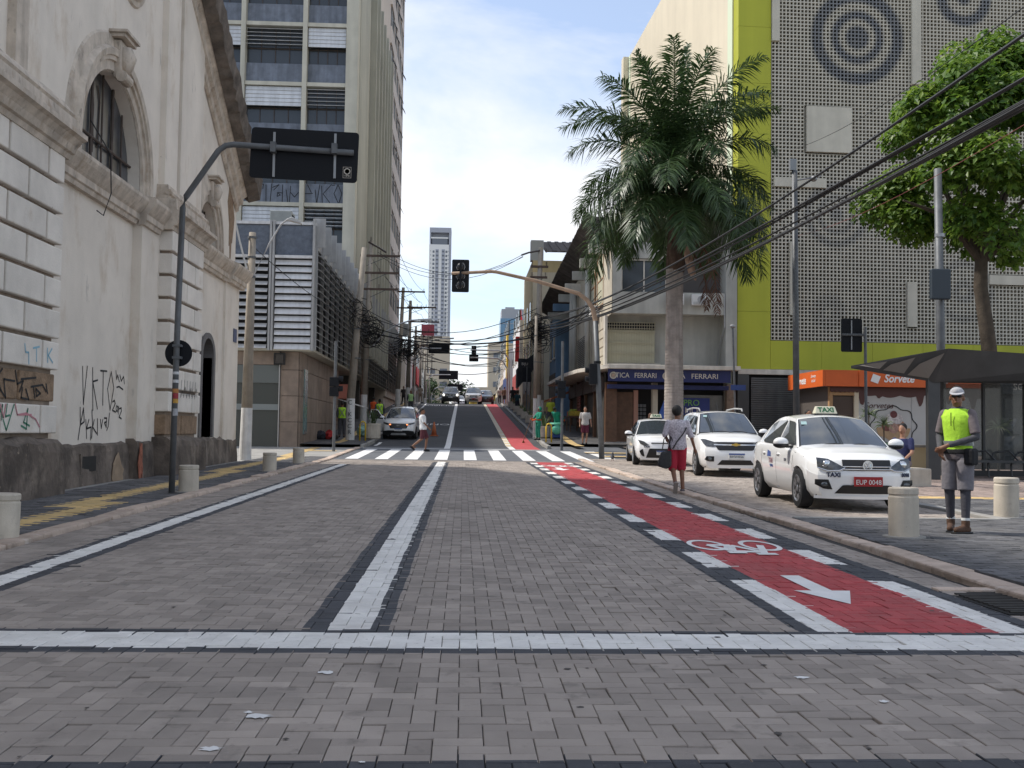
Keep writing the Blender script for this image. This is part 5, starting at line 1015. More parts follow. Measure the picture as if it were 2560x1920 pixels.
# cantilever traffic signal, right, seen from behind
ts = root('cantilever_traffic_light', (5.0, 37.2, zl(37)), 'traffic light seen from behind hanging over the street on a rusty bent arm', 'traffic light')
pc(lambda b: b.tube([(5.0, 37.2, .3), (4.85, 37.2, 3.0), (4.72, 37.2, 5.3), (4.62, 37.2, 5.75), (4.42, 37.2, 6.05), (4.1, 37.2, 6.28), (2.6, 37.2, 6.7), (1.15, 37.2, 7.0), (.95, 37.2, 7.02), (-.5, 37.2, 6.92)], .07, 12, [.1, .095, .09, .085, .08, .07, .065, .06, .06, .055]), 'pole_and_arm', [M_rustarm], ts, smooth=True)
pc(lambda b: b.tube([(5.0, 37.2, .29), (4.85, 37.2, 3.0), (4.72, 37.2, 5.3)], .1, 12, [.102, .097, .092]), 'pole_sleeve', M_galv, ts, smooth=True)
def signal_back(par, cx, y, cz, s=1.):
    g = pc(lambda b: rr_board(b, cx, cz, .62*s, 1.18*s, y, .03, .05*s), 'backing_plate', M_blk, par)
    for dz in (.33, 0, -.33):
        pc(lambda b: b.ell((cx, y-.01, cz+dz*s), .15*s, .12*s, .15*s, 16, 8), 'lamp_housing', mat('signal_plastic', (.03, .03, .032), .25), g)
        pc(lambda b: [b.quad(*[(cx+r*math.cos(t)*s, y-.006, cz+dz*s+r*math.sin(t)*s) for t, r in ((R_(a), .16), (R_(a+8), .16), (R_(a+8), .148), (R_(a), .148))]) for a in list(range(-40, 60, 8))+list(range(180, 232, 8))], 'rim_light', mat('rim', (.55, .55, .55), .3), g, kind='stuff')
    pc(lambda b: b.box(cx-.035*s, cx+.035*s, y-.16, y-.1, cz-.45*s, cz+.45*s), 'bracket', M_blk, g); return g
signal_back(ts, -.17, 37.27, 6.85)
pb = pc(lambda b: b.box(4.5, 4.78, 37.0, 37.3, 3.0, 3.75), 'side_signal', M_blk, ts, bevel=.03); [pc(lambda b: b.cyl((4.5, 37.15, z), (4.36, 37.15, z), .1, n=14), 'visor', M_blk, pb) for z in (3.2, 3.52)]
pc(lambda b: b.cyl((4.8, 37.2, 3.76), (4.8, 37.2, 3.85), .13, n=12), 'band', M_blk, ts)
# slim posts with pedestrian signals, left and right of the crossing
def ped_post(x, y, h, lb_, z0, side):
    r = root('pedestrian_signal', (x, y, zl(y)), lb_, 'traffic light'); pc(lambda b: b.cyl((x, y, gz(y)), (x, y, h), .06, n=10), 'post', M_galv, r)
    for k in range(2): q = pc(lambda b: b.box(x-.2, x+.14, y-.15, y+.15, z0+.38*k, z0+.36+.38*k), 'signal_box', M_blk, r, bevel=.02); pc(lambda b: b.tube([(x+side*.14, y, z0+.3+.38*k), (x+side*.3, y, z0+.3+.38*k)], .11, 10), 'visor', M_blk, q)
    return r
ped_post(-4.98, 40.6, 4.7, 'black pedestrian signal on slim post before the stone podium', 2.55, 1)
ped_post(4.25, 44.6, 5.2, 'black pedestrian signal on slim post right of the crossing', 2.75, -1)
# utility poles
def insul(b, p, n=4, up=True, s=.045):
    for k in range(n): b.cyl((p[0], p[1], p[2]+(.06*k if up else -.06*k)), (p[0], p[1], p[2]+(.06*k+.03 if up else -.06*k-.03)), s, s*.7, n=7)
def upole(x, y, top, lb_, arms=(), r0=.17, white=1.9, lean=0, slant=False, grp='utility poles along the street'):
    r = root('utility_pole', (x, y, zl(y)), lb_, 'utility pole', grp); g = gz(y)
    pc(lambda b: b.cyl((x, y, g+white), (x+lean, y, top), r0, r0*.62, n=12), 'shaft', M_cpole, r, smooth=True); pc(lambda b: b.cyl((x, y, g-.1), (x, y, g+white), r0*1.06, r0*1.003, n=12), 'whitewashed_foot', M_cpw, r)
    for (z, xl, xr) in arms:
        a = pc(lambda b: b.box(x+xl, x+xr, y-.14, y-.02, z-.06, z+.06), 'crossarm', M_arm, r)
        m_ = max(2, int((xr-xl)/.6))
        for k in range(m_):
            pc(lambda b: insul(b, (x+xl+.1+(xr-xl-.2)*k/(m_-1), y-.08, z+.06)), 'insulator', M_ins, a)
        if xr-xl > 1.2: pc(lambda b: b.cyl((x, y-.1, z-.6), (x+xr*.6, y-.1, z-.06), .02, n=6), 'brace', M_galv, a)
    for z in (g+4, g+5.4): pc(lambda b: b.cyl((x+lean*.5, y, z), (x+lean*.5, y, z+.05), r0*1.0, n=10), 'band', M_galv, r)
    return r
p1 = upole(-5.35, 49.8, 10.0, 'leaning concrete pole with black letters on its white foot, left', (), .2, 2.1, .5)
for i, c_ in enumerate('C.KCCR'):
    text_mesh('pole_lettering', c_, .3, frame((-5.36, 49.58, 2.55-.28*i), (1, 0, 0), (0, 0, 1), (0, -1, 0)), M_ink, p1)
p2 = upole(-5.75, 60.5, 12.3, 'tall pole with three crossarms behind the lettered pole, left', ((11.4, -.35, 1.95), (10.4, -.35, 1.9), (9.45, -.35, 1.85)), .19, 2.0, .25)
for k in range(3): pc(lambda b: insul(b, (-5.5, 60.3, 12.2), 5), 'insulator', M_ins, p2)
pc(lambda b: b.tube([(-5.65, 60.4, 12.2), (-5.0, 60.4, 11.85), (-4.6, 60.4, 11.6)], .06, 7), 'strain_insulator', M_ins, p2)
p3 = upole(-5.4, 86, 13.1, 'dark utility pole with wide crossarm in the left row', ((12.75, -.2, 2.1), (11.4, -.2, 1.9)), .2, 1.8, .3)
p4 = upole(-4.95, 93, 12.9, 'utility pole carrying a grey transformer in the left row', ((12.3, -.2, 2.4), (11.0, -.1, 2.7), (10.1, .2, 2.6)), .2, 1.8, .1)
tr = pc(lambda b: b.lathe((-5.35, 92.5, 9.7), [(.4, 0), (.42, .05), (.42, .95), (.38, 1.05), (.1, 1.1)], 14), 'transformer', mat('transformer_grey', (.32, .33, .32), .5, noise=(4, .2)), p4)
for k in range(5): pc(lambda b: b.box(-5.82, -5.0, 92.05+.0*k, 92.12, 9.85+.16*k, 9.9+.16*k), 'cooling_fin', M_fin, tr)
p5 = upole(-4.7, 99, 11.2, 'slimmer utility pole behind the transformer pole', ((10.2, -.2, 2.6), (9.4, -.2, 2.4)), .16, 1.8, .1)
for k, (x, y, t, lb_) in enumerate(((-4.9, 118, 12.2, 'utility pole past the crest on the left with two crossarms'), (-5.2, 140, 12, 'second utility pole past the crest on the left'), (-5.4, 165, 11.5, 'farthest utility pole on the left'))):
    upole(x, y, t, lb_, ((t-.5, -.8, 1.2), (t-1.4, -.6, 1.4)), .15, 1.6)
r1 = upole(4.12, 57.6, 11.6, 'tall concrete utility pole in a tangle of cables on the right', ((10.5, -.5, .5), (9.9, -.5, .45)), .2, 2.2, .05)
pc(lambda b: b.tube([(4.15, 57.5, 11.4), (3.5, 57.4, 11.25), (3.1, 57.4, 11.1)], .05, 7), 'strain_insulator', M_ins, r1); pc(lambda b: insul(b, (4.5, 57.5, 11.3), 4), 'insulator', M_ins, r1)
r2 = upole(3.78, 54.6, 7.4, 'shorter grey pole standing just before the tall right pole', (), .11, 2.1); r3 = upole(4.45, 58.6, 6.2, 'thin steel pole right of the tall right pole', (), .09, 1.9)
rs = random.Random(12)
def tangle(par, c, n, s, nm='cable_tangle'):
    b = MB()
    for i in range(n):
        p = Vector(c)+Vector((rs.uniform(-.25, .25), rs.uniform(-.2, .2), rs.uniform(-.5, .5))); pts = []
        a0 = rs.uniform(0, 6.28); rad = rs.uniform(.15, .55)*s
        for k in range(9): pts.append(p+Vector((rad*math.cos(a0+k*.7)+rs.uniform(-.05, .05), rs.uniform(-.15, .15), rad*.9*math.sin(a0+k*.7)*rs.uniform(.7, 1.2))))
        b.tube(pts, .016*max(1, s), 4)
    return b.build(nm, M_cab, par, kind='stuff')
tangle(r1, (4.1, 57.3, 6.6), 26, 1.1); tangle(r1, (4.05, 57.3, 7.3), 14, .9); tangle(p1, (-5.0, 49.6, 6.7), 14, .9); tangle(p2, (-5.4, 60.2, 6.9), 26, 1.3); tangle(p3, (-5.2, 85.7, 8.0), 22, 1.5); tangle(p4, (-4.8, 92.7, 8.3), 22, 1.6)
# street lamp arms on the left poles
for x, y, z, ln, lb_ in ((-5.3, 60.3, 6.4, 2.9, 'grey curved lamp arm reaching out from the left pole'), (-4.7, 99, 8.8, 3.2, 'second curved lamp arm further up the left side')):
    r = root('lamp_arm', (x, y, z), lb_, 'street lamp'); pc(lambda b: b.tube([(x, y, z-.3), (x+.25*ln, y, z+.55), (x+.5*ln, y, z+1.0), (x+.75*ln, y, z+1.25), (x+ln*.95, y, z+1.3)], .045, 8), 'arm', M_steel, r); pc(lambda b: b.obox((x+ln+.18, y, z+1.3), (.34, 0, .02), (0, .12, 0), (0, 0, .06)), 'lantern', mat('lantern_grey', (.5, .5, .49)), r, bevel=.02)
# wires
def wire(a, c, sag, r=.012, lb_='thin overhead wire sagging across the street', grp=None, n=14, par=None, nm='overhead_wire', m=None):
    a, c = Vector(a), Vector(c); pts = [a.lerp(c, i/n)-Vector((0, 0, 4*sag*(i/n)*(1-i/n))) for i in range(n+1)]
    o = MB().tube(pts, r, 6).build(nm, m or M_cab, par)
    if par is None: tag(o, lb_, 'cable', grp)
    return o
bun = root('cable_bundle', (7.8, 14, 6), 'thick bundle of black cables sweeping down from upper right to the pole', 'cable')
for i in range(6):
    ox, oz = .06*math.cos(i*2.2)*(1+.3*(i % 3)), .06*math.sin(i*2.2)*(1+.4*(i % 2)); wire((8.25+ox*3, 8.5, 6.25+oz*2.5), (4.2+ox, 57.4, 7.0+oz*2), .62+.09*(i % 4)-.02*i, .021+.004*(i % 3), par=bun, nm='strand', n=26)
up_ = root('upper_cable', (7.8, 14, 7), 'upper pair of black cables crossing above the bundle at right', 'cable')
for i in range(3): wire((8.25+.05*i, 8.5, 7.28+.05*i), (4.25, 57.3, 7.55+.05*i), .95+.03*i, .024, par=up_, nm='strand', n=26)
tag(wire((7.9, 13, 7.4), (13.0, 40, 12.6), .3, .008, nm='thin_wire'), 'thin wire running from the top right towards the lattice front', 'cable'); tag(wire((8.2, 12, 6.0), (13.0, 39.9, 9.1), .35, .006, nm='red_wire', m=mat('wire_red', (.22, .05, .05), .6)), 'thin reddish wire below the cable bundle at right', 'cable')
LBL = ['uppermost thin wire across the street from the tall left pole', 'second wire from the top across the street between the poles', 'short upper wire from the left crossarm tip to the right pole',
 'black cable crossing at mid height between left and right poles', 'thickest black cable crossing low between left and right poles', 'cable from the dark left pole to the tall right pole, upper', 'cable from the dark left pole to the tall right pole, lower', 'high slack cable between the three-arm pole and the right pole',
 'cable from the transformer pole to the white shop, upper', 'cable from the transformer pole to the white shop, lower', 'cable crossing the crest towards the yellow sign', 'cable past the crest towards the yellow sign', 'high cable past the crest slanting to the right', 'farthest cable crossing the street', 'upper cable from the slim pole across the crest', 'thin cable from the lettered pole to the right pole']
W16 = [((-5.1, 60.3, 11.6), (3.2, 57.4, 11.15), 1.25, .014), ((-5.0, 60.3, 11.4), (3.2, 57.4, 11.05), 1.35, .014), ((-4.2, 60.3, 11.4), (3.2, 57.4, 11.0), 1.0, .014),
 ((-5.5, 60.3, 7.3), (4.1, 57.5, 7.2), .9, .03), ((-5.4, 60.3, 6.9), (4.1, 57.5, 6.6), .55, .045), ((-5.4, 86, 8.9), (4.1, 57.5, 7.6), 1.0, .02), ((-5.4, 86, 8.4), (4.1, 57.6, 6.8), .7, .025), ((-5.6, 60.4, 7.9), (4.1, 57.5, 8.2), 1.2, .02),
 ((-4.9, 93, 9.3), (5.3, 99, 9.4), 1.0, .03), ((-4.9, 93, 8.9), (5.3, 99, 9.0), .6, .03), ((-4.7, 99, 8.8), (5.0, 115, 9.2), .9, .035), ((-4.9, 118, 9.6), (5.0, 115, 9.4), .8, .04), ((-4.9, 118, 10.2), (5.0, 130, 9.8), .9, .04), ((-5.2, 140, 10), (5.2, 140, 9.7), .9, .05), ((-4.7, 99, 10.3), (5.0, 118, 10.4), .8, .03), ((-5.35, 49.8, 7.4), (4.1, 57.5, 6.4), 1.1, .016)]
for lb_, a_ in zip(LBL, W16): wire(*a_, lb_)
pw = root('power_line', (-5, 60, 11), 'parallel power lines strung between the crossarms of the left poles', 'cable')
for i, (dx, z) in enumerate(((1.8, 11.5), (.9, 11.5), (0, 11.5), (1.7, 10.5), (.8, 10.5), (1.7, 9.5))):
    wire((-5.6+dx, 60.4, z), (-5.3+dx, 86, z+1.4), .35, .013, par=pw, nm='strand'); wire((-5.3+dx, 86, z+1.4), (-4.9+dx, 93, z+1.2), .1, .013, par=pw, nm='strand')
lo_ = root('telephone_cables', (-5.3, 55, 7), 'sagging bundle of telephone cables along the left poles', 'cable'); ro_ = root('right_side_cables', (4.5, 60, 7), 'bundle of cables running up the right side from the tall pole', 'cable')
for i in range(5):
    wire((-5.35, 49.8, 6.5+.22*i), (-5.5, 60.4, 6.7+.2*i), .35+.05*i, .018, par=lo_, nm='strand'); wire((-5.5, 60.4, 6.7+.2*i), (-5.2, 86, 8.0+.2*i), .7, .022, par=lo_, nm='strand'); wire((-5.2, 86, 8+.2*i), (-4.9, 118, 9.5+.2*i), .6, .026, par=lo_, nm='strand')
    wire((4.1, 57.5, 6.4+.25*i), (5.4, 99, 9.0+.2*i), .9, .02, par=ro_, nm='strand'); wire((5.4, 99, 9.0+.2*i), (5.2, 150, 9.6), .7, .03, par=ro_, nm='strand')
tag(wire((-6.7, 33, 7.0), (-5.35, 49.8, 6.6), .25, .013), 'single wire from the lamp post to the lettered pole', 'cable')
bund2 = root('eave_cable', (4.3, 57, 7), 'black cable loops hanging along the eave wall on the right', 'cable')
for i in range(4): wire((4.15, 57.5, 6.3+.15*i), (6.9, 52.2, 7.6+.3*i), .25+.1*i, .02, par=bund2, nm='strand')
# posts at right: steel masts, sign back, camera mast
def mast(x, y, h, r_, lb_, m=M_galv):
    r = root('steel_mast', (x, y, zl(y)), lb_, 'pole'); pc(lambda b: b.cyl((x, y, gz(y)), (x-.1, y, h), r_, r_*.85, n=12), 'shaft', m, r, smooth=True); return r
m1 = mast(13.0, 40, 11.7, .13, 'grey camera mast standing before the lattice front'); pc(lambda b: b.box(12.7, 12.95, 39.9, 40.1, 11.7, 12.15), 'floodlight', M_perf, m1); pc(lambda b: (b.cyl((12.9, 40, 11.3), (13.9, 39.8, 11.45), .03, n=6), b.ell((13.6, 39.8, 11.35), .14, .14, .12)), 'camera', M_perf, m1)
m2 = mast(14.1, 30, 9.25, .13, 'thick steel mast in front of the tree at right'); pc(lambda b: b.cyl((14.05, 30, 7.2), (14.05, 30, 7.3), .15, n=12), 'band', M_perf, m2); q = pc(lambda b: b.box(13.62, 14.2, 29.6, 29.8, 5.3, 6.2), 'signal_back', mat('signal_slate', (.03, .04, .05), .5), m2, bevel=.04)
m3 = root('black_sign_back', (14.9, 38, zl(38)), 'black back of a small road sign on a slim grey post before the kiosk', 'road sign'); pc(lambda b: b.cyl((14.98, 38, gz(38)), (14.93, 38, 5.35), .055, n=10), 'post', M_galv, m3); pl_ = pc(lambda b: rr_board(b, 14.45, 5.04, .8, 1.25, 38.08, .02), 'plate', M_blk, m3); pc(lambda b: b.box(14.42, 14.46, 38.05, 38.079, 4.5, 5.6), 'strip', M_perf, pl_); pc(lambda b: b.cyl((14.05, 38, 5.05), (14.95, 38, 5.05), .05, n=8), 'arm', M_galv, pl_)
m4 = root('street_name_sign', (13.0, 47.5, zl(47)), 'small blue street name plate on a thin post by the shop', 'street sign'); pc(lambda b: b.cyl((12.75, 48, gz(48)), (12.55, 48, 6.3), .05, n=8), 'post', M_galv, m4); pc(lambda b: b.box(12.45, 13.15, 47.9, 47.93, 3.35, 3.6), 'plate', mat('plate_blue2', (.03, .06, .2), .5), m4); pc(lambda b: b.ell((12.55, 48, 6.35), .14, .1, .1), 'camera', M_perf, m4)
# road signs and signals far up the street, seen from behind
def far_sign(cx, cz, w_, h_, y, px, lb_, sig=False):
    r = root('far_road_sign', (px, y, gz(y)), lb_, 'traffic light' if sig else 'road sign'); pc(lambda b: b.tube([(px, y, gz(y)), (px, y, cz-1.0), (px+(cx-px)*.12, y, cz-.3), (px+(cx-px)*.3, y, cz), (cx+(cx-px)*.1, y, cz+.02)], .07, 8), 'arm_and_pole', M_steel, r)
    if sig: signal_back(r, cx, y+.05, cz, .75)
    else: pc(lambda b: rr_board(b, cx, cz, w_, h_, y+.1, .03), 'plate', M_blk, r)
far_sign(-2.35, 8.95, 1.95, .9, 97, -4.6, 'black back of an overhead sign above the left lane at the crest')
far_sign(.95, 9.1, 0, 0, 100, 4.4, 'distant traffic light seen from behind over the crest', True); far_sign(.95, 8.4, .9, .7, 100.6, 4.2, 'small sign back just below the distant traffic light')
far_sign(-1.9, 8.3, 2.4, 1.1, 130, -4.6, 'dark sign back beyond the crest, left'); far_sign(-1.2, 7.6, 2.2, 1.0, 150, -4.6, 'smaller dark sign back beyond the crest, left of middle'); far_sign(-.4, 6.6, 2.2, 1.2, 165, -4.7, 'low dark sign back over the far roadway'); far_sign(1.6, 6.6, 2.4, 1.0, 172, 5.0, 'grey sign back over the far roadway, right', )
gs = root('pavement_sign_back', (4.45, 73, gz(73)), 'black road sign back on a thin post on the right pavement', 'road sign'); pc(lambda b: b.cyl((4.45, 73, gz(73)), (4.45, 73, 5.9), .04, n=8), 'post', M_galv, gs); pc(lambda b: rr_board(b, 4.45, 5.3, .62, 1.0, 73.1, .02), 'plate', M_blk, gs)
# traffic cone, planters, hoops, litter bags
M_corg = mat('cone_orange', (.45, .13, .05), .7, noise=(6, .25))
cn = root('traffic_cone', (-1.52, 55.2, gz(55.2)), 'orange traffic cone standing in the left lane of the asphalt', 'traffic cone'); zc = gz(55.2)+.012
pc(lambda b: b.box(-1.74, -1.3, 54.98, 55.42, zc, zc+.05), 'base', M_corg, cn); pc(lambda b: b.cyl((-1.52, 55.2, zc+.05), (-1.52, 55.2, zc+.75), .15, .035, n=16), 'body', M_corg, cn, smooth=True); [pc(lambda b: b.cyl((-1.52, 55.2, zc+z), (-1.52, 55.2, zc+z+.12), .156-.115*(z/.7)-.002, .156-.115*((z+.12)/.7)-.002, n=16), 'band', M_cpw, cn) for z in (.28, .5)]
def hoop(x, y, lb_):
    z = gz(y)+.14; r = root('yellow_hoop', (x, y, z), lb_, 'barrier'); pc(lambda b: b.tube([(x-.13, y, z-.1), (x-.13, y, z+.75), (x-.09, y, z+.86), (x, y, z+.9), (x+.09, y, z+.86), (x+.13, y, z+.75), (x+.13, y, z-.1)], .035, 8), 'tube', mat('hoop_yellow', (.62, .42, .02), .5), r, smooth=True)
hoop(-4.72, 49.4, 'yellow metal hoop guard beside the left planter'); hoop(4.12, 49.8, 'yellow metal hoop guard before the right planter')
M_leaf0 = mat('planter_leaf', (.06, .10, .03), .6, rand=.2, noise=(9, .3))
def planter(x, y, r_, h_, lb_, hgt=.9, n=26, square=False):
    z = gz(y)+.14; r = root('planter', (x, y, z), lb_, 'planter', None)
    if square: pc(lambda b: (b.box(x-r_, x+r_, y-r_, y+r_, z, z+h_),), 'pot', M_boll, r, bevel=.02)
    else: pc(lambda b: b.lathe((x, y, z), [(r_*.85, 0), (r_, .05), (r_, h_*.85), (r_*1.06, h_*.86), (r_*1.06, h_), (r_*.9, h_), (r_*.88, h_-.08)], 18), 'pot', M_boll, r)
    b = MB(); q = random.Random(int(x*100+y))
    for i in range(n):
        a, t, l = q.uniform(0, 6.28), q.uniform(.15, .8), hgt*q.uniform(.6, 1.1); p = Vector((x+q.uniform(-.1, .1), y+q.uniform(-.1, .1), z+h_-.05)); d = Vector((math.cos(a)*t, math.sin(a)*t, 1)).normalized(); s_ = d.cross(Vector((0, 0, 1))).normalized()*.018
        m1_ = p+d*l*.6; e = p+d*l+Vector((0, 0, -.25*t*l)); b.add([p-s_, p+s_, m1_+s_*1.2, m1_-s_*1.2, e], [(0, 1, 2, 3), (3, 2, 4)])
    b.build('leaves', M_leaf0, r, kind='stuff'); return r
planter(-4.35, 50.6, .38, .75, 'stone planter beside the open car door'); planter(4.15, 53.0, .42, .6, 'round stone planter behind the street sweepers', 1.1)
for k in range(7): planter(4.35, 62+5.4*k, .3, .5, ('first low planter box up the right pavement', 'second low planter box up the right pavement', 'third low planter box up the right pavement', 'fourth low planter box up the right pavement', 'fifth low planter box up the right pavement', 'sixth low planter box up the right pavement', 'planter box nearest the crest on the right')[k], .7, 14, True)
def lump(name, lb_, cat, x, y, s, m, seed):
    q = random.Random(seed); b = MB(); b.ell((x, y, gz(y)+.14+s[2]*.8), *s, 12, 8); b.v = [(a+q.uniform(-.05, .05)*s[0]*3, c+q.uniform(-.05, .05), d+q.uniform(-.06, .06)*s[2]*3) for a, c, d in b.v]
    return tag(b.build(name, m), lb_, cat)
lump('rubbish_bag', 'pale green plastic rubbish bag on the left pavement behind the pole', 'bag', -4.95, 52.2, (.32, .3, .3), mat('bag_green', (.25, .42, .36), .35, noise=(6, .3)), 1)
br = root('bundle_of_belongings', (-6.6, 50, gz(50)+.14), 'dark and red bundle of belongings against the stone wall', 'bundle')
for i, (x, s, c_) in enumerate(((-6.75, (.3, .35, .22), (.03, .03, .04)), (-6.35, (.22, .3, .24), (.4, .03, .03)), (-6.1, (.2, .25, .12), (.04, .035, .03)))):
    q = lump('cloth', None, None, x, 50.0, s, mat('cloth%d' % i, c_, .9, noise=(8, .4)), i+5); q.parent = br; q.location = -br.location
# yellow and green hydrant-like bin beside the taxi
hb = root('yellow_bin', (10.4, 27, gz(27)), 'ochre cylindrical bin with green domed lid behind the taxi', 'bin'); zb2 = gz(27)+.03
pc(lambda b: b.lathe((9.75, 24, zb2), [(.2, 0), (.2, .72), (.17, .75)], 18), 'drum', mat('bin_ochre', (.5, .28, .05), .6, noise=(4, .2)), hb); pc(lambda b: b.lathe((9.75, 24, zb2+.76), [(.25, 0), (.26, .05), (.2, .12), (.05, .16)], 18), 'lid', mat('bin_green', (.05, .16, .07), .5), hb)
lw = root('low_wall', (10.5, 26.5, gz(26)), 'low cream planter wall behind the seated man', 'wall'); pc(lambda b: b.box(10.2, 13.5, 29.2, 29.6, gz(29), gz(29)+.75), 'block', mat('planter_cream', (.55, .47, .3), .8), lw); pc(lambda b: b.box(10.15, 13.55, 29.15, 29.65, gz(29)+.75, gz(29)+.82), 'coping', M_conc, lw)
# ================================================================ vegetation
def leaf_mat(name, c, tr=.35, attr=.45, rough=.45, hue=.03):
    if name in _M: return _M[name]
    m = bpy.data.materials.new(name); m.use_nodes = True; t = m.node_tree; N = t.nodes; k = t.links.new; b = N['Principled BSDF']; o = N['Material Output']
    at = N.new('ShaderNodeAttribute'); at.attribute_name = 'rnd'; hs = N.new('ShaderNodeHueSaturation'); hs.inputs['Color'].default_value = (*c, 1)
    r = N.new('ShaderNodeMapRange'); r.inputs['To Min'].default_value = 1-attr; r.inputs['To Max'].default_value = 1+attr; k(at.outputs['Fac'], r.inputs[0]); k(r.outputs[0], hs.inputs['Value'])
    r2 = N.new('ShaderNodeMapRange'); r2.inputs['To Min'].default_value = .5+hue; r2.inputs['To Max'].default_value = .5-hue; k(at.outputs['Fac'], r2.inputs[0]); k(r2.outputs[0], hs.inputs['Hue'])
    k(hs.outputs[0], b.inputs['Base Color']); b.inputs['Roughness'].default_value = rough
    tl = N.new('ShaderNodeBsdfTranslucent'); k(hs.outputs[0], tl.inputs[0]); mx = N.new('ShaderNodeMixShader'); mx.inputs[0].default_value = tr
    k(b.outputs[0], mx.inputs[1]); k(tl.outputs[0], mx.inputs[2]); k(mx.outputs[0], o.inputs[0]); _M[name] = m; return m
M_palm = leaf_mat('palm_leaflet', (.046, .084, .028), .3, .5, .42, .02); M_dead = leaf_mat('dead_frond', (.10, .045, .024), .2, .4, .8, .01)
M_tleaf = leaf_mat('tree_leaf', (.125, .215, .03), .5, .5, .45, .03); M_fleaf = leaf_mat('far_leaf', (.05, .085, .03), .3, .4, .6, .02)
M_bark = mat('tree_bark', (.075, .058, .042), .95, noise=(4, .4), bump=(18, .8)); M_ptr = mat('palm_trunk', (.34, .29, .255), .9, noise=(3, .28), streak=(5, .25), bump=(20, .5))
def frond(par, base, az, el, L_, droop, seed, m=None, dens=112, ll=1.02, wd=.029, plum=1.05):
    q = random.Random(seed); b = MB(); p = Vector(base); d = Vector((math.cos(az)*math.cos(el), math.sin(az)*math.cos(el), math.sin(el))); pts = [p.copy()]; n = 16
    for i in range(n):
        t = i/n; d = (d+Vector((0, 0, -droop*(.25+t)*1.6/n))).normalized(); p = p+d*L_/n; pts.append(p.copy())
    b.rv = .75; b.tube(pts, .03, 5, [.045*(1-.85*i/n) for i in range(n+1)])
    for k in range(dens):
        t = .10+.9*k/dens; i = min(n-1, int(t*n)); f = t*n-i; c = pts[i].lerp(pts[i+1], f); tg = (pts[i+1]-pts[i]).normalized(); sd_ = tg.cross(Vector((0, 0, 1)))
        sd_ = sd_.normalized() if sd_.length > .1 else Vector((1, 0, 0)); up = sd_.cross(tg).normalized(); l0 = ll*(.35+.65*math.sin(math.pi*min(1, .12+t*.86))**.7)*(1 if t < .85 else .8)
        for s in (-1, 1):
            a = q.gauss(0, .5)*plum; l = l0*q.uniform(.85, 1.12); dr = (sd_*s*math.cos(a)+up*math.sin(a)+tg*(.45+.5*t)).normalized()
            w_ = dr.cross(up if abs(dr.dot(up)) < .9 else tg).normalized()*wd; m_ = c+dr*l*.5+Vector((0, 0, -.04*l)); e = c+dr*l*.98+Vector((0, 0, -.33*l)); b.rv = min(1, max(0, q.gauss(.5, .22)))
            b.add([c-w_*.4, c+w_*.4, m_+w_, m_-w_, e], [(0, 1, 2, 3), (3, 2, 4)])
    return b.build('frond', m or M_palm, par)
PX_, PY_ = 7.75, 38.0
pm_ = root('royal_palm', (PX_, PY_, gz(38)), 'tall royal palm with ringed grey trunk standing behind the taxis', 'palm tree')
prof = []; z = .25; k = 0
while z < 7.3: 
    rr_ = (.36 if z < .8 else .335+.02*math.sin(z*.8)); prof += [(rr_, z), (rr_, z+.085), (rr_-.012, z+.095), (rr_-.012, z+.11)]; z += .115
B_(lambda b: b.lathe((PX_, PY_, 0), prof, 22), 'trunk', M_ptr, pm_)
B_(lambda b: b.lathe((PX_+.03, PY_, 7.25), [(.33, 0), (.36, .25), (.33, .8), (.28, 1.5), (.22, 2.1), (.12, 3.2), (.05, 3.9)], 16), 'crownshaft', mat('fibre_brown', (.11, .07, .05), .95, noise=(6, .4), streak=(8, .4), bump=(25, .8)), pm_)
q = random.Random(5); CB = Vector((PX_, PY_, 10.0))
for i in range(15): frond(pm_, CB+Vector((0, 0, 1.45)), 2*math.pi*i/15+.3, R_(q.uniform(40, 64)), q.uniform(4.3, 5.0), .9+q.uniform(0, .35), i)
for i in range(2): frond(pm_, CB+Vector((0, 0, 1.4)), 2.6*i+.9, R_(80-9*i), 4.9-.6*i, .35, 40+i, ll=.6)
for i in range(13): frond(pm_, CB+Vector((0, 0, .2)), 2*math.pi*i/13+.1, R_(q.uniform(16, 34)), q.uniform(4.2, 4.8), 1.5+q.uniform(0, .4), 60+i)
for i in range(8): frond(pm_, CB+Vector((0, 0, .85)), 2*math.pi*i/8+.2, R_(q.uniform(28, 44)), q.uniform(4.0, 4.6), 1.2+q.uniform(0, .4), 160+i)
for i in range(12): frond(pm_, CB+Vector((0, 0, -.2)), 2*math.pi*i/12+.45, R_(q.uniform(2, 20)), q.uniform(4.2, 4.8), 1.75+q.uniform(0, .5), 90+i)
frond(pm_, (PX_+.35, PY_-.3, 8.6), -.9, R_(-20), 3.6, 3.6, 120, M_dead, 40, .5, .022); frond(pm_, (PX_+.3, PY_-.35, 8.1), -.5, R_(-30), 2.6, 4, 121, M_dead, 36, .45, .022)
B_(lambda b: b.tube([(PX_+.32, PY_-.34, 8.5), (PX_+.42, PY_-.42, 7.8), (PX_+.55, PY_-.45, 7.2), (PX_+.7, PY_-.42, 6.9)], .1, 8, [.06, .16, .14, .03]), 'dry_spathe', mat('spathe', (.33, .22, .16), .8, noise=(6, .3)), pm_)
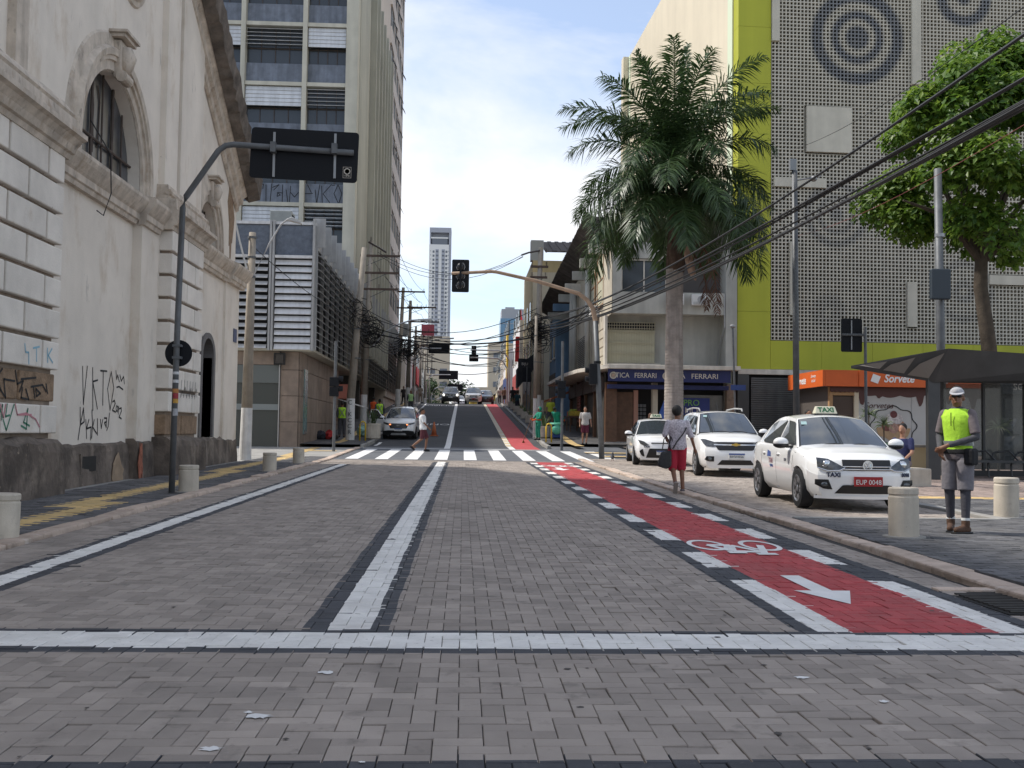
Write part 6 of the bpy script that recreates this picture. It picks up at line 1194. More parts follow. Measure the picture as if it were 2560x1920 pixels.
def crown(par, blobs, n_per, leaf, seed, m, name='crown', flat=.7):
    q = random.Random(seed); b = MB()
    for (c, r) in blobs:
        c = Vector(c); r = r if isinstance(r, (tuple, list)) else (r, r, r*.8)
        tone = q.uniform(-.12, .12)
        for k in range(n_per):
            u = Vector((q.gauss(0, 1), q.gauss(0, 1), q.gauss(0, 1))).normalized(); rad = q.random()**.28
            p = c+Vector((u.x*r[0], u.y*r[1], u.z*r[2]))*rad; n_ = (u*.6+Vector((0, 0, .9))+Vector((q.gauss(0, .35), q.gauss(0, .35), q.gauss(0, .2)))).normalized()
            a = q.uniform(0, 6.28); t1 = n_.orthogonal().normalized(); t1 = (t1*math.cos(a)+n_.cross(t1)*math.sin(a)); t1 = (t1+Vector((0, 0, -.35))).normalized(); t2 = n_.cross(t1).normalized(); l = leaf*q.uniform(.65, 1.25); w_ = l*.29
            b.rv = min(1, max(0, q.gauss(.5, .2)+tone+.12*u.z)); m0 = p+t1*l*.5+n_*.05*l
            b.add([p, m0+t2*w_, p+t1*l-n_*.12*l, m0-t2*w_], [(0, 1, 2, 3)])
    return b.build(name, m, par, kind='stuff')
tr_ = root('street_tree', (17.0, 33, gz(33)), 'leafy bright green street tree before the lattice front at far right', 'tree')
TX, TY = 17.1, 33.0
B_(lambda b: b.tube([(17.25, TY, .2), (17.2, TY, 2.5), (17.05, TY, 4.4), (16.8, TY, 6.2), (16.85, TY, 7.6), (17.0, TY, 9)], .3, 14, [.30, .25, .24, .22, .19, .12]), 'trunk', M_bark, tr_, smooth=True)
q = random.Random(8); bl = []
for i in range(78):
    u = Vector((q.gauss(0, 1), q.gauss(0, 1), q.gauss(0, 1))).normalized(); rd_ = .72+.3*q.random(); taper = 1-.33*max(0, u.z)
    c = Vector((16.95+u.x*3.9*rd_*taper, TY+u.y*3.6*rd_*taper, 10.75+u.z*3.3*rd_)); bl.append((c, q.uniform(.65, 1.05)))
for i, (dx, dz) in enumerate(((-2.6, 1.4), (-1.5, 3.2), (.3, 4.6), (1.9, 2.8), (2.8, 1.0), (-3.2, -.2), (1.0, 1.2), (-.8, 1.8), (3.0, -.1))):
    e = Vector((TX+dx, TY+.9*math.sin(i*2.1), 9.0+dz)); B_(lambda b: b.tube([(16.85, TY, 7.0), Vector((16.85, TY, 7.4)).lerp(e, .5)+Vector((0, 0, .35)), e], .08, 7, [.13, .08, .03]), 'limb', M_bark, tr_)
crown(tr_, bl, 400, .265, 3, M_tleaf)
for lb_, x, y, h in (('spiky dracaena plant left before the kiosk wall', 16.45, 41.5, 1.75), ('spiky dracaena plant right before the kiosk wall', 16.95, 41.2, 1.35), ('spiky dracaena plant by the bus shelter glass', 16.3, 31, 1.4)):
    r = root('dracaena', (x, y, gz(y)), lb_, 'plant'); B_(lambda b: b.cyl((x, y, gz(y)), (x, y, gz(y)+h), .035, .025, n=6), 'stem', M_bark, r)
    b = MB(); q = random.Random(int(x*10))
    for i in range(60):
        a, e = q.uniform(0, 6.28), R_(q.uniform(-25, 80)); d = Vector((math.cos(a)*math.cos(e), math.sin(a)*math.cos(e), math.sin(e))); p = Vector((x, y, gz(y)+h)); s_ = d.orthogonal().normalized()*.014; l = q.uniform(.4, .62); b.rv = q.random(); b.add([p-s_, p+s_, p+d*l*.6+s_, p+d*l*.6-s_, p+d*l+Vector((0, 0, -.12))], [(0, 1, 2, 3), (3, 2, 4)])
    b.build('leaves', leaf_mat('dracaena_leaf', (.09, .13, .05), .2), r, kind='stuff')
for i, (x, y, zc_, rx, rz_, lb_) in enumerate(((-2.5, 260, 9, 6.5, 5, 'dark tree at the far end of the street, left of the road'), (2.0, 285, 8, 6, 4.5, 'dark tree at the far end of the street in the middle'), (-8.5, 215, 8.5, 3.5, 4, 'tree among the far left houses'), (6.3, 215, 7, 2.4, 2.6, 'small tree beside the yellow portico'))):
    r = root('far_tree', (x, y, gz(y)), lb_, 'tree', 'trees at the end of the street'); B_(lambda b: b.cyl((x, y, 1), (x, y, zc_), .4, .2, n=8), 'trunk', M_bark, r)
    q = random.Random(i+30); crown(r, [((x+q.uniform(-1, 1)*rx*.7, y+q.uniform(-2, 2), zc_+q.uniform(-.7, .8)*rz_), rx*.38) for k in range(16)], 70, .8, i, M_fleaf)
# ================================================================ vehicles
M_wht = mat('car_white', (.80, .80, .79), .28, coat=1., spec=.5, noise=(1.5, .03)); M_tyre = mat('tyre', (.018, .018, .019), .85); M_rim = mat('alloy', (.42, .43, .44), .35, metal=.8)
M_cgl = mat('car_glass', (.04, .048, .055), .05, spec=1., coat=1.); M_cbk = mat('car_black', (.014, .014, .015), .35); M_chr = mat('chrome', (.65, .66, .67), .18, metal=1.)
M_lens = mat('headlamp_lens', (.10, .105, .11), .08, metal=.5, spec=.8, noise=(14, .5)); M_seam = mat('panel_seam', (.05, .05, .05), .7); M_red = mat('red_plate', (.30, .012, .015), .5); M_pwh = mat('plate_white', (.68, .68, .66), .5)
M_tblue = mat('taxi_navy', (.02, .025, .06), .5); M_tg = mat('taxi_sign_green', (.02, .13, .05), .5); M_tsg = mat('taxi_sign_body', (.60, .58, .45), .4); M_sline = mat('taxi_stripe_blue', (.06, .1, .28), .5); M_lgt = mat('door_shine', (.55, .25, .22), .4)
def ip(L, x):
    if x <= L[0][0]: return L[0][1]
    for (a, b), (c, d) in zip(L[:-1], L[1:]):
        if x <= c: t = (x-a)/(c-a); t = t*t*(3-2*t)*.5+t*.5; return b+(d-b)*t
    return L[-1][1]
class Car:
    """lofted car body; local x forward, y left, z up, origin on the ground under the centre"""
    def __init__(s, S, rt, paint):
        s.S = S; s.rt = rt; s.p = paint; s.L = S['L']/2; s.body(); s.cabin(); s.wheels()
    def W(s, x): return ip(s.S['w'], x)
    def deform(s, p):
        x, y, z = p; S = s.S; xs = S.get('xs', .62)*s.L
        if abs(x) > xs:
            f = ((abs(x)-xs)/(s.L-xs))**1.6; sg = 1 if x > 0 else -1; W0 = S['W']/2
            k = S.get('bow', .26)*(abs(y)/W0)**2.4+S.get('rake', .12)*max(0, (z-.5)/.35)**2+.05*max(0, (.42-z)/.2)
            x -= sg*f*k
        return (x, y, z)
    def zb(s, x):
        z = s.S['sill']
        for xc in s.S['ax']:
            R = s.S['R']*1.16
            if abs(x-xc) < R: z = max(z, s.S['R']+math.sqrt(R*R-(x-xc)**2)*.98)
        return z
    def sect(s, x):
        W, zb, sh, tp = s.W(x), s.zb(x), ip(s.S['belt'], x), ip(s.S['top'], x)
        hi = sh-.17
        return [(W*.86, zb), (W*.955, max(zb, min(.30, hi))), (W*.985, max(zb, min(.46, hi))), (W, max(zb, min(.62, hi))), (W*.992, max(zb, sh-.17)), (W*.975, max(zb, sh-.05)), (W*.93, max(zb, sh)+.012), (W*.82, max(zb, sh+.6*(tp-sh))+.014), (W*.45, max(zb, sh+.93*(tp-sh))+.014), (0, max(zb, tp)+.014)]
    def body(s):
        L = s.L; xs = [-L+2*L*i/64 for i in range(65)]
        for xc in s.S['ax']: xs += [xc+s.S['R']*1.16*t for t in (-.999, -.96, -.9, -.8, -.65, -.45, -.2, 0, .2, .45, .65, .8, .9, .96, .999)]
        xs = sorted(set(round(x, 4) for x in xs)); n = 10; b = MB(); V = []
        for x in xs:
            q = s.sect(x); V += [s.deform((x, y, z)) for y, z in q]+[s.deform((x, -y, z)) for y, z in q]
        for i in range(len(xs)-1):
            a, c = i*2*n, (i+1)*2*n
            for j in range(n-1):
                b.f.append([a+j, c+j, c+j+1, a+j+1]); b.f.append([a+n+j+1, c+n+j+1, c+n+j, a+n+j])
            b.f.append([a+n, c+n, c, a])
        b.v = V; b.m = [0]*len(b.f); b.r = [.5]*len(b.f)
        for x, fl in ((xs[-1], 1), (xs[0], -1)):     # nose and tail as curved grids
            q = s.sect(x); m = 12
            G = [[s.deform((x, y*(2*k/m-1), z)) for k in range(m+1)] for y, z in q]
            st_ = len(b.v); b.v += [p for r_ in G for p in r_]
            for j in range(n-1):
                for k in range(m):
                    f = [st_+j*(m+1)+k, st_+j*(m+1)+k+1, st_+(j+1)*(m+1)+k+1, st_+(j+1)*(m+1)+k]; b.f.append(f if fl > 0 else f[::-1]); b.m.append(0); b.r.append(.5)
        o = b.build('body', s.p, s.rt, world=False); bm = bmesh.new(); bm.from_mesh(o.data); bmesh.ops.remove_doubles(bm, verts=bm.verts, dist=.0015); bmesh.ops.recalc_face_normals(bm, faces=bm.faces); bm.to_mesh(o.data); bm.free(); smooth_by_angle(o, 42); s.bodyo = o
        W0 = s.S['W']/2; R = s.S['R']
        MB().box(-L+.25, L-.3, -W0*.82, W0*.82, s.S['sill']+.01, .62).build('underbody', M_cbk, s.rt, world=False)
    def fx(s, y, z, d=.006, end=1):
        p = s.deform((end*s.L, y, z)); return (p[0]+end*d, y, z)
    def front(s, name, m, outline, d=.007, par=None, mirror=False, end=1, sub=6):
        """panel that follows the curve of the nose: outline of (y, z); finely cut across y"""
        out = []
        for sg in ((1, -1) if mirror else (1,)):
            ys_ = [p[0] for p in outline]; y0, y1 = min(ys_), max(ys_); N = max(2, int((y1-y0)/.05)); b = MB()
            def span(y):
                zs = []
                for (a, c), (e, f) in zip(outline, outline[1:]+outline[:1]):
                    if a == e: 
                        if abs(a-y) < 1e-6: zs += [c, f]
                    elif min(a, e)-1e-6 <= y <= max(a, e)+1e-6: zs.append(c+(f-c)*(y-a)/(e-a))
                return (min(zs), max(zs)) if zs else None
            prev = None
            for i in range(N+1):
                y = y0+(y1-y0)*i/N; sp = span(min(max(y, y0+1e-5), y1-1e-5))
                c_ = [s.fx(sg*y, sp[0]+(sp[1]-sp[0])*k/sub, d, end) for k in range(sub+1)]
                if prev:
                    for k in range(sub):
                        b.quad(prev[k], c_[k], c_[k+1], prev[k+1])
                prev = c_
            e_ = len(b.v)
            out.append(b.build(name, m, par or s.rt, world=False, smooth=True))
        return out
    def flank_y(s, x, z):
        q = s.sect(x)
        for (a, c), (e, f) in zip(q[:6], q[1:7]):
            if c <= z <= f and f > c: return a+(e-a)*(z-c)/(f-c)
        return q[3][0]
    def flank(s, name, m, outline, side, d=.006, par=None):
        b = MB(); b.poly([s.deform((x, side*(s.flank_y(x, z)+d), z)) for x, z in outline]); return b.build(name, m, par or s.rt, world=False)
    def roof_z(s, x): return ip(s.S['roof'], x)
    def cab_y(s, x, z):
        bz = ip(s.S['belt'], x); wb, wr = s.W(x)*.935, s.S['wr']; H = s.S['H']; t = max(0, min(1, (z-bz)/(H-.06-bz))); return wb+(wr-wb)*t**1.25
    def ws(s, u, v, rear=False):
        (xa, za), (xb, zb_) = s.S['rw' if rear else 'ws']; ya, yb = s.W(xa)*.90, s.S['wr']*.985; sg = -1 if rear else 1
        y = u*(ya+(yb-ya)*v); cv = (.16*(1-v)+.07*v)*u*u*(1 if not rear else .7)
        return Vector((xa+(xb-xa)*v-sg*cv, y, za+(zb_-za)*v+.02*math.sin(math.pi*v)+.035*(1-u*u)*v-.02*u*u*v))
    def cabin(s):
        S = s.S; (xa, za), (xb, zb_) = S['ws']; (xd, zd), (xc, zc) = S['rw']; b = MB()
        N, M_ = 12, 8
        def grid(fn, nu, nv, flip=False):
            st_ = len(b.v); P_ = [fn(i/nu, j/nv) for j in range(nv+1) for i in range(nu+1)]; fs = [(j*(nu+1)+i, j*(nu+1)+i+1, (j+1)*(nu+1)+i+1, (j+1)*(nu+1)+i) for j in range(nv) for i in range(nu)]
            b.add(P_, [f[::-1] for f in fs] if flip else fs)
        grid(lambda u, v: s.ws(2*u-1, v), N, M_); grid(lambda u, v: s.ws(2*u-1, v, True), N, M_, True)
        def roof(u, v):
            f, r = s.ws(2*u-1, 1), s.ws(2*u-1, 1, True); p = f.lerp(r, v); p.z += S.get('arch', .045)*math.sin(math.pi*v); return p
        grid(roof, N, 10)
        for sg in (1, -1):
            def sidep(u, v):       # belt (v=0) to roof edge (v=1) along the car; A and C pillars are the ends
                if u < .25: top = s.ws(sg, u/.25)
                elif u > .78: top = s.ws(sg, (1-u)/.22, True)
                else: 
                    t = (u-.25)/.53; top = s.ws(sg, 1).lerp(s.ws(sg, 1, True), t); top.z += S.get('arch', .045)*math.sin(math.pi*t)
                x = top.x; bot = Vector((x, sg*s.W(x)*.935, ip(S['belt'], x)-.03)); p = bot.lerp(top, v); p.y += sg*.02*math.sin(math.pi*v)*(1 if .1 < u < .9 else 0); return p
            grid(sidep, 30, 6, sg < 0)
        s.cabo = b.build('cabin', s.p, s.rt, world=False); bm = bmesh.new(); bm.from_mesh(s.cabo.data); bmesh.ops.remove_doubles(bm, verts=bm.verts, dist=.004); bmesh.ops.recalc_face_normals(bm, faces=bm.faces); bm.to_mesh(s.cabo.data); bm.free(); smooth_by_angle(s.cabo, 38)
        def glass(nm, rear, u0, v0, v1, m, d):
            g = MB(); P_ = []
            for j in range(9):
                for i in range(13):
                    u, v = -u0+2*u0*i/12, v0+(v1-v0)*j/8; p = s.ws(u, v, rear); n_ = (s.ws(u, v+.02, rear)-p).cross(s.ws(u+.02, v, rear)-p).normalized(); n_ = n_ if n_.z > 0 else -n_; P_.append(p+n_*d)
            g.add(P_, [(j*13+i, j*13+i+1, (j+1)*13+i+1, (j+1)*13+i) for j in range(8) for i in range(12)]); return g.build(nm, m, s.rt, world=False, smooth=True)
        glass('windscreen_seal', False, .965, .0, .975, M_cbk, .004); s.wso = glass('windscreen', False, .93, .05, .95, M_cgl, .008)
        glass('rear_window', True, .9, .1, .92, M_cgl, .006)
        for nm, poly in S['side_windows']:
            for sg in (1, -1):
                cxm = sum(p[0] for p in poly)/len(poly); czm = sum(p[1] for p in poly)/len(poly)
                def cp(x, z):
                    bz = ip(S['belt'], x)-.03
                    # interpolate between belt and the roof edge above this x, as the cabin side does
                    rt_, best = s.ws(sg, 1), None
                    if x > s.ws(sg, 1).x: tt = (x-s.ws(sg, 0).x)/(s.ws(sg, 1).x-s.ws(sg, 0).x); top = s.ws(sg, max(0, min(1, tt)))
                    elif x < s.ws(sg, 1, True).x: tt = (x-s.ws(sg, 0, True).x)/(s.ws(sg, 1, True).x-s.ws(sg, 0, True).x); top = s.ws(sg, max(0, min(1, tt)), True)
                    else: t = (s.ws(sg, 1).x-x)/(s.ws(sg, 1).x-s.ws(sg, 1, True).x); top = s.ws(sg, 1).lerp(s.ws(sg, 1, True), t); top.z += S.get('arch', .045)*math.sin(math.pi*t)
                    v = max(0, min(1, (z-bz)/max(.01, top.z-bz))); y0 = s.W(x)*.935; return Vector((x, sg*(y0+(abs(top.y)-y0)*v+.02*math.sin(math.pi*v)+.02), z))
                g = MB(); ring = [cp(x, z) for x, z in poly]; ctr = cp(cxm, czm); n_ = len(ring); g.add(ring+[ctr], [(i, (i+1) % n_, n_) for i in range(n_)]); g.build(nm, M_cgl, s.rt, world=False)
    def wheels(s):
        R = s.S['R']; W0 = s.S['W']/2
        for xc in s.S['ax']:
            for sg in (1, -1):
                T = Matrix.Translation((xc, sg*(W0-.105), R)) @ Matrix.Rotation(R_(-90*sg), 4, 'X')
                w_ = MB().lathe((0, 0, 0), [(R*.6, -.1), (R*.93, -.1), (R, -.07), (R, .07), (R*.95, .098), (R*.7, .102), (R*.66, .09)], 30).xform(T).build('wheel', M_tyre, s.rt, world=False); smooth_by_angle(w_, 35)
                rm = MB(); rm.lathe((0, 0, 0), [(R*.66, .07), (R*.69, .1), (R*.64, .1), (R*.60, .055), (R*.1, .05)], 30)
                rm.build('rim_barrel', M_cbk if s.S.get('spk', 1) else M_rim, w_, world=False).data.transform(T)
                sp = MB(); k_ = s.S.get('spokes', 5)
                for i in range(k_):
                    a = 2*math.pi*i/k_; c_, n_ = Vector((math.cos(a), math.sin(a), 0)), Vector((-math.sin(a), math.cos(a), 0))
                    for tw in (-.13, .13): sp.add([c_*R*.1+n_*(-.03), c_*R*.1+n_*.03, c_*R*.64+n_*(.02+tw*.35), c_*R*.64+n_*(-.02+tw*.35)], []); v0 = len(sp.v)-4; sp.v[v0:] = [(x, y, .085 if q < 2 else .098) for q, (x, y, z) in enumerate(sp.v[v0:])]; sp.f.append([v0, v0+1, v0+2, v0+3]); sp.m.append(0); sp.r.append(.5)
                sp.lathe((0, 0, .06), [(R*.16, 0), (R*.16, .03), (R*.1, .04)], 14); sp.lathe((0, 0, 0), [(R*.62, .085), (R*.68, .101), (R*.66, .104), (R*.6, .09)], 30)
                sp.build('rim', M_rim, w_, world=False).data.transform(T)
    def mirrors(s, x, z, m=None):
        for sg in (1, -1):
            y = s.W(x)*.96; b = MB(); b.ell((x-.02, sg*(y+.14), z), .085, .125, .085, 14, 10); o = b.build('mirror', m or s.p, s.rt, world=False, smooth=True)
            MB().box(x-.05, x+.03, min(sg*(y-.05), sg*(y+.05)), max(sg*(y-.05), sg*(y+.05)), z-.085, z-.045).build('mirror_foot', M_cbk, o, world=False)
            MB().ell((x-.02, sg*(y+.14), z-.035), .087, .127, .06, 14, 8).build('mirror_base', M_cbk, o, world=False, smooth=True)
    def seams(s, xs_, z0=.24):
        for x in xs_:
            for sg in (1, -1):
                zs = [z0+(ip(s.S['belt'], x)-.02-z0)*i/8 for i in range(9)]; b = MB(); pts = [(x+(.03*math.sin(i*.3)), z) for i, z in enumerate(zs)]
                pts = [p for p in pts if p[1] > s.zb(p[0])+.01]
                for p, q in zip(pts[:-1], pts[1:]): b.quad(*[(a+e, sg*(s.flank_y(a, c)+.003), c) for a, c, e in ((p[0], p[1], -.005), (p[0], p[1], .005), (q[0], q[1], .005), (q[0], q[1], -.005))])
                if b.f: b.build('door_seam', M_seam, s.rt, world=False)
    def handles(s, xs_, z):
        for x in xs_:
            for sg in (1, -1): y = s.flank_y(x, z); MB().ell((x, sg*(y+.012), z), .085, .018, .022, 10, 6).build('door_handle', s.p, s.rt, world=False, smooth=True)
    def plate(s, y, z, w_, h_, m, txt, tm, head=None, end=1):
        x = s.fx(y, z, .03, end)[0]; o = MB().box(x-.03, x, y-w_/2, y+w_/2, z-h_/2, z+h_/2).build('number_plate', m, s.rt, world=False)
        if head: MB().box(x+.001, x+.003, y-w_/2, y+w_/2, z+h_*.22, z+h_/2).build('plate_band', head, o, world=False)
        t = text_mesh('plate_lettering', txt, h_*(.72 if not head else .62), frame((x+.004, y, z-(h_*.12 if head else .012)), (0, 1, 0), (0, 0, 1), (1, 0, 0)), tm, None, ext=.001, sx=.95); t.parent = o
        return o
    def nose_text(s, txt, y, z, size, m=None, sx=1.):
        x = s.fx(y, z, .012)[0]; p, q = s.fx(y+.1, z, 0), s.fx(y-.1, z, 0); ax = (Vector(p)-Vector(q)).normalized(); t = text_mesh('lettering', txt, size, frame((x, y, z), ax, (0, 0, 1), ax.cross(Vector((0, 0, 1)))), m or M_tblue, None, ext=.002, sx=sx, bold=.004); t.parent = s.rt; return t
    def taxi_sign(s, x):
        z = max(p[2] for p in s.cabo.data.vertices[0:0] or [(0, 0, s.S['H'])])+.0
        o = MB().prism([(x-.07, -.17, z+.03), (x+.09, -.17, z+.03), (x+.03, -.15, z+.15), (x-.02, -.15, z+.15)], (0, .01, 0)); b = MB()
        b.add([(x+.09, -.19, z+.03), (x+.09, .19, z+.03), (x+.035, .16, z+.15), (x+.035, -.16, z+.15), (x-.08, -.19, z+.03), (x-.08, .19, z+.03), (x-.03, .16, z+.15), (x-.03, -.16, z+.15)], [(0, 1, 2, 3), (1, 5, 6, 2), (5, 4, 7, 6), (4, 0, 3, 7), (3, 2, 6, 7)])
        o = b.build('taxi_sign', M_tsg, s.rt, world=False, bevel=.012); MB().box(x-.09, x+.1, -.2, .2, z-.01, z+.029).build('sign_base', M_cbk, o, world=False)
        n_ = Vector((.12, 0, .055)).normalized(); t = text_mesh('sign_lettering', 'TAXI', .115, frame((x+.064, 0, z+.09), (0, 1, 0), (-.055, 0, .12), n_), M_tg, None, ext=.003, sx=1.05, bold=.004); t.parent = o
    def wipers(s):
        for u0, u1 in ((-.55, .05), (.05, .6)):
            P_ = [s.ws(u0+(u1-u0)*t, .03+.05*math.sin(math.pi*t))+Vector((.02, 0, .02)) for t in (0, .25, .5, .75, 1)]; MB().tube(P_, .01, 5).build('wiper', M_cbk, s.rt, world=False)
    def inspection(s, u, v, w_=.07):
        p = s.ws(u, v); n_ = (s.ws(u, v+.02)-p).cross(s.ws(u+.02, v)-p).normalized(); n_ = n_ if n_.z > 0 else -n_; c_ = p+n_*.012; a = Vector((0, 1, 0))*w_; e = (s.ws(u, v+.05)-p).normalized()*w_*.75; MB().quad(c_-a-e, c_+a-e, c_+a+e, c_-a+e).build('windscreen_sticker', mat('sticker_teal', (.35, .5, .5), .5, noise=(20, .3)), s.rt, world=False)
SED = dict(L=4.22, W=1.66, H=1.455, R=.305, sill=.20, ax=(1.29, -1.175), wr=.555, arch=.05,
  w=[(-2.11, .66), (-1.9, .76), (-1.3, .825), (0, .83), (1.3, .82), (1.85, .78), (2.11, .70)],
  belt=[(-2.11, .90), (-1.7, .97), (-.8, .955), (.9, .90), (1.5, .84), (2.11, .71)], top=[(-2.11, .95), (-1.75, 1.02), (-1.4, 1.03), (-1.0, .98), (.7, .95), (1.05, .985), (1.45, .945), (1.9, .86), (2.11, .765)],
  ws=((1.18, .93), (.38, 1.40)), rw=((-1.55, 1.0), (-.88, 1.40)),
  side_windows=(('side_window', [(.93, .98), (.40, 1.335), (.06, 1.365), (.02, .965)]), ('side_window', [(-.05, .965), (-.03, 1.37), (-.55, 1.36), (-.86, 1.30), (-.98, 1.02), (-.9, .985)])), roof=[])
MPV = dict(L=4.36, W=1.76, H=1.67, R=.325, sill=.22, ax=(1.30, -1.32), wr=.60, arch=.05, rake=.13,
  w=[(-2.18, .74), (-1.9, .82), (-1.2, .875), (0, .88), (1.3, .87), (1.9, .83), (2.18, .74)],
  belt=[(-2.18, 1.05), (-1.2, 1.08), (.8, 1.02), (1.5, .97), (2.18, .84)], top=[(-2.18, 1.06), (-1.0, 1.08), (.7, 1.06), (1.15, 1.10), (1.6, 1.06), (2.0, .97), (2.18, .88)],
  ws=((1.35, 1.06), (.50, 1.60)), rw=((-2.02, 1.12), (-1.72, 1.58)),
  side_windows=(('side_window', [(1.02, 1.1), (.5, 1.50), (.16, 1.535), (.12, 1.085)]), ('side_window', [(.05, 1.085), (.07, 1.54), (-.8, 1.55), (-.82, 1.11)]), ('side_window', [(-.9, 1.115), (-.88, 1.55), (-1.45, 1.52), (-1.72, 1.2), (-1.6, 1.15)])), roof=[])
def place(rt, x, y, yaw=0, dz=.0): rt.location = (x, y, gz(y)+dz); rt.rotation_euler = (math.atan((gz(y-1)-gz(y+1))/2)*0, -math.atan((gz(y-1.2)-gz(y+1.2))/2.4), -math.pi/2+yaw)
def croot(lb_, cat='car', grp=None, name='taxi'): return root(name, (0, 0, 0), lb_, cat, grp)
# ---- nearest taxi
r = croot('white taxi sedan with red number plate and roof sign nearest the camera'); c = Car(SED, r, M_wht)
hl = c.front('headlight', M_lens, [(.34, .66), (.40, .62), (.56, .615), (.70, .66), (.70, .80), (.55, .785)], .012, mirror=True)
for o, sg in zip(hl, (1, -1)):
    b = MB(); b.tube([c.fx(sg*y, z, .02) for y, z in ((.33, .655), (.41, .612), (.57, .606), (.70, .65))], .009, 6); b.build('chrome_edge', M_chr, o, world=False)
    MB().ell(c.fx(sg*.56, .70, -.01), .03, .075, .065, 14, 8).build('lamp', M_chr, o, world=False, smooth=True)
gr = c.front('grille', M_cbk, [(-.36, .615), (.36, .615), (.36, .775), (-.36, .775)], .012)[0]
for z in (.632, .672): b = MB(); b.tube([c.fx(-.36+.06*i, z, .018) for i in range(13)], .0075, 6); b.build('chrome_bar', M_chr, gr, world=False)
T = Matrix.Translation(c.fx(0, .69, .02)) @ Matrix.Rotation(R_(90), 4, 'Y')
em = MB().lathe((0, 0, 0), [(.075, 0), (.075, .012), (.06, .012), (.06, .004)], 28).xform(T).build('badge_ring', M_chr, gr, world=False)
ex = c.fx(0, .69, .03)[0]; strokes_ = [[(-.028, .045), (0, .005), (.028, .045)], [(-.05, .02), (-.024, -.045), (0, -.002), (.024, -.045), (.05, .02)]]
for pl__ in strokes_: MB().tube([(ex, y, .69+z) for y, z in pl__], .007, 5).build('badge_letters', M_chr, em, world=False)
MB().cyl(c.fx(0, .69, .012), c.fx(0, .69, .02), .06, n=20).build('badge_field', M_cbk, em, world=False)
c.front('air_intake', M_cbk, [(-.47, .27), (.47, .27), (.36, .40), (-.36, .40)], .008)
fg = c.front('fog_lamp', M_cbk, [(.50, .33), (.60, .33), (.735, .40), (.735, .475), (.52, .475)], .008, mirror=True)
for o, sg in zip(fg, (1, -1)): MB().ell(c.fx(sg*.60, .405, .012), .012, .07, .035, 12, 6).build('lamp', M_lens, o, world=False)
c.front('lower_lip', M_wht, [(-.74, .19), (.74, .19), (.74, .235), (-.74, .235)], .028)
c.plate(.0, .455, .42, .14, M_red, 'EUP 0048', M_pwh); c.nose_text('TAXI', -.49, .545, .09); c.nose_text('0098', .60, .55, .075)
c.mirrors(.78, 1.0); c.seams((.98, .04, -.92)); c.handles((.18, -.72), .80); c.taxi_sign(.05); c.wipers(); c.inspection(-.78, .78)
c.flank('hood_shut_line', M_seam, [(1.05, .862), (1.55, .80), (1.55, .793), (1.05, .855)], -1, .003)
c.flank('taxi_stripe', M_sline, [(-.28, .62), (-.12, .62), (.05, .25), (-.02, .25)], -1); c.flank('taxi_stripe', mat('stripe_cyan', (.06, .25, .4), .5), [(-.32, .62), (-.285, .62), (-.03, .25), (-.06, .25)], -1, .007)
c.flank('taxi_stripe', M_sline, [(-.5, .86), (-.3, .83), (-.26, .75), (-.5, .75)], -1)
for txt, x, z, sz, m_ in (('TAXI', -.25, .68, .13, mat('taxi_red_navy', (.2, .03, .06), .5)), ('0098', .62, .72, .07, M_tblue)):
    t = text_mesh('lettering', txt, sz, frame((x, -c.flank_y(x, z)-.008, z), (1, 0, 0), (0, 0, 1), (0, -1, 0)), m_, None, ext=.001, sx=.9); t.parent = r
place(r, 6.08, 17.3, R_(-2.0), .018)
# ---- people carrier taxi behind it
r = croot('tall white people carrier with roof rails parked second in the taxi rank', 'car', name='taxi'); c = Car(MPV, r, M_wht)
c.front('headlight', M_lens, [(.40, .80), (.52, .745), (.74, .76), (.82, .93), (.74, .94), (.44, .84)], .012, mirror=True)
g = c.front('grille', M_cbk, [(-.44, .66), (.44, .66), (.50, .78), (-.50, .78)], .010)[0]; c.front('grille', M_cbk, [(-.50, .815), (.50, .815), (.50, .865), (-.50, .865)], .010)
c.front('grille_bar', M_chr, [(-.53, .785), (.53, .785), (.53, .81), (-.53, .81)], .014)
MB().prism([(c.fx(0, .8, .03)[0], y, z) for y, z in ((-.11, .785), (-.04, .785), (-.04, .765), (.04, .765), (.04, .785), (.11, .785), (.11, .815), (.04, .815), (.04, .835), (-.04, .835), (-.04, .815), (-.11, .815))], (.008, 0, 0)).build('gold_badge', mat('gold', (.55, .36, .08), .3, metal=.8), g, world=False)
fg = c.front('fog_lamp', M_cbk, [(.54, .38), (.68, .38), (.76, .43), (.74, .51), (.54, .51)], .009, mirror=True)
for o, sg in zip(fg, (1, -1)): MB().ell(c.fx(sg*.63, .445, .014), .015, .055, .045, 12, 6).build('lamp', M_lens, o, world=False)
c.front('air_intake', M_cbk, [(-.46, .30), (.46, .30), (.36, .42), (-.36, .42)], .008)
c.plate(0, .52, .40, .14, M_pwh, 'RHW4I56', M_cbk, head=M_sline); c.mirrors(.98, 1.12); c.seams((1.1, .1, -.86)); c.handles((.25, -.65), .93); c.wipers(); c.inspection(-.72, .80)
for sg in (1, -1): MB().tube([(.35, sg*.56, 1.66), (.25, sg*.57, 1.72), (-.6, sg*.57, 1.745), (-1.5, sg*.56, 1.71), (-1.6, sg*.55, 1.65)], .022, 6).build('roof_rail', M_fin, r, world=False)
MB().tube([(-.1, .0, 1.7), (-.22, 0, 1.9)], .006, 5).build('aerial', M_cbk, r, world=False)
place(r, 6.83, 27.6, R_(-2.0), .018)
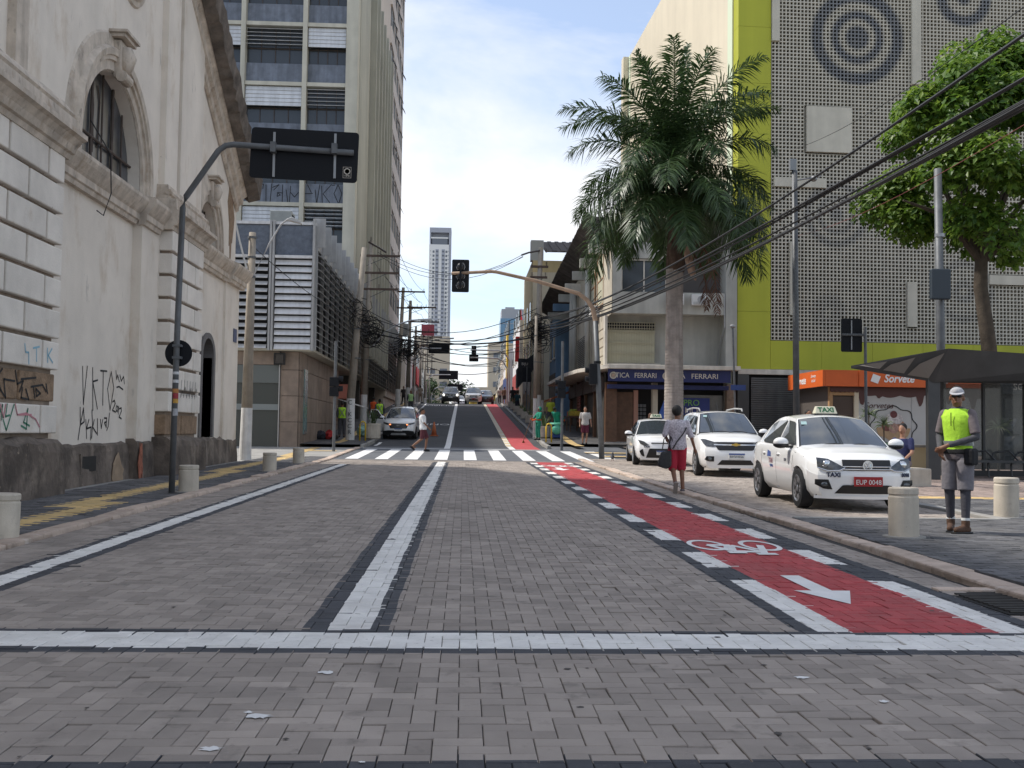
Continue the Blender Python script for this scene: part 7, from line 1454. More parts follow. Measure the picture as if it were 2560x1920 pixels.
# ---- third taxi
S3 = dict(SED, L=4.42, W=1.73, H=1.48); r = croot('white sedan taxi third in the rank beside the red shorts walker'); c = Car(dict(S3, w=[(x*1.047, y*1.04) for x, y in SED['w']], ax=(1.31, -1.24)), r, M_wht)
c.front('headlight', M_lens, [(.42, .66), (.56, .63), (.74, .72), (.76, .82), (.60, .78)], .012, mirror=True); c.front('grille', M_cbk, [(-.36, .70), (.36, .70), (.36, .735), (-.36, .735)], .012)
c.front('air_intake', M_cbk, [(-.52, .26), (.52, .26), (.42, .55), (-.42, .55)], .010); c.front('fog_surround', M_cbk, [(.56, .3), (.64, .3), (.72, .46), (.62, .56)], .010, mirror=True)
c.nose_text('TAXI', -.50, .60, .085); c.mirrors(.80, 1.0); c.seams((1.0, .04, -.92)); c.handles((.18, -.72), .82); c.taxi_sign(.05); c.wipers(); c.plate(0, .42, .40, .13, M_pwh, 'TXI 0112', M_cbk, head=M_sline)
c.flank('taxi_stripe', M_sline, [(-.3, .7), (-.16, .7), (.05, .27), (-.02, .27)], -1); place(r, 6.42, 34.45, R_(-4.5), .018)
# ---- small white SUV across the street with its door open
SUV = dict(MPV, L=4.0, W=1.72, H=1.56, ax=(1.2, -1.2), R=.32, w=[(x*.917, y*.975) for x, y in MPV['w']], belt=[(-2.0, .98), (-1.1, 1.0), (.8, .96), (1.4, .92), (2.0, .82)], top=[(-2.0, .99), (-.9, 1.0), (.7, 1.0), (1.05, 1.04), (1.5, 1.0), (1.85, .93), (2.0, .86)], ws=((1.2, 1.0), (.42, 1.49)), rw=((-1.85, 1.06), (-1.5, 1.48)),
  side_windows=(('side_window', [(.9, 1.03), (.42, 1.4), (.1, 1.43), (.08, 1.02)]), ('side_window', [(.0, 1.02), (.02, 1.44), (-.7, 1.43), (-.72, 1.04)]), ('side_window', [(-.78, 1.05), (-.76, 1.43), (-1.2, 1.41), (-1.42, 1.14)])))
def suv_front(c):
    hl = c.front('headlight', M_lens, [(.42, .76), (.56, .72), (.78, .79), (.78, .86), (.5, .82)], .012, mirror=True); g = c.front('grille', M_cbk, [(-.42, .56), (.42, .56), (.5, .80), (-.5, .80)], .010)[0]
    for z in (.62, .68, .74): b = MB(); b.tube([c.fx(-.36+.06*i, z, .014) for i in range(13)], .005, 5); b.build('grille_bar', M_fin, g, world=False)
    c.front('lower_cladding', M_cbk, [(-.80, .22), (.80, .22), (.76, .42), (.5, .46), (-.5, .46), (-.76, .42)], .012); c.front('skid_plate', M_fin, [(-.4, .23), (.4, .23), (.34, .33), (-.34, .33)], .02); return hl
r = croot('small white SUV with front door open parked at the left kerb past the crossing', name='parked_car'); c = Car(SUV, r, M_wht); hl = suv_front(c)
for o, sg in zip(hl, (1, -1)): MB().ell(c.fx(sg*.42, .745, .012), .015, .05, .03, 10, 6).build('indicator', mat('amber_lit', (.8, .2, .05), .4, emit=((1, .25, .08), 2.0)), o, world=False)
text_mesh('badge_lettering', 'FIAT', .1, frame(c.fx(0, .70, .02), (0, 1, 0), (0, 0, 1), (1, 0, 0)), M_chr, None, ext=.002).parent = r
c.plate(0, .50, .40, .13, M_pwh, 'TLY2A94', M_cbk, head=M_sline); c.mirrors(.86, 1.05); c.seams((.95, .06, -.75)); c.handles((.2, -.55), .88); c.wipers()
for sg in (1, -1): MB().tube([(.3, sg*.55, 1.55), (.2, sg*.56, 1.6), (-1.2, sg*.55, 1.6), (-1.35, sg*.54, 1.54)], .02, 6).build('roof_rail', M_cbk, r, world=False)
Hx, Hy = .93, -.84                                  # front hinge, right-hand side; door swings out
dm = Matrix.Translation((Hx, Hy, 0)) @ Matrix.Rotation(R_(62), 4, 'Z')
d_ = MB().box(-.9, 0, -.035, .035, .36, .96).xform(dm).build('door', M_wht, r, world=False, bevel=.02)
MB().tube([dm @ Vector(p) for p in ((-.02, 0, .96), (-.42, .06, 1.38), (-.55, .08, 1.42), (-.86, .08, 1.42), (-.9, 0, .96))], .022, 6).build('window_frame', M_wht, d_, world=False)
MB().poly([dm @ Vector(p) for p in ((-.05, 0, .97), (-.43, .06, 1.36), (-.85, .08, 1.4), (-.88, 0, .97))]).build('door_glass', M_cgl, d_, world=False)
place(r, -3.1, 54.0, R_(-3), .02)
# ---- cars on the crest
r = croot('dark grey boxy SUV with round headlights driving at the crest', name='suv'); M_dgr = mat('car_darkgrey', (.10, .10, .105), .3, coat=1.)
S5 = dict(SUV, W=1.82, H=1.68, L=4.2, w=[(x*.963, y*1.03) for x, y in MPV['w']], belt=[(-2.1, 1.08), (.8, 1.06), (1.4, 1.04), (2.1, .98)], top=[(-2.1, 1.09), (.7, 1.08), (1.05, 1.12), (1.85, 1.08), (2.1, 1.02)], ws=((1.15, 1.1), (.55, 1.61)), rw=((-1.95, 1.12), (-1.8, 1.6)), bow=.12, rake=.03)
c = Car(S5, r, M_dgr); gg = c.front('grille', M_cbk, [(-.5, .74), (.5, .74), (.5, .93), (-.5, .93)], .01)[0]
for i in range(7): MB().box(c.fx(0, .8, .012)[0]-.03, c.fx(0, .8, .03)[0], -.42+.14*i-.015, -.42+.14*i+.015, .75, .92).build('grille_slat', M_chr, gg, world=False)
for sg in (1, -1): q = MB().lathe((0, 0, 0), [(.1, 0), (.1, .03), (.07, .05)], 18).xform(Matrix.Translation(c.fx(sg*.66, .86, .0)) @ Matrix.Rotation(R_(90), 4, 'Y')).build('headlight', mat('lamp_lit', (.8, .8, .75), .3, emit=((1, .97, .9), 2.5)), r, world=False)
c.front('lower_cladding', M_cbk, [(-.8, .25), (.8, .25), (.8, .62), (-.8, .62)], .01); c.plate(0, .66, .4, .13, M_pwh, 'FHX7C21', M_cbk, head=M_sline); c.mirrors(.82, 1.15, M_cbk); c.wipers()
for sg in (1, -1): MB().tube([(.4, sg*.58, 1.66), (.3, sg*.58, 1.72), (-1.5, sg*.58, 1.72), (-1.6, sg*.57, 1.65)], .022, 6).build('roof_rail', M_cbk, r, world=False)
place(r, -1.28, 105.5, 0, .02)
r = croot('silver taxi with lettering on its bonnet driving over the crest'); M_slv = mat('car_silver', (.52, .51, .49), .3, metal=.5, coat=1.)
c = Car(dict(MPV, H=1.6), r, M_slv); c.front('headlight', M_lens, [(.44, .78), (.56, .74), (.76, .82), (.80, .93), (.6, .88)], .012, mirror=True); c.front('grille', M_cbk, [(-.4, .72), (.4, .72), (.4, .84), (-.4, .84)], .01); c.front('air_intake', M_cbk, [(-.5, .3), (.5, .3), (.4, .46), (-.4, .46)], .008); c.mirrors(.98, 1.12); c.wipers(); c.taxi_sign(.1)
c.nose_text('TAXI 1038', 0, .62, .17); c.plate(0, .5, .4, .13, M_red, 'DTX 1038', M_pwh); place(r, 1.02, 106.2, 0, .02)
r = croot('black car half hidden behind the silver taxi', name='car'); c = Car(SED, r, mat('car_black_paint', (.02, .02, .022), .25, coat=1.)); c.front('headlight', M_lens, [(.34, .66), (.56, .615), (.70, .66), (.70, .80)], .012, mirror=True); c.mirrors(.78, 1.0); place(r, 2.35, 109.5, 0, .02)
r = croot('white car following far beyond the dark SUV', name='car'); c = Car(SED, r, M_wht); c.front('headlight', M_lens, [(.34, .66), (.56, .615), (.70, .66), (.70, .80)], .012, mirror=True); c.front('grille', M_cbk, [(-.36, .6), (.36, .6), (.36, .75), (-.36, .75)], .012); c.mirrors(.78, 1.0); place(r, -.55, 128, 0, .02)
r = croot('dark van parked behind the bus shelter glass', name='parked_van'); c = Car(dict(MPV, H=1.8), r, mat('van_slate', (.06, .065, .07), .3, coat=1.)); place(r, 21.5, 37, R_(90), .04)
# ================================================================ people
def skin(nm, c): return mat(nm, c, .55, noise=(30, .08))
SK1, SK2, SK3 = skin('skin_brown', (.20, .095, .055)), skin('skin_tan', (.36, .19, .12)), skin('skin_dark', (.095, .045, .028))
M_hair = mat('hair_black', (.012, .010, .009), .7, noise=(40, .4)); M_grey_h = mat('hair_grey', (.25, .24, .23), .8)
def cloth(nm, c, r=.9): return mat(nm, c, r, noise=(14, .14), bump=(26, .35))
def capsule(b, p0, p1, r0, r1, n=12):
    p0, p1 = Vector(p0), Vector(p1); d = (p1-p0); L_ = d.length; d = d/L_ if L_ > 1e-6 else Vector((0, 0, 1)); P_, Rr = [], []
    for a in (88, 60, 30): P_.append(p0-d*r0*math.sin(R_(a))); Rr.append(r0*math.cos(R_(a)))
    for t in (0, .25, .5, .75, 1): P_.append(p0.lerp(p1, t)); Rr.append(r0+(r1-r0)*t)
    for a in (30, 60, 88): P_.append(p1+d*r1*math.sin(R_(a))); Rr.append(r1*math.cos(R_(a)))
    V = [q for p, r in zip(P_, Rr) for q in b.ring(p, d, r, n)]; m = len(P_)
    b.add(V, [(j*n+i, (j+1)*n+i, (j+1)*n+(i+1) % n, j*n+(i+1) % n) for j in range(m-1) for i in range(n)]+[list(range(n)), list(range((m-1)*n, m*n))[::-1]])
def loft(b, rings, M=None, n=18):      # rings: (cx, cy, z, rx, ry)
    V = [Vector((cx+rx*math.cos(2*math.pi*i/n), cy+ry*math.sin(2*math.pi*i/n), z)) for cx, cy, z, rx, ry in rings for i in range(n)]; m = len(rings)
    if M: V = [M @ v for v in V]
    b.add(V, [(j*n+i, j*n+(i+1) % n, (j+1)*n+(i+1) % n, (j+1)*n+i) for j in range(m-1) for i in range(n)]+[list(range(n))[::-1], list(range((m-1)*n, m*n))])
def vox(b, name, m, par, vx, smooth=4):
    o = b.build(name, m, par, world=False); q = o.modifiers.new('remesh', 'REMESH'); q.mode = 'VOXEL'; q.voxel_size = vx; q.use_smooth_shade = True
    if smooth: s_ = o.modifiers.new('smooth', 'SMOOTH'); s_.iterations = smooth; s_.factor = .5
    return o
STAND = dict(hipL=(.09, 0, .90), hipR=(-.09, 0, .90), kneeL=(.105, -.01, .49), kneeR=(-.105, -.01, .49), ankL=(.11, .02, .085), ankR=(-.11, .02, .085), shL=(.185, 0, 1.405), shR=(-.185, 0, 1.405), elL=(.245, .03, 1.12), elR=(-.245, .03, 1.12), wrL=(.25, -.05, .88), wrR=(-.25, -.05, .88), footL=0, footR=0, pitchL=0, pitchR=0)
def person(x, y, yaw, H, lb_, pose, outfit, skin_m, hair, vx=.012, lean=0, dz=0, headturn=0, fat=1., cat='person', grp=None, headtilt=0):
    """front is local -y; left hand is +x. Body one continuous remeshed skin, clothes are children"""
    rt = root('person', (x, y, gz(y)+dz), lb_, cat, grp, rz=yaw); k = H/1.72; J = dict(STAND); J.update(pose)
    ML = Matrix.Translation((0, 0, .92)) @ Matrix.Rotation(-lean, 4, 'X') @ Matrix.Translation((0, 0, -.92))     # lean>0 bends forward (-y)
    g = {a: (Vector(v) if not isinstance(v, (int, float)) else v) for a, v in J.items()}
    for a in ('shL', 'shR'): g[a] = ML @ g[a]
    S_ = lambda v: Vector(v)*k
    head = ML @ Vector((0, -.015, 1.605)); HM = Matrix.Translation(head) @ Matrix.Rotation(headturn, 4, 'Z') @ Matrix.Rotation(-lean*.6-headtilt, 4, 'X'); neck0, neck1 = ML @ Vector((0, .01, 1.40)), HM @ Vector((0, .015, -.06))
    torso = lambda e, z0=.86, z1=1.47: [(0, 0, z, (rx+e)*fat, (ry+e)*(fat**1.3)) for z, rx, ry in ((.86, .15, .105), (.93, .17, .118), (1.02, .152, .108), (1.10, .142, .10), (1.22, .158, .108), (1.32, .172, .112), (1.39, .165, .10), (1.435, .12, .08), (1.47, .07, .062)) if z0 <= z <= z1]
    def fin(b): b.v = [tuple(Vector(p)*k) for p in b.v]; return b
    b = MB(); loft(b, torso(0), ML)
    for s in 'LR':
        capsule(b, g['hip'+s], g['knee'+s], .085, .058); capsule(b, g['knee'+s], g['ank'+s], .055, .038); kn = g['knee'+s]; an = g['ank'+s]
        capsule(b, kn.lerp(an, .1)+Vector((0, .02, 0)), kn.lerp(an, .5)+Vector((0, .012, 0)), .045, .042)
        capsule(b, g['sh'+s], g['el'+s], .05, .038); capsule(b, g['el'+s], g['wr'+s], .037, .027)
        w_, e_ = g['wr'+s], g['el'+s]; d = (w_-e_).normalized(); sd_ = Vector((1 if s == 'L' else -1, 0, 0)); ax = d.cross(sd_); ax = ax.normalized() if ax.length > .2 else Vector((0, -1, 0)); lat = ax.cross(d).normalized()
        pd = g.get('hand'+s, d); pd = Vector(pd).normalized() if not isinstance(pd, (int, float)) else d
        pc_ = w_+pd*.05; capsule(b, w_+pd*.02, w_+pd*.075, .027, .033, 10)
        for fi, (o_, ln) in enumerate(((-.027, .062), (-.009, .072), (.009, .068), (.027, .055))):
            p0 = w_+pd*.085+ax*o_; p1 = p0+pd*ln*.55-lat*.008; p2 = p1+pd*ln*.4-lat*.024; capsule(b, p0, p1, .0095, .009, 8); capsule(b, p1, p2, .009, .0075, 8)
        t0 = w_+pd*.035-ax*.028; capsule(b, t0, t0+pd*.035-ax*.022-lat*.008, .011, .0095, 8); capsule(b, t0+pd*.035-ax*.022-lat*.008, t0+pd*.065-ax*.022-lat*.022, .0095, .008, 8)
        f = Vector((math.sin(g['foot'+s]), -math.cos(g['foot'+s]), 0)); capsule(b, an+Vector((0, 0, -.045)), an+f*.13+Vector((0, 0, -.055)), .036, .028)
    capsule(b, neck0, neck1, .056, .052)
    hb_ = MB(); hb_.ell((0, .012, .03), .076, .096, .098, 16, 12); hb_.ell((0, -.015, -.045), .060, .075, .075, 16, 10); hb_.ell((0, -.035, -.09), .036, .038, .034, 12, 8)
    capsule(hb_, (0, -.085, .012), (0, -.107, -.028), .011, .016, 8); hb_.ell((0, -.092, -.062), .024, .012, .011, 10, 6); hb_.ell((0, -.078, .036), .06, .022, .013, 12, 6)
    for sx in (-1, 1): hb_.ell((sx*.078, .015, -.012), .012, .022, .034, 8, 6)
    b.add([HM @ Vector(p) for p in hb_.v], hb_.f); body = vox(fin(b), 'body', skin_m, rt, vx, 3)
    for sx in (-1, 1):
        e = MB().ell((sx*.031, -.082, .008), .012, .008, .007, 8, 6); e.v = [tuple(HM @ Vector(p)) for p in e.v]; fin(e).build('eye', mat('eye_dark', (.02, .015, .012), .3), rt, world=False)
    if hair:
        h = MB(); hm, cut = hair; h.ell((0, .022, .045), .083, .1, .098, 16, 12); h.v = [p for p in h.v]
        if cut == 'long': h.ell((0, .06, -.05), .085, .07, .12, 12, 8)
        if cut == 'afro': h.ell((0, .035, .045), .10, .112, .115, 14, 10)
        # keep the face free: push hair back from the brow
        h.v = [tuple(HM @ Vector((p[0], max(p[1], -.058-(p[2]-.05)*.15) if p[2] > .03 else max(p[1], .012), p[2]))) for p in h.v]; vox(fin(h), 'hair', hm, rt, vx, 3)
    def legs(e, z_frac, hem, b, cuff=0.):
        loft(b, [r for r in torso(.006, .86, 1.02)], ML if lean < .2 else None)
        for s in 'LR':
            h0, kn, an = g['hip'+s], g['knee'+s], g['ank'+s]; capsule(b, h0, h0.lerp(kn, .4), .088+e*.6, .082+e)
            if z_frac <= 1: b.cyl(h0.lerp(kn, .15), h0.lerp(kn, z_frac), .088+e, hem+e, n=16)
            else:
                capsule(b, h0, kn, .088+e, hem+e); b.cyl(kn.lerp(an, 0), kn.lerp(an, z_frac-1), hem+e, (.05+e if z_frac > 1.5 else hem+e), n=14)
    for it in outfit:
        kind, m = it[0], it[1]; b = MB(); nm = kind
        if kind in ('tshirt', 'shirt', 'jacket'):
            loft(b, torso(.016, .86 if kind != 'tucked' else .98, 1.47), ML)
            for s in 'LR':
                t = it[2] if len(it) > 2 else .55; e1 = g['sh'+s].lerp(g['el'+s], min(1, t)); capsule(b, g['sh'+s], g['sh'+s].lerp(e1, .5), .062, .058); b.cyl(g['sh'+s].lerp(e1, .2), e1, .062, .060, n=14)
                if t > 1: capsule(b, g['el'+s], g['el'+s].lerp(g['wr'+s], t-1), .052, .038)
        elif kind == 'vest':
            loft(b, torso(.026, .93, 1.47), ML)
            for s in 'LR': capsule(b, g['sh'+s]*.9+Vector((0, 0, .14)), g['sh'+s]*.96+Vector((0, 0, .02)), .06, .066)
        elif kind == 'sleeves':
            for s in 'LR': capsule(b, g['sh'+s].lerp(g['el'+s], .5), g['el'+s], .047, .042); capsule(b, g['el'+s], g['el'+s].lerp(g['wr'+s], .92), .042, .034)
        elif kind == 'shorts': legs(.016, it[2] if len(it) > 2 else .95, .075, b)
        elif kind == 'trousers': legs(.012, 1.92, .064, b)
        elif kind == 'skirt': loft(b, [(0, 0, .5, .2, .17), (0, 0, .7, .195, .16), (0, 0, .9, .185, .14), (0, 0, 1.04, .16, .12)])
        elif kind == 'leggings':
            for s in 'LR': capsule(b, g['knee'+s].lerp(g['hip'+s], .2), g['knee'+s], .066, .062); capsule(b, g['knee'+s], g['ank'+s]+Vector((0, 0, .05)), .060, .046); capsule(b, g['knee'+s].lerp(g['ank'+s], .15)+Vector((0, .018, 0)), g['knee'+s].lerp(g['ank'+s], .5)+Vector((0, .012, 0)), .052, .048)
        elif kind in ('shoes', 'boots', 'sandals'):
            hgt = .07 if kind == 'boots' else 0
            for s in 'LR':
                an = g['ank'+s]; f = Vector((math.sin(g['foot'+s]), -math.cos(g['foot'+s]), 0)); pt = g['pitch'+s]; dn = Vector((0, 0, -1)); f2 = (f*math.cos(pt)+dn*math.sin(pt)).normalized(); u2 = (Vector((0, 0, 1))*math.cos(pt)+f*math.sin(pt)).normalized(); bt = an-u2*.045
                c_ = MB(); capsule(c_, bt-f2*.03, bt+f2*.14, .043, .038); capsule(c_, bt+f2*.02+u2*.02, bt+f2*.1+u2*.005, .044, .036)
                if hgt: capsule(c_, an+u2*.05, an, .05, .048)
                b.add(c_.v, c_.f); so_ = MB(); so_.obox(bt+f2*.055-u2*.036, f2*.135, f2.cross(u2)*.043, u2*.012); fin(so_).build('sole', it[2] if len(it) > 2 else M_cbk, rt, world=False, bevel=.008)
        elif kind == 'hood': h_ = MB(); h_.ell((0, .02, .025), .10, .115, .13, 14, 10); b.add([HM @ Vector((p[0], max(p[1], -.05), p[2])) for p in h_.v], h_.f); nm = 'hood'
        elif kind == 'gloves':
            for s in 'LR': d = (g['wr'+s]-g['el'+s]).normalized(); capsule(b, g['wr'+s]-d*.08, g['wr'+s]+d*.1, .045, .045)
        elif kind == 'belt': loft(b, [(0, 0, .93, .19, .137), (0, 0, .99, .185, .134)]); nm = 'belt'
        elif kind == 'band': loft(b, [(0, 0, 1.03, .196*fat, .148*fat), (0, 0, 1.085, .190*fat, .144*fat)], ML); fin(b).build('reflective_band', m, rt, world=False); continue
        elif kind == 'cap':
            h_ = MB(); h_.ell((0, .008, .05), .084, .104, .076, 18, 10); h_.v = [(p[0], p[1]-.012*(p[2] > .09), max(p[2], .046)) for p in h_.v]; b.add([HM @ Vector(p) for p in h_.v], h_.f); fin(b).build('cap', m, rt, world=False, smooth=True)
            v_ = MB(); v_.prism([(.078*math.cos(R_(a)), -.06-.115*math.sin(R_(a)), .05-.03*math.sin(R_(a))) for a in range(0, 181, 15)], (0, 0, .008)); v_.v = [tuple(HM @ Vector(p)) for p in v_.v]; fin(v_).build('cap_peak', m, rt, world=False); continue
        fin(b); vox(b, nm, m, rt, vx, 4)
    rt['_k'] = k; rt['_hm'] = [list(r_) for r_ in HM]
    return rt, g, k, HM
def lpart(rt, name, m, fn, k=1., **kw): b = MB(); fn(b); b.v = [tuple(Vector(p)*k) for p in b.v]; return b.build(name, m, rt, world=False, **kw)
LIME = cloth('hi_vis_lime', (.42, .72, .05)); GREYC = cloth('grey_cloth', (.115, .105, .115)); DKG = cloth('dark_grey_cloth', (.07, .07, .078)); SHG = cloth('shorts_grey', (.17, .16, .175))
# guard in the yellow vest
rt, g, k, HM = person(5.92, 12.2, R_(-56), 1.72, 'man in lime hi-vis vest, cap and sunglasses standing beside the bollards', dict(
    shL=(.17, 0, 1.405), shR=(-.17, 0, 1.405), elR=(-.24, .0, 1.14), wrR=(-.10, -.22, .985), elL=(.245, -.02, 1.13), wrL=(.02, -.25, 1.03), handR=(.35, -.25, -.9), handL=(-.75, -.35, -.45), ankL=(.12, -.05, .085), ankR=(-.12, .04, .085), kneeL=(.115, -.04, .49), footL=-.25, footR=.45),
    [('tshirt', cloth('tee_taupe', (.16, .135, .14)), .85), ('sleeves', DKG), ('vest', LIME), ('shorts', SHG, .98), ('leggings', cloth('leggings_slate', (.062, .06, .072))), ('boots', cloth('boot_brown', (.085, .045, .028), .8)), ('cap', cloth('cap_pale', (.42, .42, .44))), ('band', mat('reflective', (.17, .18, .17), .4)), ('belt', cloth('belt_black', (.015, .015, .017)))], SK1, (M_hair, 'short'), .009, dz=.04, headturn=R_(28), fat=.96)
lpart(rt, 'sunglasses', M_cbk, lambda b: [b.add([HM @ Vector(p) for p in q.v], q.f) for q in [MB().ell((-.033, -.094, .012), .027, .012, .019, 12, 8), MB().ell((.033, -.094, .012), .027, .012, .019, 12, 8), MB().box(-.01, .01, -.1, -.094, .012, .018), MB().box(-.082, -.076, -.09, .0, .012, .02), MB().box(.076, .082, -.09, .0, .012, .02)]], k, kind='stuff')
lpart(rt, 'hip_bag', cloth('belt_black', (.015, .015, .017)), lambda b: b.box(.13, .25, -.12, .03, .80, 1.0), k, bevel=.03)
lpart(rt, 'collar', DKG, lambda b: b.lathe((0, .0, 1.44), [(.085, 0), (.072, .03), (.066, .055), (.06, .05)], 18), k, smooth=True); lpart(rt, 'zip', M_cbk, lambda b: b.box(-.004, .004, -.150, -.144, 1.26, 1.42), k)
for s in (-1, 1): lpart(rt, 'sock', M_pwh, lambda b: b.cyl((s*.12, -.05 if s > 0 else .04, .15), (s*.12, -.05 if s > 0 else .04, .18), .05, n=14), k)
# woman with the bag walking away
FLO = mat('floral_print', (.50, .46, .50), .9, noise=(38, .55), bump=(20, .3))
rt, g, k, HM = person(4.02, 19.35, R_(176), 1.60, 'woman in floral blouse and red shorts walking away with a black bag', dict(
    elR=(-.27, .03, 1.13), wrR=(-.35, -.03, .90), elL=(.26, .05, 1.15), wrL=(.20, -.14, 1.07), kneeR=(-.10, -.10, .50), ankR=(-.11, .02, .085), kneeL=(.09, -.03, .50), ankL=(.07, .26, .20), pitchL=1.0), [('tshirt', FLO, 1.05), ('shorts', cloth('red_shorts', (.42, .025, .05)), 1.08), ('shoes', cloth('shoe_grey', (.13, .11, .115)), mat('sole_tan', (.30, .26, .23), .9))], SK1, (M_hair, 'afro'), .009, dz=.015, headturn=R_(-28), fat=1.06)
rt_b = root('shoulder_bag', (4.32, 19.2, 1.0), 'black leather shoulder bag carried on the arm of the woman in red shorts', 'bag')
def bagw(b): b.prism([(3.70, 19.2, .93), (3.90, 19.25, .95), (3.90, 19.25, .66), (3.80, 19.2, .60), (3.62, 19.2, .66)], (0, .12, 0))
B_(bagw, 'bag_body', cloth('bag_black', (.018, .018, .02), .5), rt_b, bevel=.035)
for dx in (0, .12): B_(lambda b: b.tube([(3.72+dx, 19.27, .96), (3.75+dx, 19.27, 1.16), (3.80+dx*.6, 19.27, 1.22), (3.84+dx*.6, 19.27, 1.14), (3.88+dx*.4, 19.27, .96)], .010, 6), 'handle', cloth('bag_black', (.018, .018, .02)), rt_b)
B_(lambda b: b.tube([(3.90, 19.20, .98), (3.98, 19.195, 1.12), (4.10, 19.2, 1.27), (4.165, 19.24, 1.375), (4.165, 19.35, 1.385)], .013, 6), 'strap', cloth('bag_black', (.018, .018, .02)), rt_b)
# man crossing
rt, g, k, HM = person(-1.58, 41.6, R_(90), 1.70, 'man in white shirt and maroon shorts walking over the zebra crossing', dict(kneeL=(.09, -.16, .52), ankL=(.09, -.10, .085), kneeR=(-.09, .04, .50), ankR=(-.09, .42, .20), pitchR=.7, elL=(.23, .12, 1.13), wrL=(.24, .0, .90), elR=(-.24, -.05, 1.13), wrR=(-.24, -.22, .95)), [('tshirt', cloth('white_tee', (.66, .66, .66)), .9), ('shorts', cloth('maroon', (.085, .022, .03)), 1.0), ('shoes', cloth('shoe_black', (.02, .02, .022)))], SK1, (M_hair, 'short'), .014, dz=.012, fat=1.12, lean=.08)
# man in pale T-shirt on the right corner
person(5.8, 49.2, R_(-8), 1.75, 'bearded man in pale T-shirt and maroon shorts on the right corner', dict(kneeL=(.09, -.06, .49), ankL=(.06, -.08, .085), wrL=(.28, -.08, .9)), [('tshirt', cloth('grey_tee', (.46, .44, .41)), .85), ('shorts', cloth('maroon2', (.11, .02, .04)), .95), ('sandals', cloth('sandal', (.12, .07, .05)))], SK2, (M_hair, 'short'), .016, dz=.14, fat=1.05)
person(5.35, 63.5, R_(-5), 1.74, 'man in lime shirt and black shorts walking down the right pavement', dict(kneeR=(-.1, -.1, .5), ankL=(.1, .1, .1)), [('tshirt', cloth('lime_tee', (.55, .62, .06)), .8), ('shorts', DKG, .9), ('shoes', cloth('shoe_black', (.02, .02, .022)))], SK2, None, .018, dz=.14)
# street sweepers
GRN = cloth('sweeper_green', (.015, .23, .15)); ORG = cloth('sweeper_orange', (.62, .11, .03))
sw1 = person(3.72, 51.4, R_(-62), 1.62, 'street sweeper in green hooded uniform holding a broom by the right kerb', dict(elR=(-.25, -.10, 1.15), wrR=(-.16, -.30, 1.10), elL=(.25, -.08, 1.14), wrL=(.12, -.32, 1.05)), [('jacket', GRN, 1.6), ('trousers', GRN), ('hood', GRN), ('gloves', ORG), ('shoes', cloth('shoe_black', (.02, .02, .022))), ('band', ORG)], SK1, None, .016, dz=.14, lean=.12)
bro = root('broom', (3.2, 51.2, gz(51)), 'long wooden broom held by the hooded street sweeper', 'broom'); B_(lambda b: b.cyl((3.42, 51.2, gz(51)+1.35), (2.98, 51.05, gz(51)+.12), .016, n=7), 'stick', M_brn, bro); B_(lambda b: b.prism([(2.92, 50.98, gz(51)+.02), (3.04, 50.98, gz(51)+.02), (3.01, 50.98, gz(51)+.12), (2.95, 50.98, gz(51)+.12)], (0, .28, 0)), 'bristles', mat('bristle', (.22, .09, .04), .9), bro)
sw2 = person(4.8, 52.8, R_(150), 1.66, 'street sweeper in green bending over the blue litter cart', dict(elR=(-.25, -.2, 1.05), wrR=(-.2, -.42, .98), elL=(.25, -.2, 1.05), wrL=(.2, -.42, .98)), [('jacket', GRN, 1.5), ('trousers', GRN), ('cap', GRN), ('gloves', ORG), ('shoes', cloth('shoe_black', (.02, .02, .022)))], SK1, (M_hair, 'short'), .016, dz=.14, lean=.5)
lc = root('litter_cart', (4.7, 52.0, gz(52)+.14), 'blue litter cart draped with a green plastic bag', 'cart'); zc2 = gz(52)+.14
B_(lambda b: b.box(4.42, 4.95, 51.9, 52.4, zc2+.08, zc2+.72), 'tub', mat('cart_blue', (.02, .06, .22), .5), lc, bevel=.04); B_(lambda b: b.lathe((4.68, 52.12, zc2+.72), [(.36, 0), (.39, .04), (.36, .1), (.25, .12)], 16), 'rim', mat('bag_green2', (.10, .42, .28), .4), lc)
B_(lambda b: (b.ell((4.68, 51.82, zc2+.48), .24, .13, .24, 12, 8), b.ell((4.7, 51.85, zc2+.68), .14, .1, .12, 10, 6)), 'bag', mat('bag_green2', (.10, .42, .28), .4), lc, kind='stuff'); [B_(lambda b: b.cyl((x, 51.95, zc2+.1), (x+.05, 51.95, zc2+.1), .1, n=14), 'wheel', M_tyre, lc) for x in (4.38, 4.94)]
# workers in vests on the left
XST = mat('vest_cross', (.22, .25, .2), .5)
for i, (x, y, yw, lb_, vm, tm) in enumerate(((-5.95, 51.6, 185, 'worker in lime vest half hidden behind the lettered pole', LIME, DKG), (-4.55, 57.0, 190, 'worker in lime vest seen from behind by the open car door', LIME, cloth('jeans', (.04, .055, .10))), (-5.15, 60.2, 170, 'worker in orange vest in the shade of the podium', cloth('vest_orange', (.6, .09, .02)), cloth('jeans', (.04, .055, .10))), (-3.95, 78.5, 10, 'woman in pale green vest standing at the left kerb up the hill', cloth('vest_mint', (.45, .68, .3)), DKG))):
    rt, g, k, HM = person(x, y, R_(yw), 1.72, lb_, {}, [('shirt', DKG, 1.6), ('vest', vm), ('trousers', tm), ('shoes', cloth('shoe_black', (.02, .02, .022)))], SK1, (M_hair, 'short'), .018, dz=.14)
    if i < 2:
        for a, c_ in ((-1, 1), (1, -1)): lpart(rt, 'vest_strip', XST, lambda b: b.tube([(a*.12, .155, 1.38), (0, .165, 1.2), (c_*.12, .155, 1.0)], .02, 5), k)
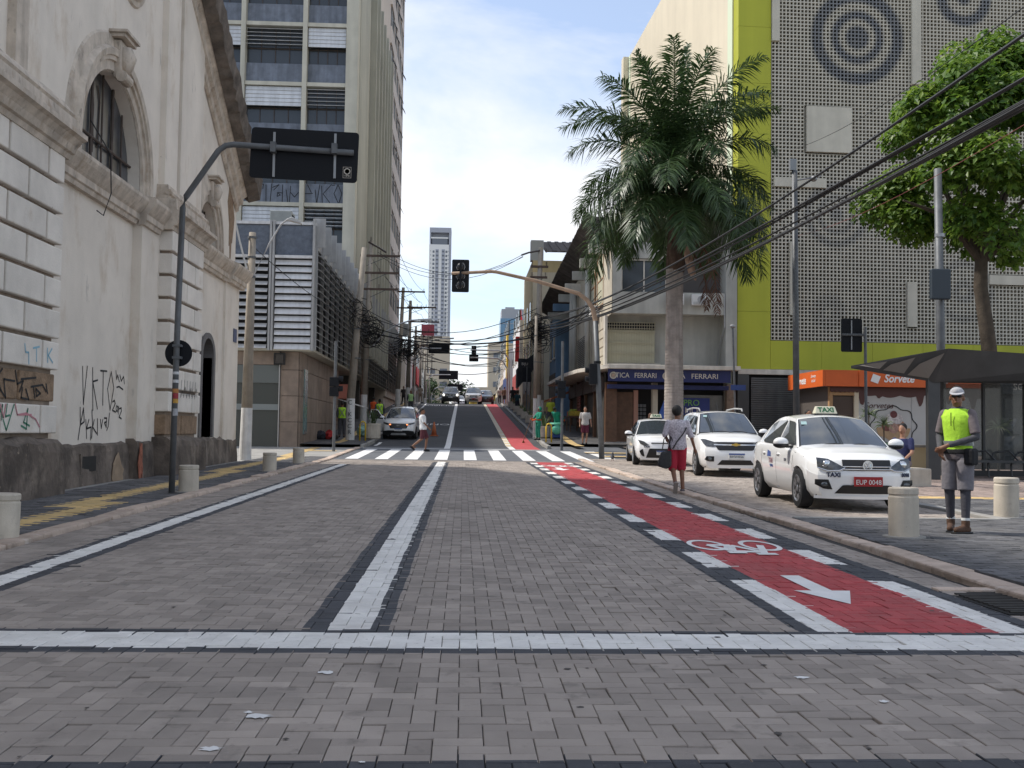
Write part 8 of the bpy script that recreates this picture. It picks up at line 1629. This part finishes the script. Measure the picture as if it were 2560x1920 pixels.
# seated man and heads behind the cars
SIT = dict(hipL=(.1, 0, .47), hipR=(-.1, 0, .47), kneeL=(.13, -.42, .48), kneeR=(-.13, -.42, .48), ankL=(.12, -.40, .085), ankR=(-.12, -.38, .085), shL=(.185, .0, .98), shR=(-.185, .0, .98), elL=(.25, -.08, .72), elR=(-.25, -.08, .72), wrL=(.18, -.32, .56), wrR=(-.18, -.32, .56))
def seated(x, y, yaw, lb_, shirt, tr, sk, dz):
    rt = root('person', (x, y, gz(y)+dz), lb_, 'person', None, rz=yaw); G_ = {a: Vector(v) for a, v in SIT.items()}
    def bld(fn, nm, m): b = MB(); fn(b); return vox(b, nm, m, rt, .014, 3)
    def bodyf(b):
        for s in 'LR':
            capsule(b, G_['knee'+s], G_['ank'+s], .052, .038); capsule(b, G_['el'+s], G_['wr'+s], .037, .028); capsule(b, G_['wr'+s], G_['wr'+s]+Vector((0, -.1, -.02)), .03, .025); capsule(b, G_['ank'+s]-Vector((0, 0, .045)), G_['ank'+s]+Vector((0, -.13, -.055)), .038, .03); capsule(b, G_['hip'+s], G_['knee'+s], .08, .06); capsule(b, G_['sh'+s], G_['el'+s], .05, .04)
        loft(b, [(0, 0, z-.44, rx, ry) for z, rx, ry in ((.86, .16, .11), (1.1, .15, .11), (1.32, .172, .112), (1.435, .12, .08), (1.47, .06, .06))]); capsule(b, (0, .0, 1.0), (0, -.01, 1.14), .055, .052); b.ell((0, -.01, 1.22), .077, .095, .115, 14, 10); capsule(b, (0, -.1, 1.2), (0, -.115, 1.17), .012, .016, 8)
    bld(bodyf, 'body', sk)
    def sf(b):
        loft(b, [(0, 0, z-.44, rx+.018, ry+.018) for z, rx, ry in ((.88, .16, .115), (1.1, .155, .115), (1.32, .172, .112), (1.435, .12, .08), (1.46, .06, .06))])
        for s in 'LR': capsule(b, G_['sh'+s], G_['sh'+s].lerp(G_['el'+s], .7), .066, .058)
    bld(sf, 'tshirt', shirt)
    def tf(b):
        for s in 'LR': capsule(b, G_['hip'+s], G_['knee'+s], .1, .075); capsule(b, G_['knee'+s], G_['knee'+s].lerp(G_['ank'+s], .9), .075, .06)
    bld(tf, 'trousers', tr); bld(lambda b: b.ell((0, .015, 1.26), .082, .1, .1, 14, 10), 'hair', M_hair)
    for s in 'LR': B_(lambda b: b.obox(G_['ank'+s]+Vector((0, -.05, -.07)), (.05, 0, 0), (0, .14, 0), (0, 0, .015)), 'sandal', M_cbk, rt, world=False, bevel=.01)
seated(9.55, 22.2, R_(-50), 'seated man in navy T-shirt and taupe trousers behind the man in the vest', cloth('navy_tee', (.025, .03, .09)), cloth('taupe_trousers', (.19, .15, .14)), SK2, .04)
stl = root('stone_seat', (9.7, 22.4, gz(22)), 'low stone block the seated man in navy sits on', 'bench'); B_(lambda b: b.box(9.3, 10.1, 22.0, 22.75, gz(22), gz(22)+.42), 'block', M_boll, stl, bevel=.03)
person(8.95, 26.6, R_(20), 1.68, 'man in dusty pink shirt looking down between the parked taxis', {}, [('shirt', cloth('pink_shirt', (.33, .15, .13)), .9), ('trousers', DKG), ('shoes', cloth('shoe_black', (.02, .02, .022)))], SK1, (M_hair, 'short'), .016, dz=.04, headtilt=.35)
person(7.55, 41.6, R_(60), 1.62, 'woman with curly brown hair raising a hand behind the third taxi', dict(elR=(-.32, -.1, 1.36), wrR=(-.14, -.2, 1.56), handR=(.2, .1, 1)), [('tshirt', cloth('mint_tee', (.4, .55, .5)), .8), ('trousers', cloth('jeans', (.04, .055, .10))), ('shoes', DKG)], SK2, (mat('hair_brown', (.10, .045, .025), .7), 'long'), .018, dz=.02)
# small figures further up the street
FAR = [(4.35, 83.5, 185, 1.68, 'woman in teal top and dark skirt walking up the right pavement', (.02, .06, .07), 'skirt', (.02, .022, .03)), (5.1, 84.5, 178, 1.7, 'person in patterned beige clothes up the right pavement', (.33, .25, .19), 'trousers', (.3, .22, .16)), (4.6, 97, 160, 1.78, 'tall figure in black near the crest on the right', (.02, .02, .022), 'trousers', (.02, .02, .022)), (5.1, 99, 200, 1.72, 'dark clad figure nearest the white shop at the crest', (.025, .02, .02), 'trousers', (.03, .03, .035)), (4.0, 101, 170, 1.7, 'bare armed figure in brown by the crest planters', (.16, .09, .06), 'shorts', (.05, .045, .04)), (3.9, 112, 10, 1.7, 'person in pale top past the crest on the right', (.4, .35, .3), 'trousers', (.05, .05, .06)), (4.6, 116, 190, 1.72, 'person in black past the crest on the right', (.02, .02, .02), 'trousers', (.05, .05, .07)), (-4.75, 100.5, 185, 1.74, 'man in white shirt and dark trousers at the crest on the left', (.5, .48, .46), 'trousers', (.03, .03, .035)), (-4.25, 103, 180, 1.68, 'person in grey walking at the crest on the left', (.2, .17, .14), 'trousers', (.14, .11, .09)), (-5.5, 96, 15, 1.7, 'person in dark clothes by the left shopfront near the crest', (.05, .045, .045), 'trousers', (.03, .03, .035)), (-5.3, 110, 10, 1.7, 'person in brown jacket past the crest on the left', (.12, .07, .05), 'trousers', (.04, .04, .05))]
for i, (x, y, yw, H, lb_, c1, leg, c2) in enumerate(FAR):
    w_ = .12*math.sin(i*2.3); person(x, y, R_(yw), H, lb_, dict(kneeL=(.1, -.08-w_, .5), ankL=(.1, -.06-w_, .09), ankR=(-.1, .12+w_, .12), wrL=(.26, -.1+w_, .9), wrR=(-.26, .06, .9)), [('shirt', cloth('far_top%d' % i, c1), .9), (leg, cloth('far_leg%d' % i, c2)), ('shoes', cloth('shoe_black', (.02, .02, .022)))], (SK1, SK2, SK3)[i % 3], (M_hair, 'short'), .026, dz=.14)
# pigeon by the third taxi
pg = root('pigeon', (5.15, 35.6, gz(35.6)), 'grey pigeon on the paving beside the third taxi', 'bird'); zp = gz(35.6)+.02
B_(lambda b: (b.ell((5.15, 35.6, zp+.13), .07, .13, .07, 10, 8, Matrix.Rotation(.3, 3, 'X')), capsule(b, (5.15, 35.5, zp+.16), (5.14, 35.47, zp+.25), .035, .03), b.ell((5.14, 35.46, zp+.27), .028, .036, .03, 8, 6), capsule(b, (5.15, 35.7, zp+.12), (5.15, 35.82, zp+.09), .04, .02)), 'body', mat('pigeon_grey', (.07, .075, .085), .7, noise=(20, .3)), pg).modifiers.new('r', 'REMESH').voxel_size = .012
for dx in (-.03, .03): B_(lambda b: b.cyl((5.15+dx, 35.6, zp-.01), (5.15+dx, 35.6, zp+.09), .006, n=5), 'leg', mat('pigeon_leg', (.3, .1, .09), .7), pg)
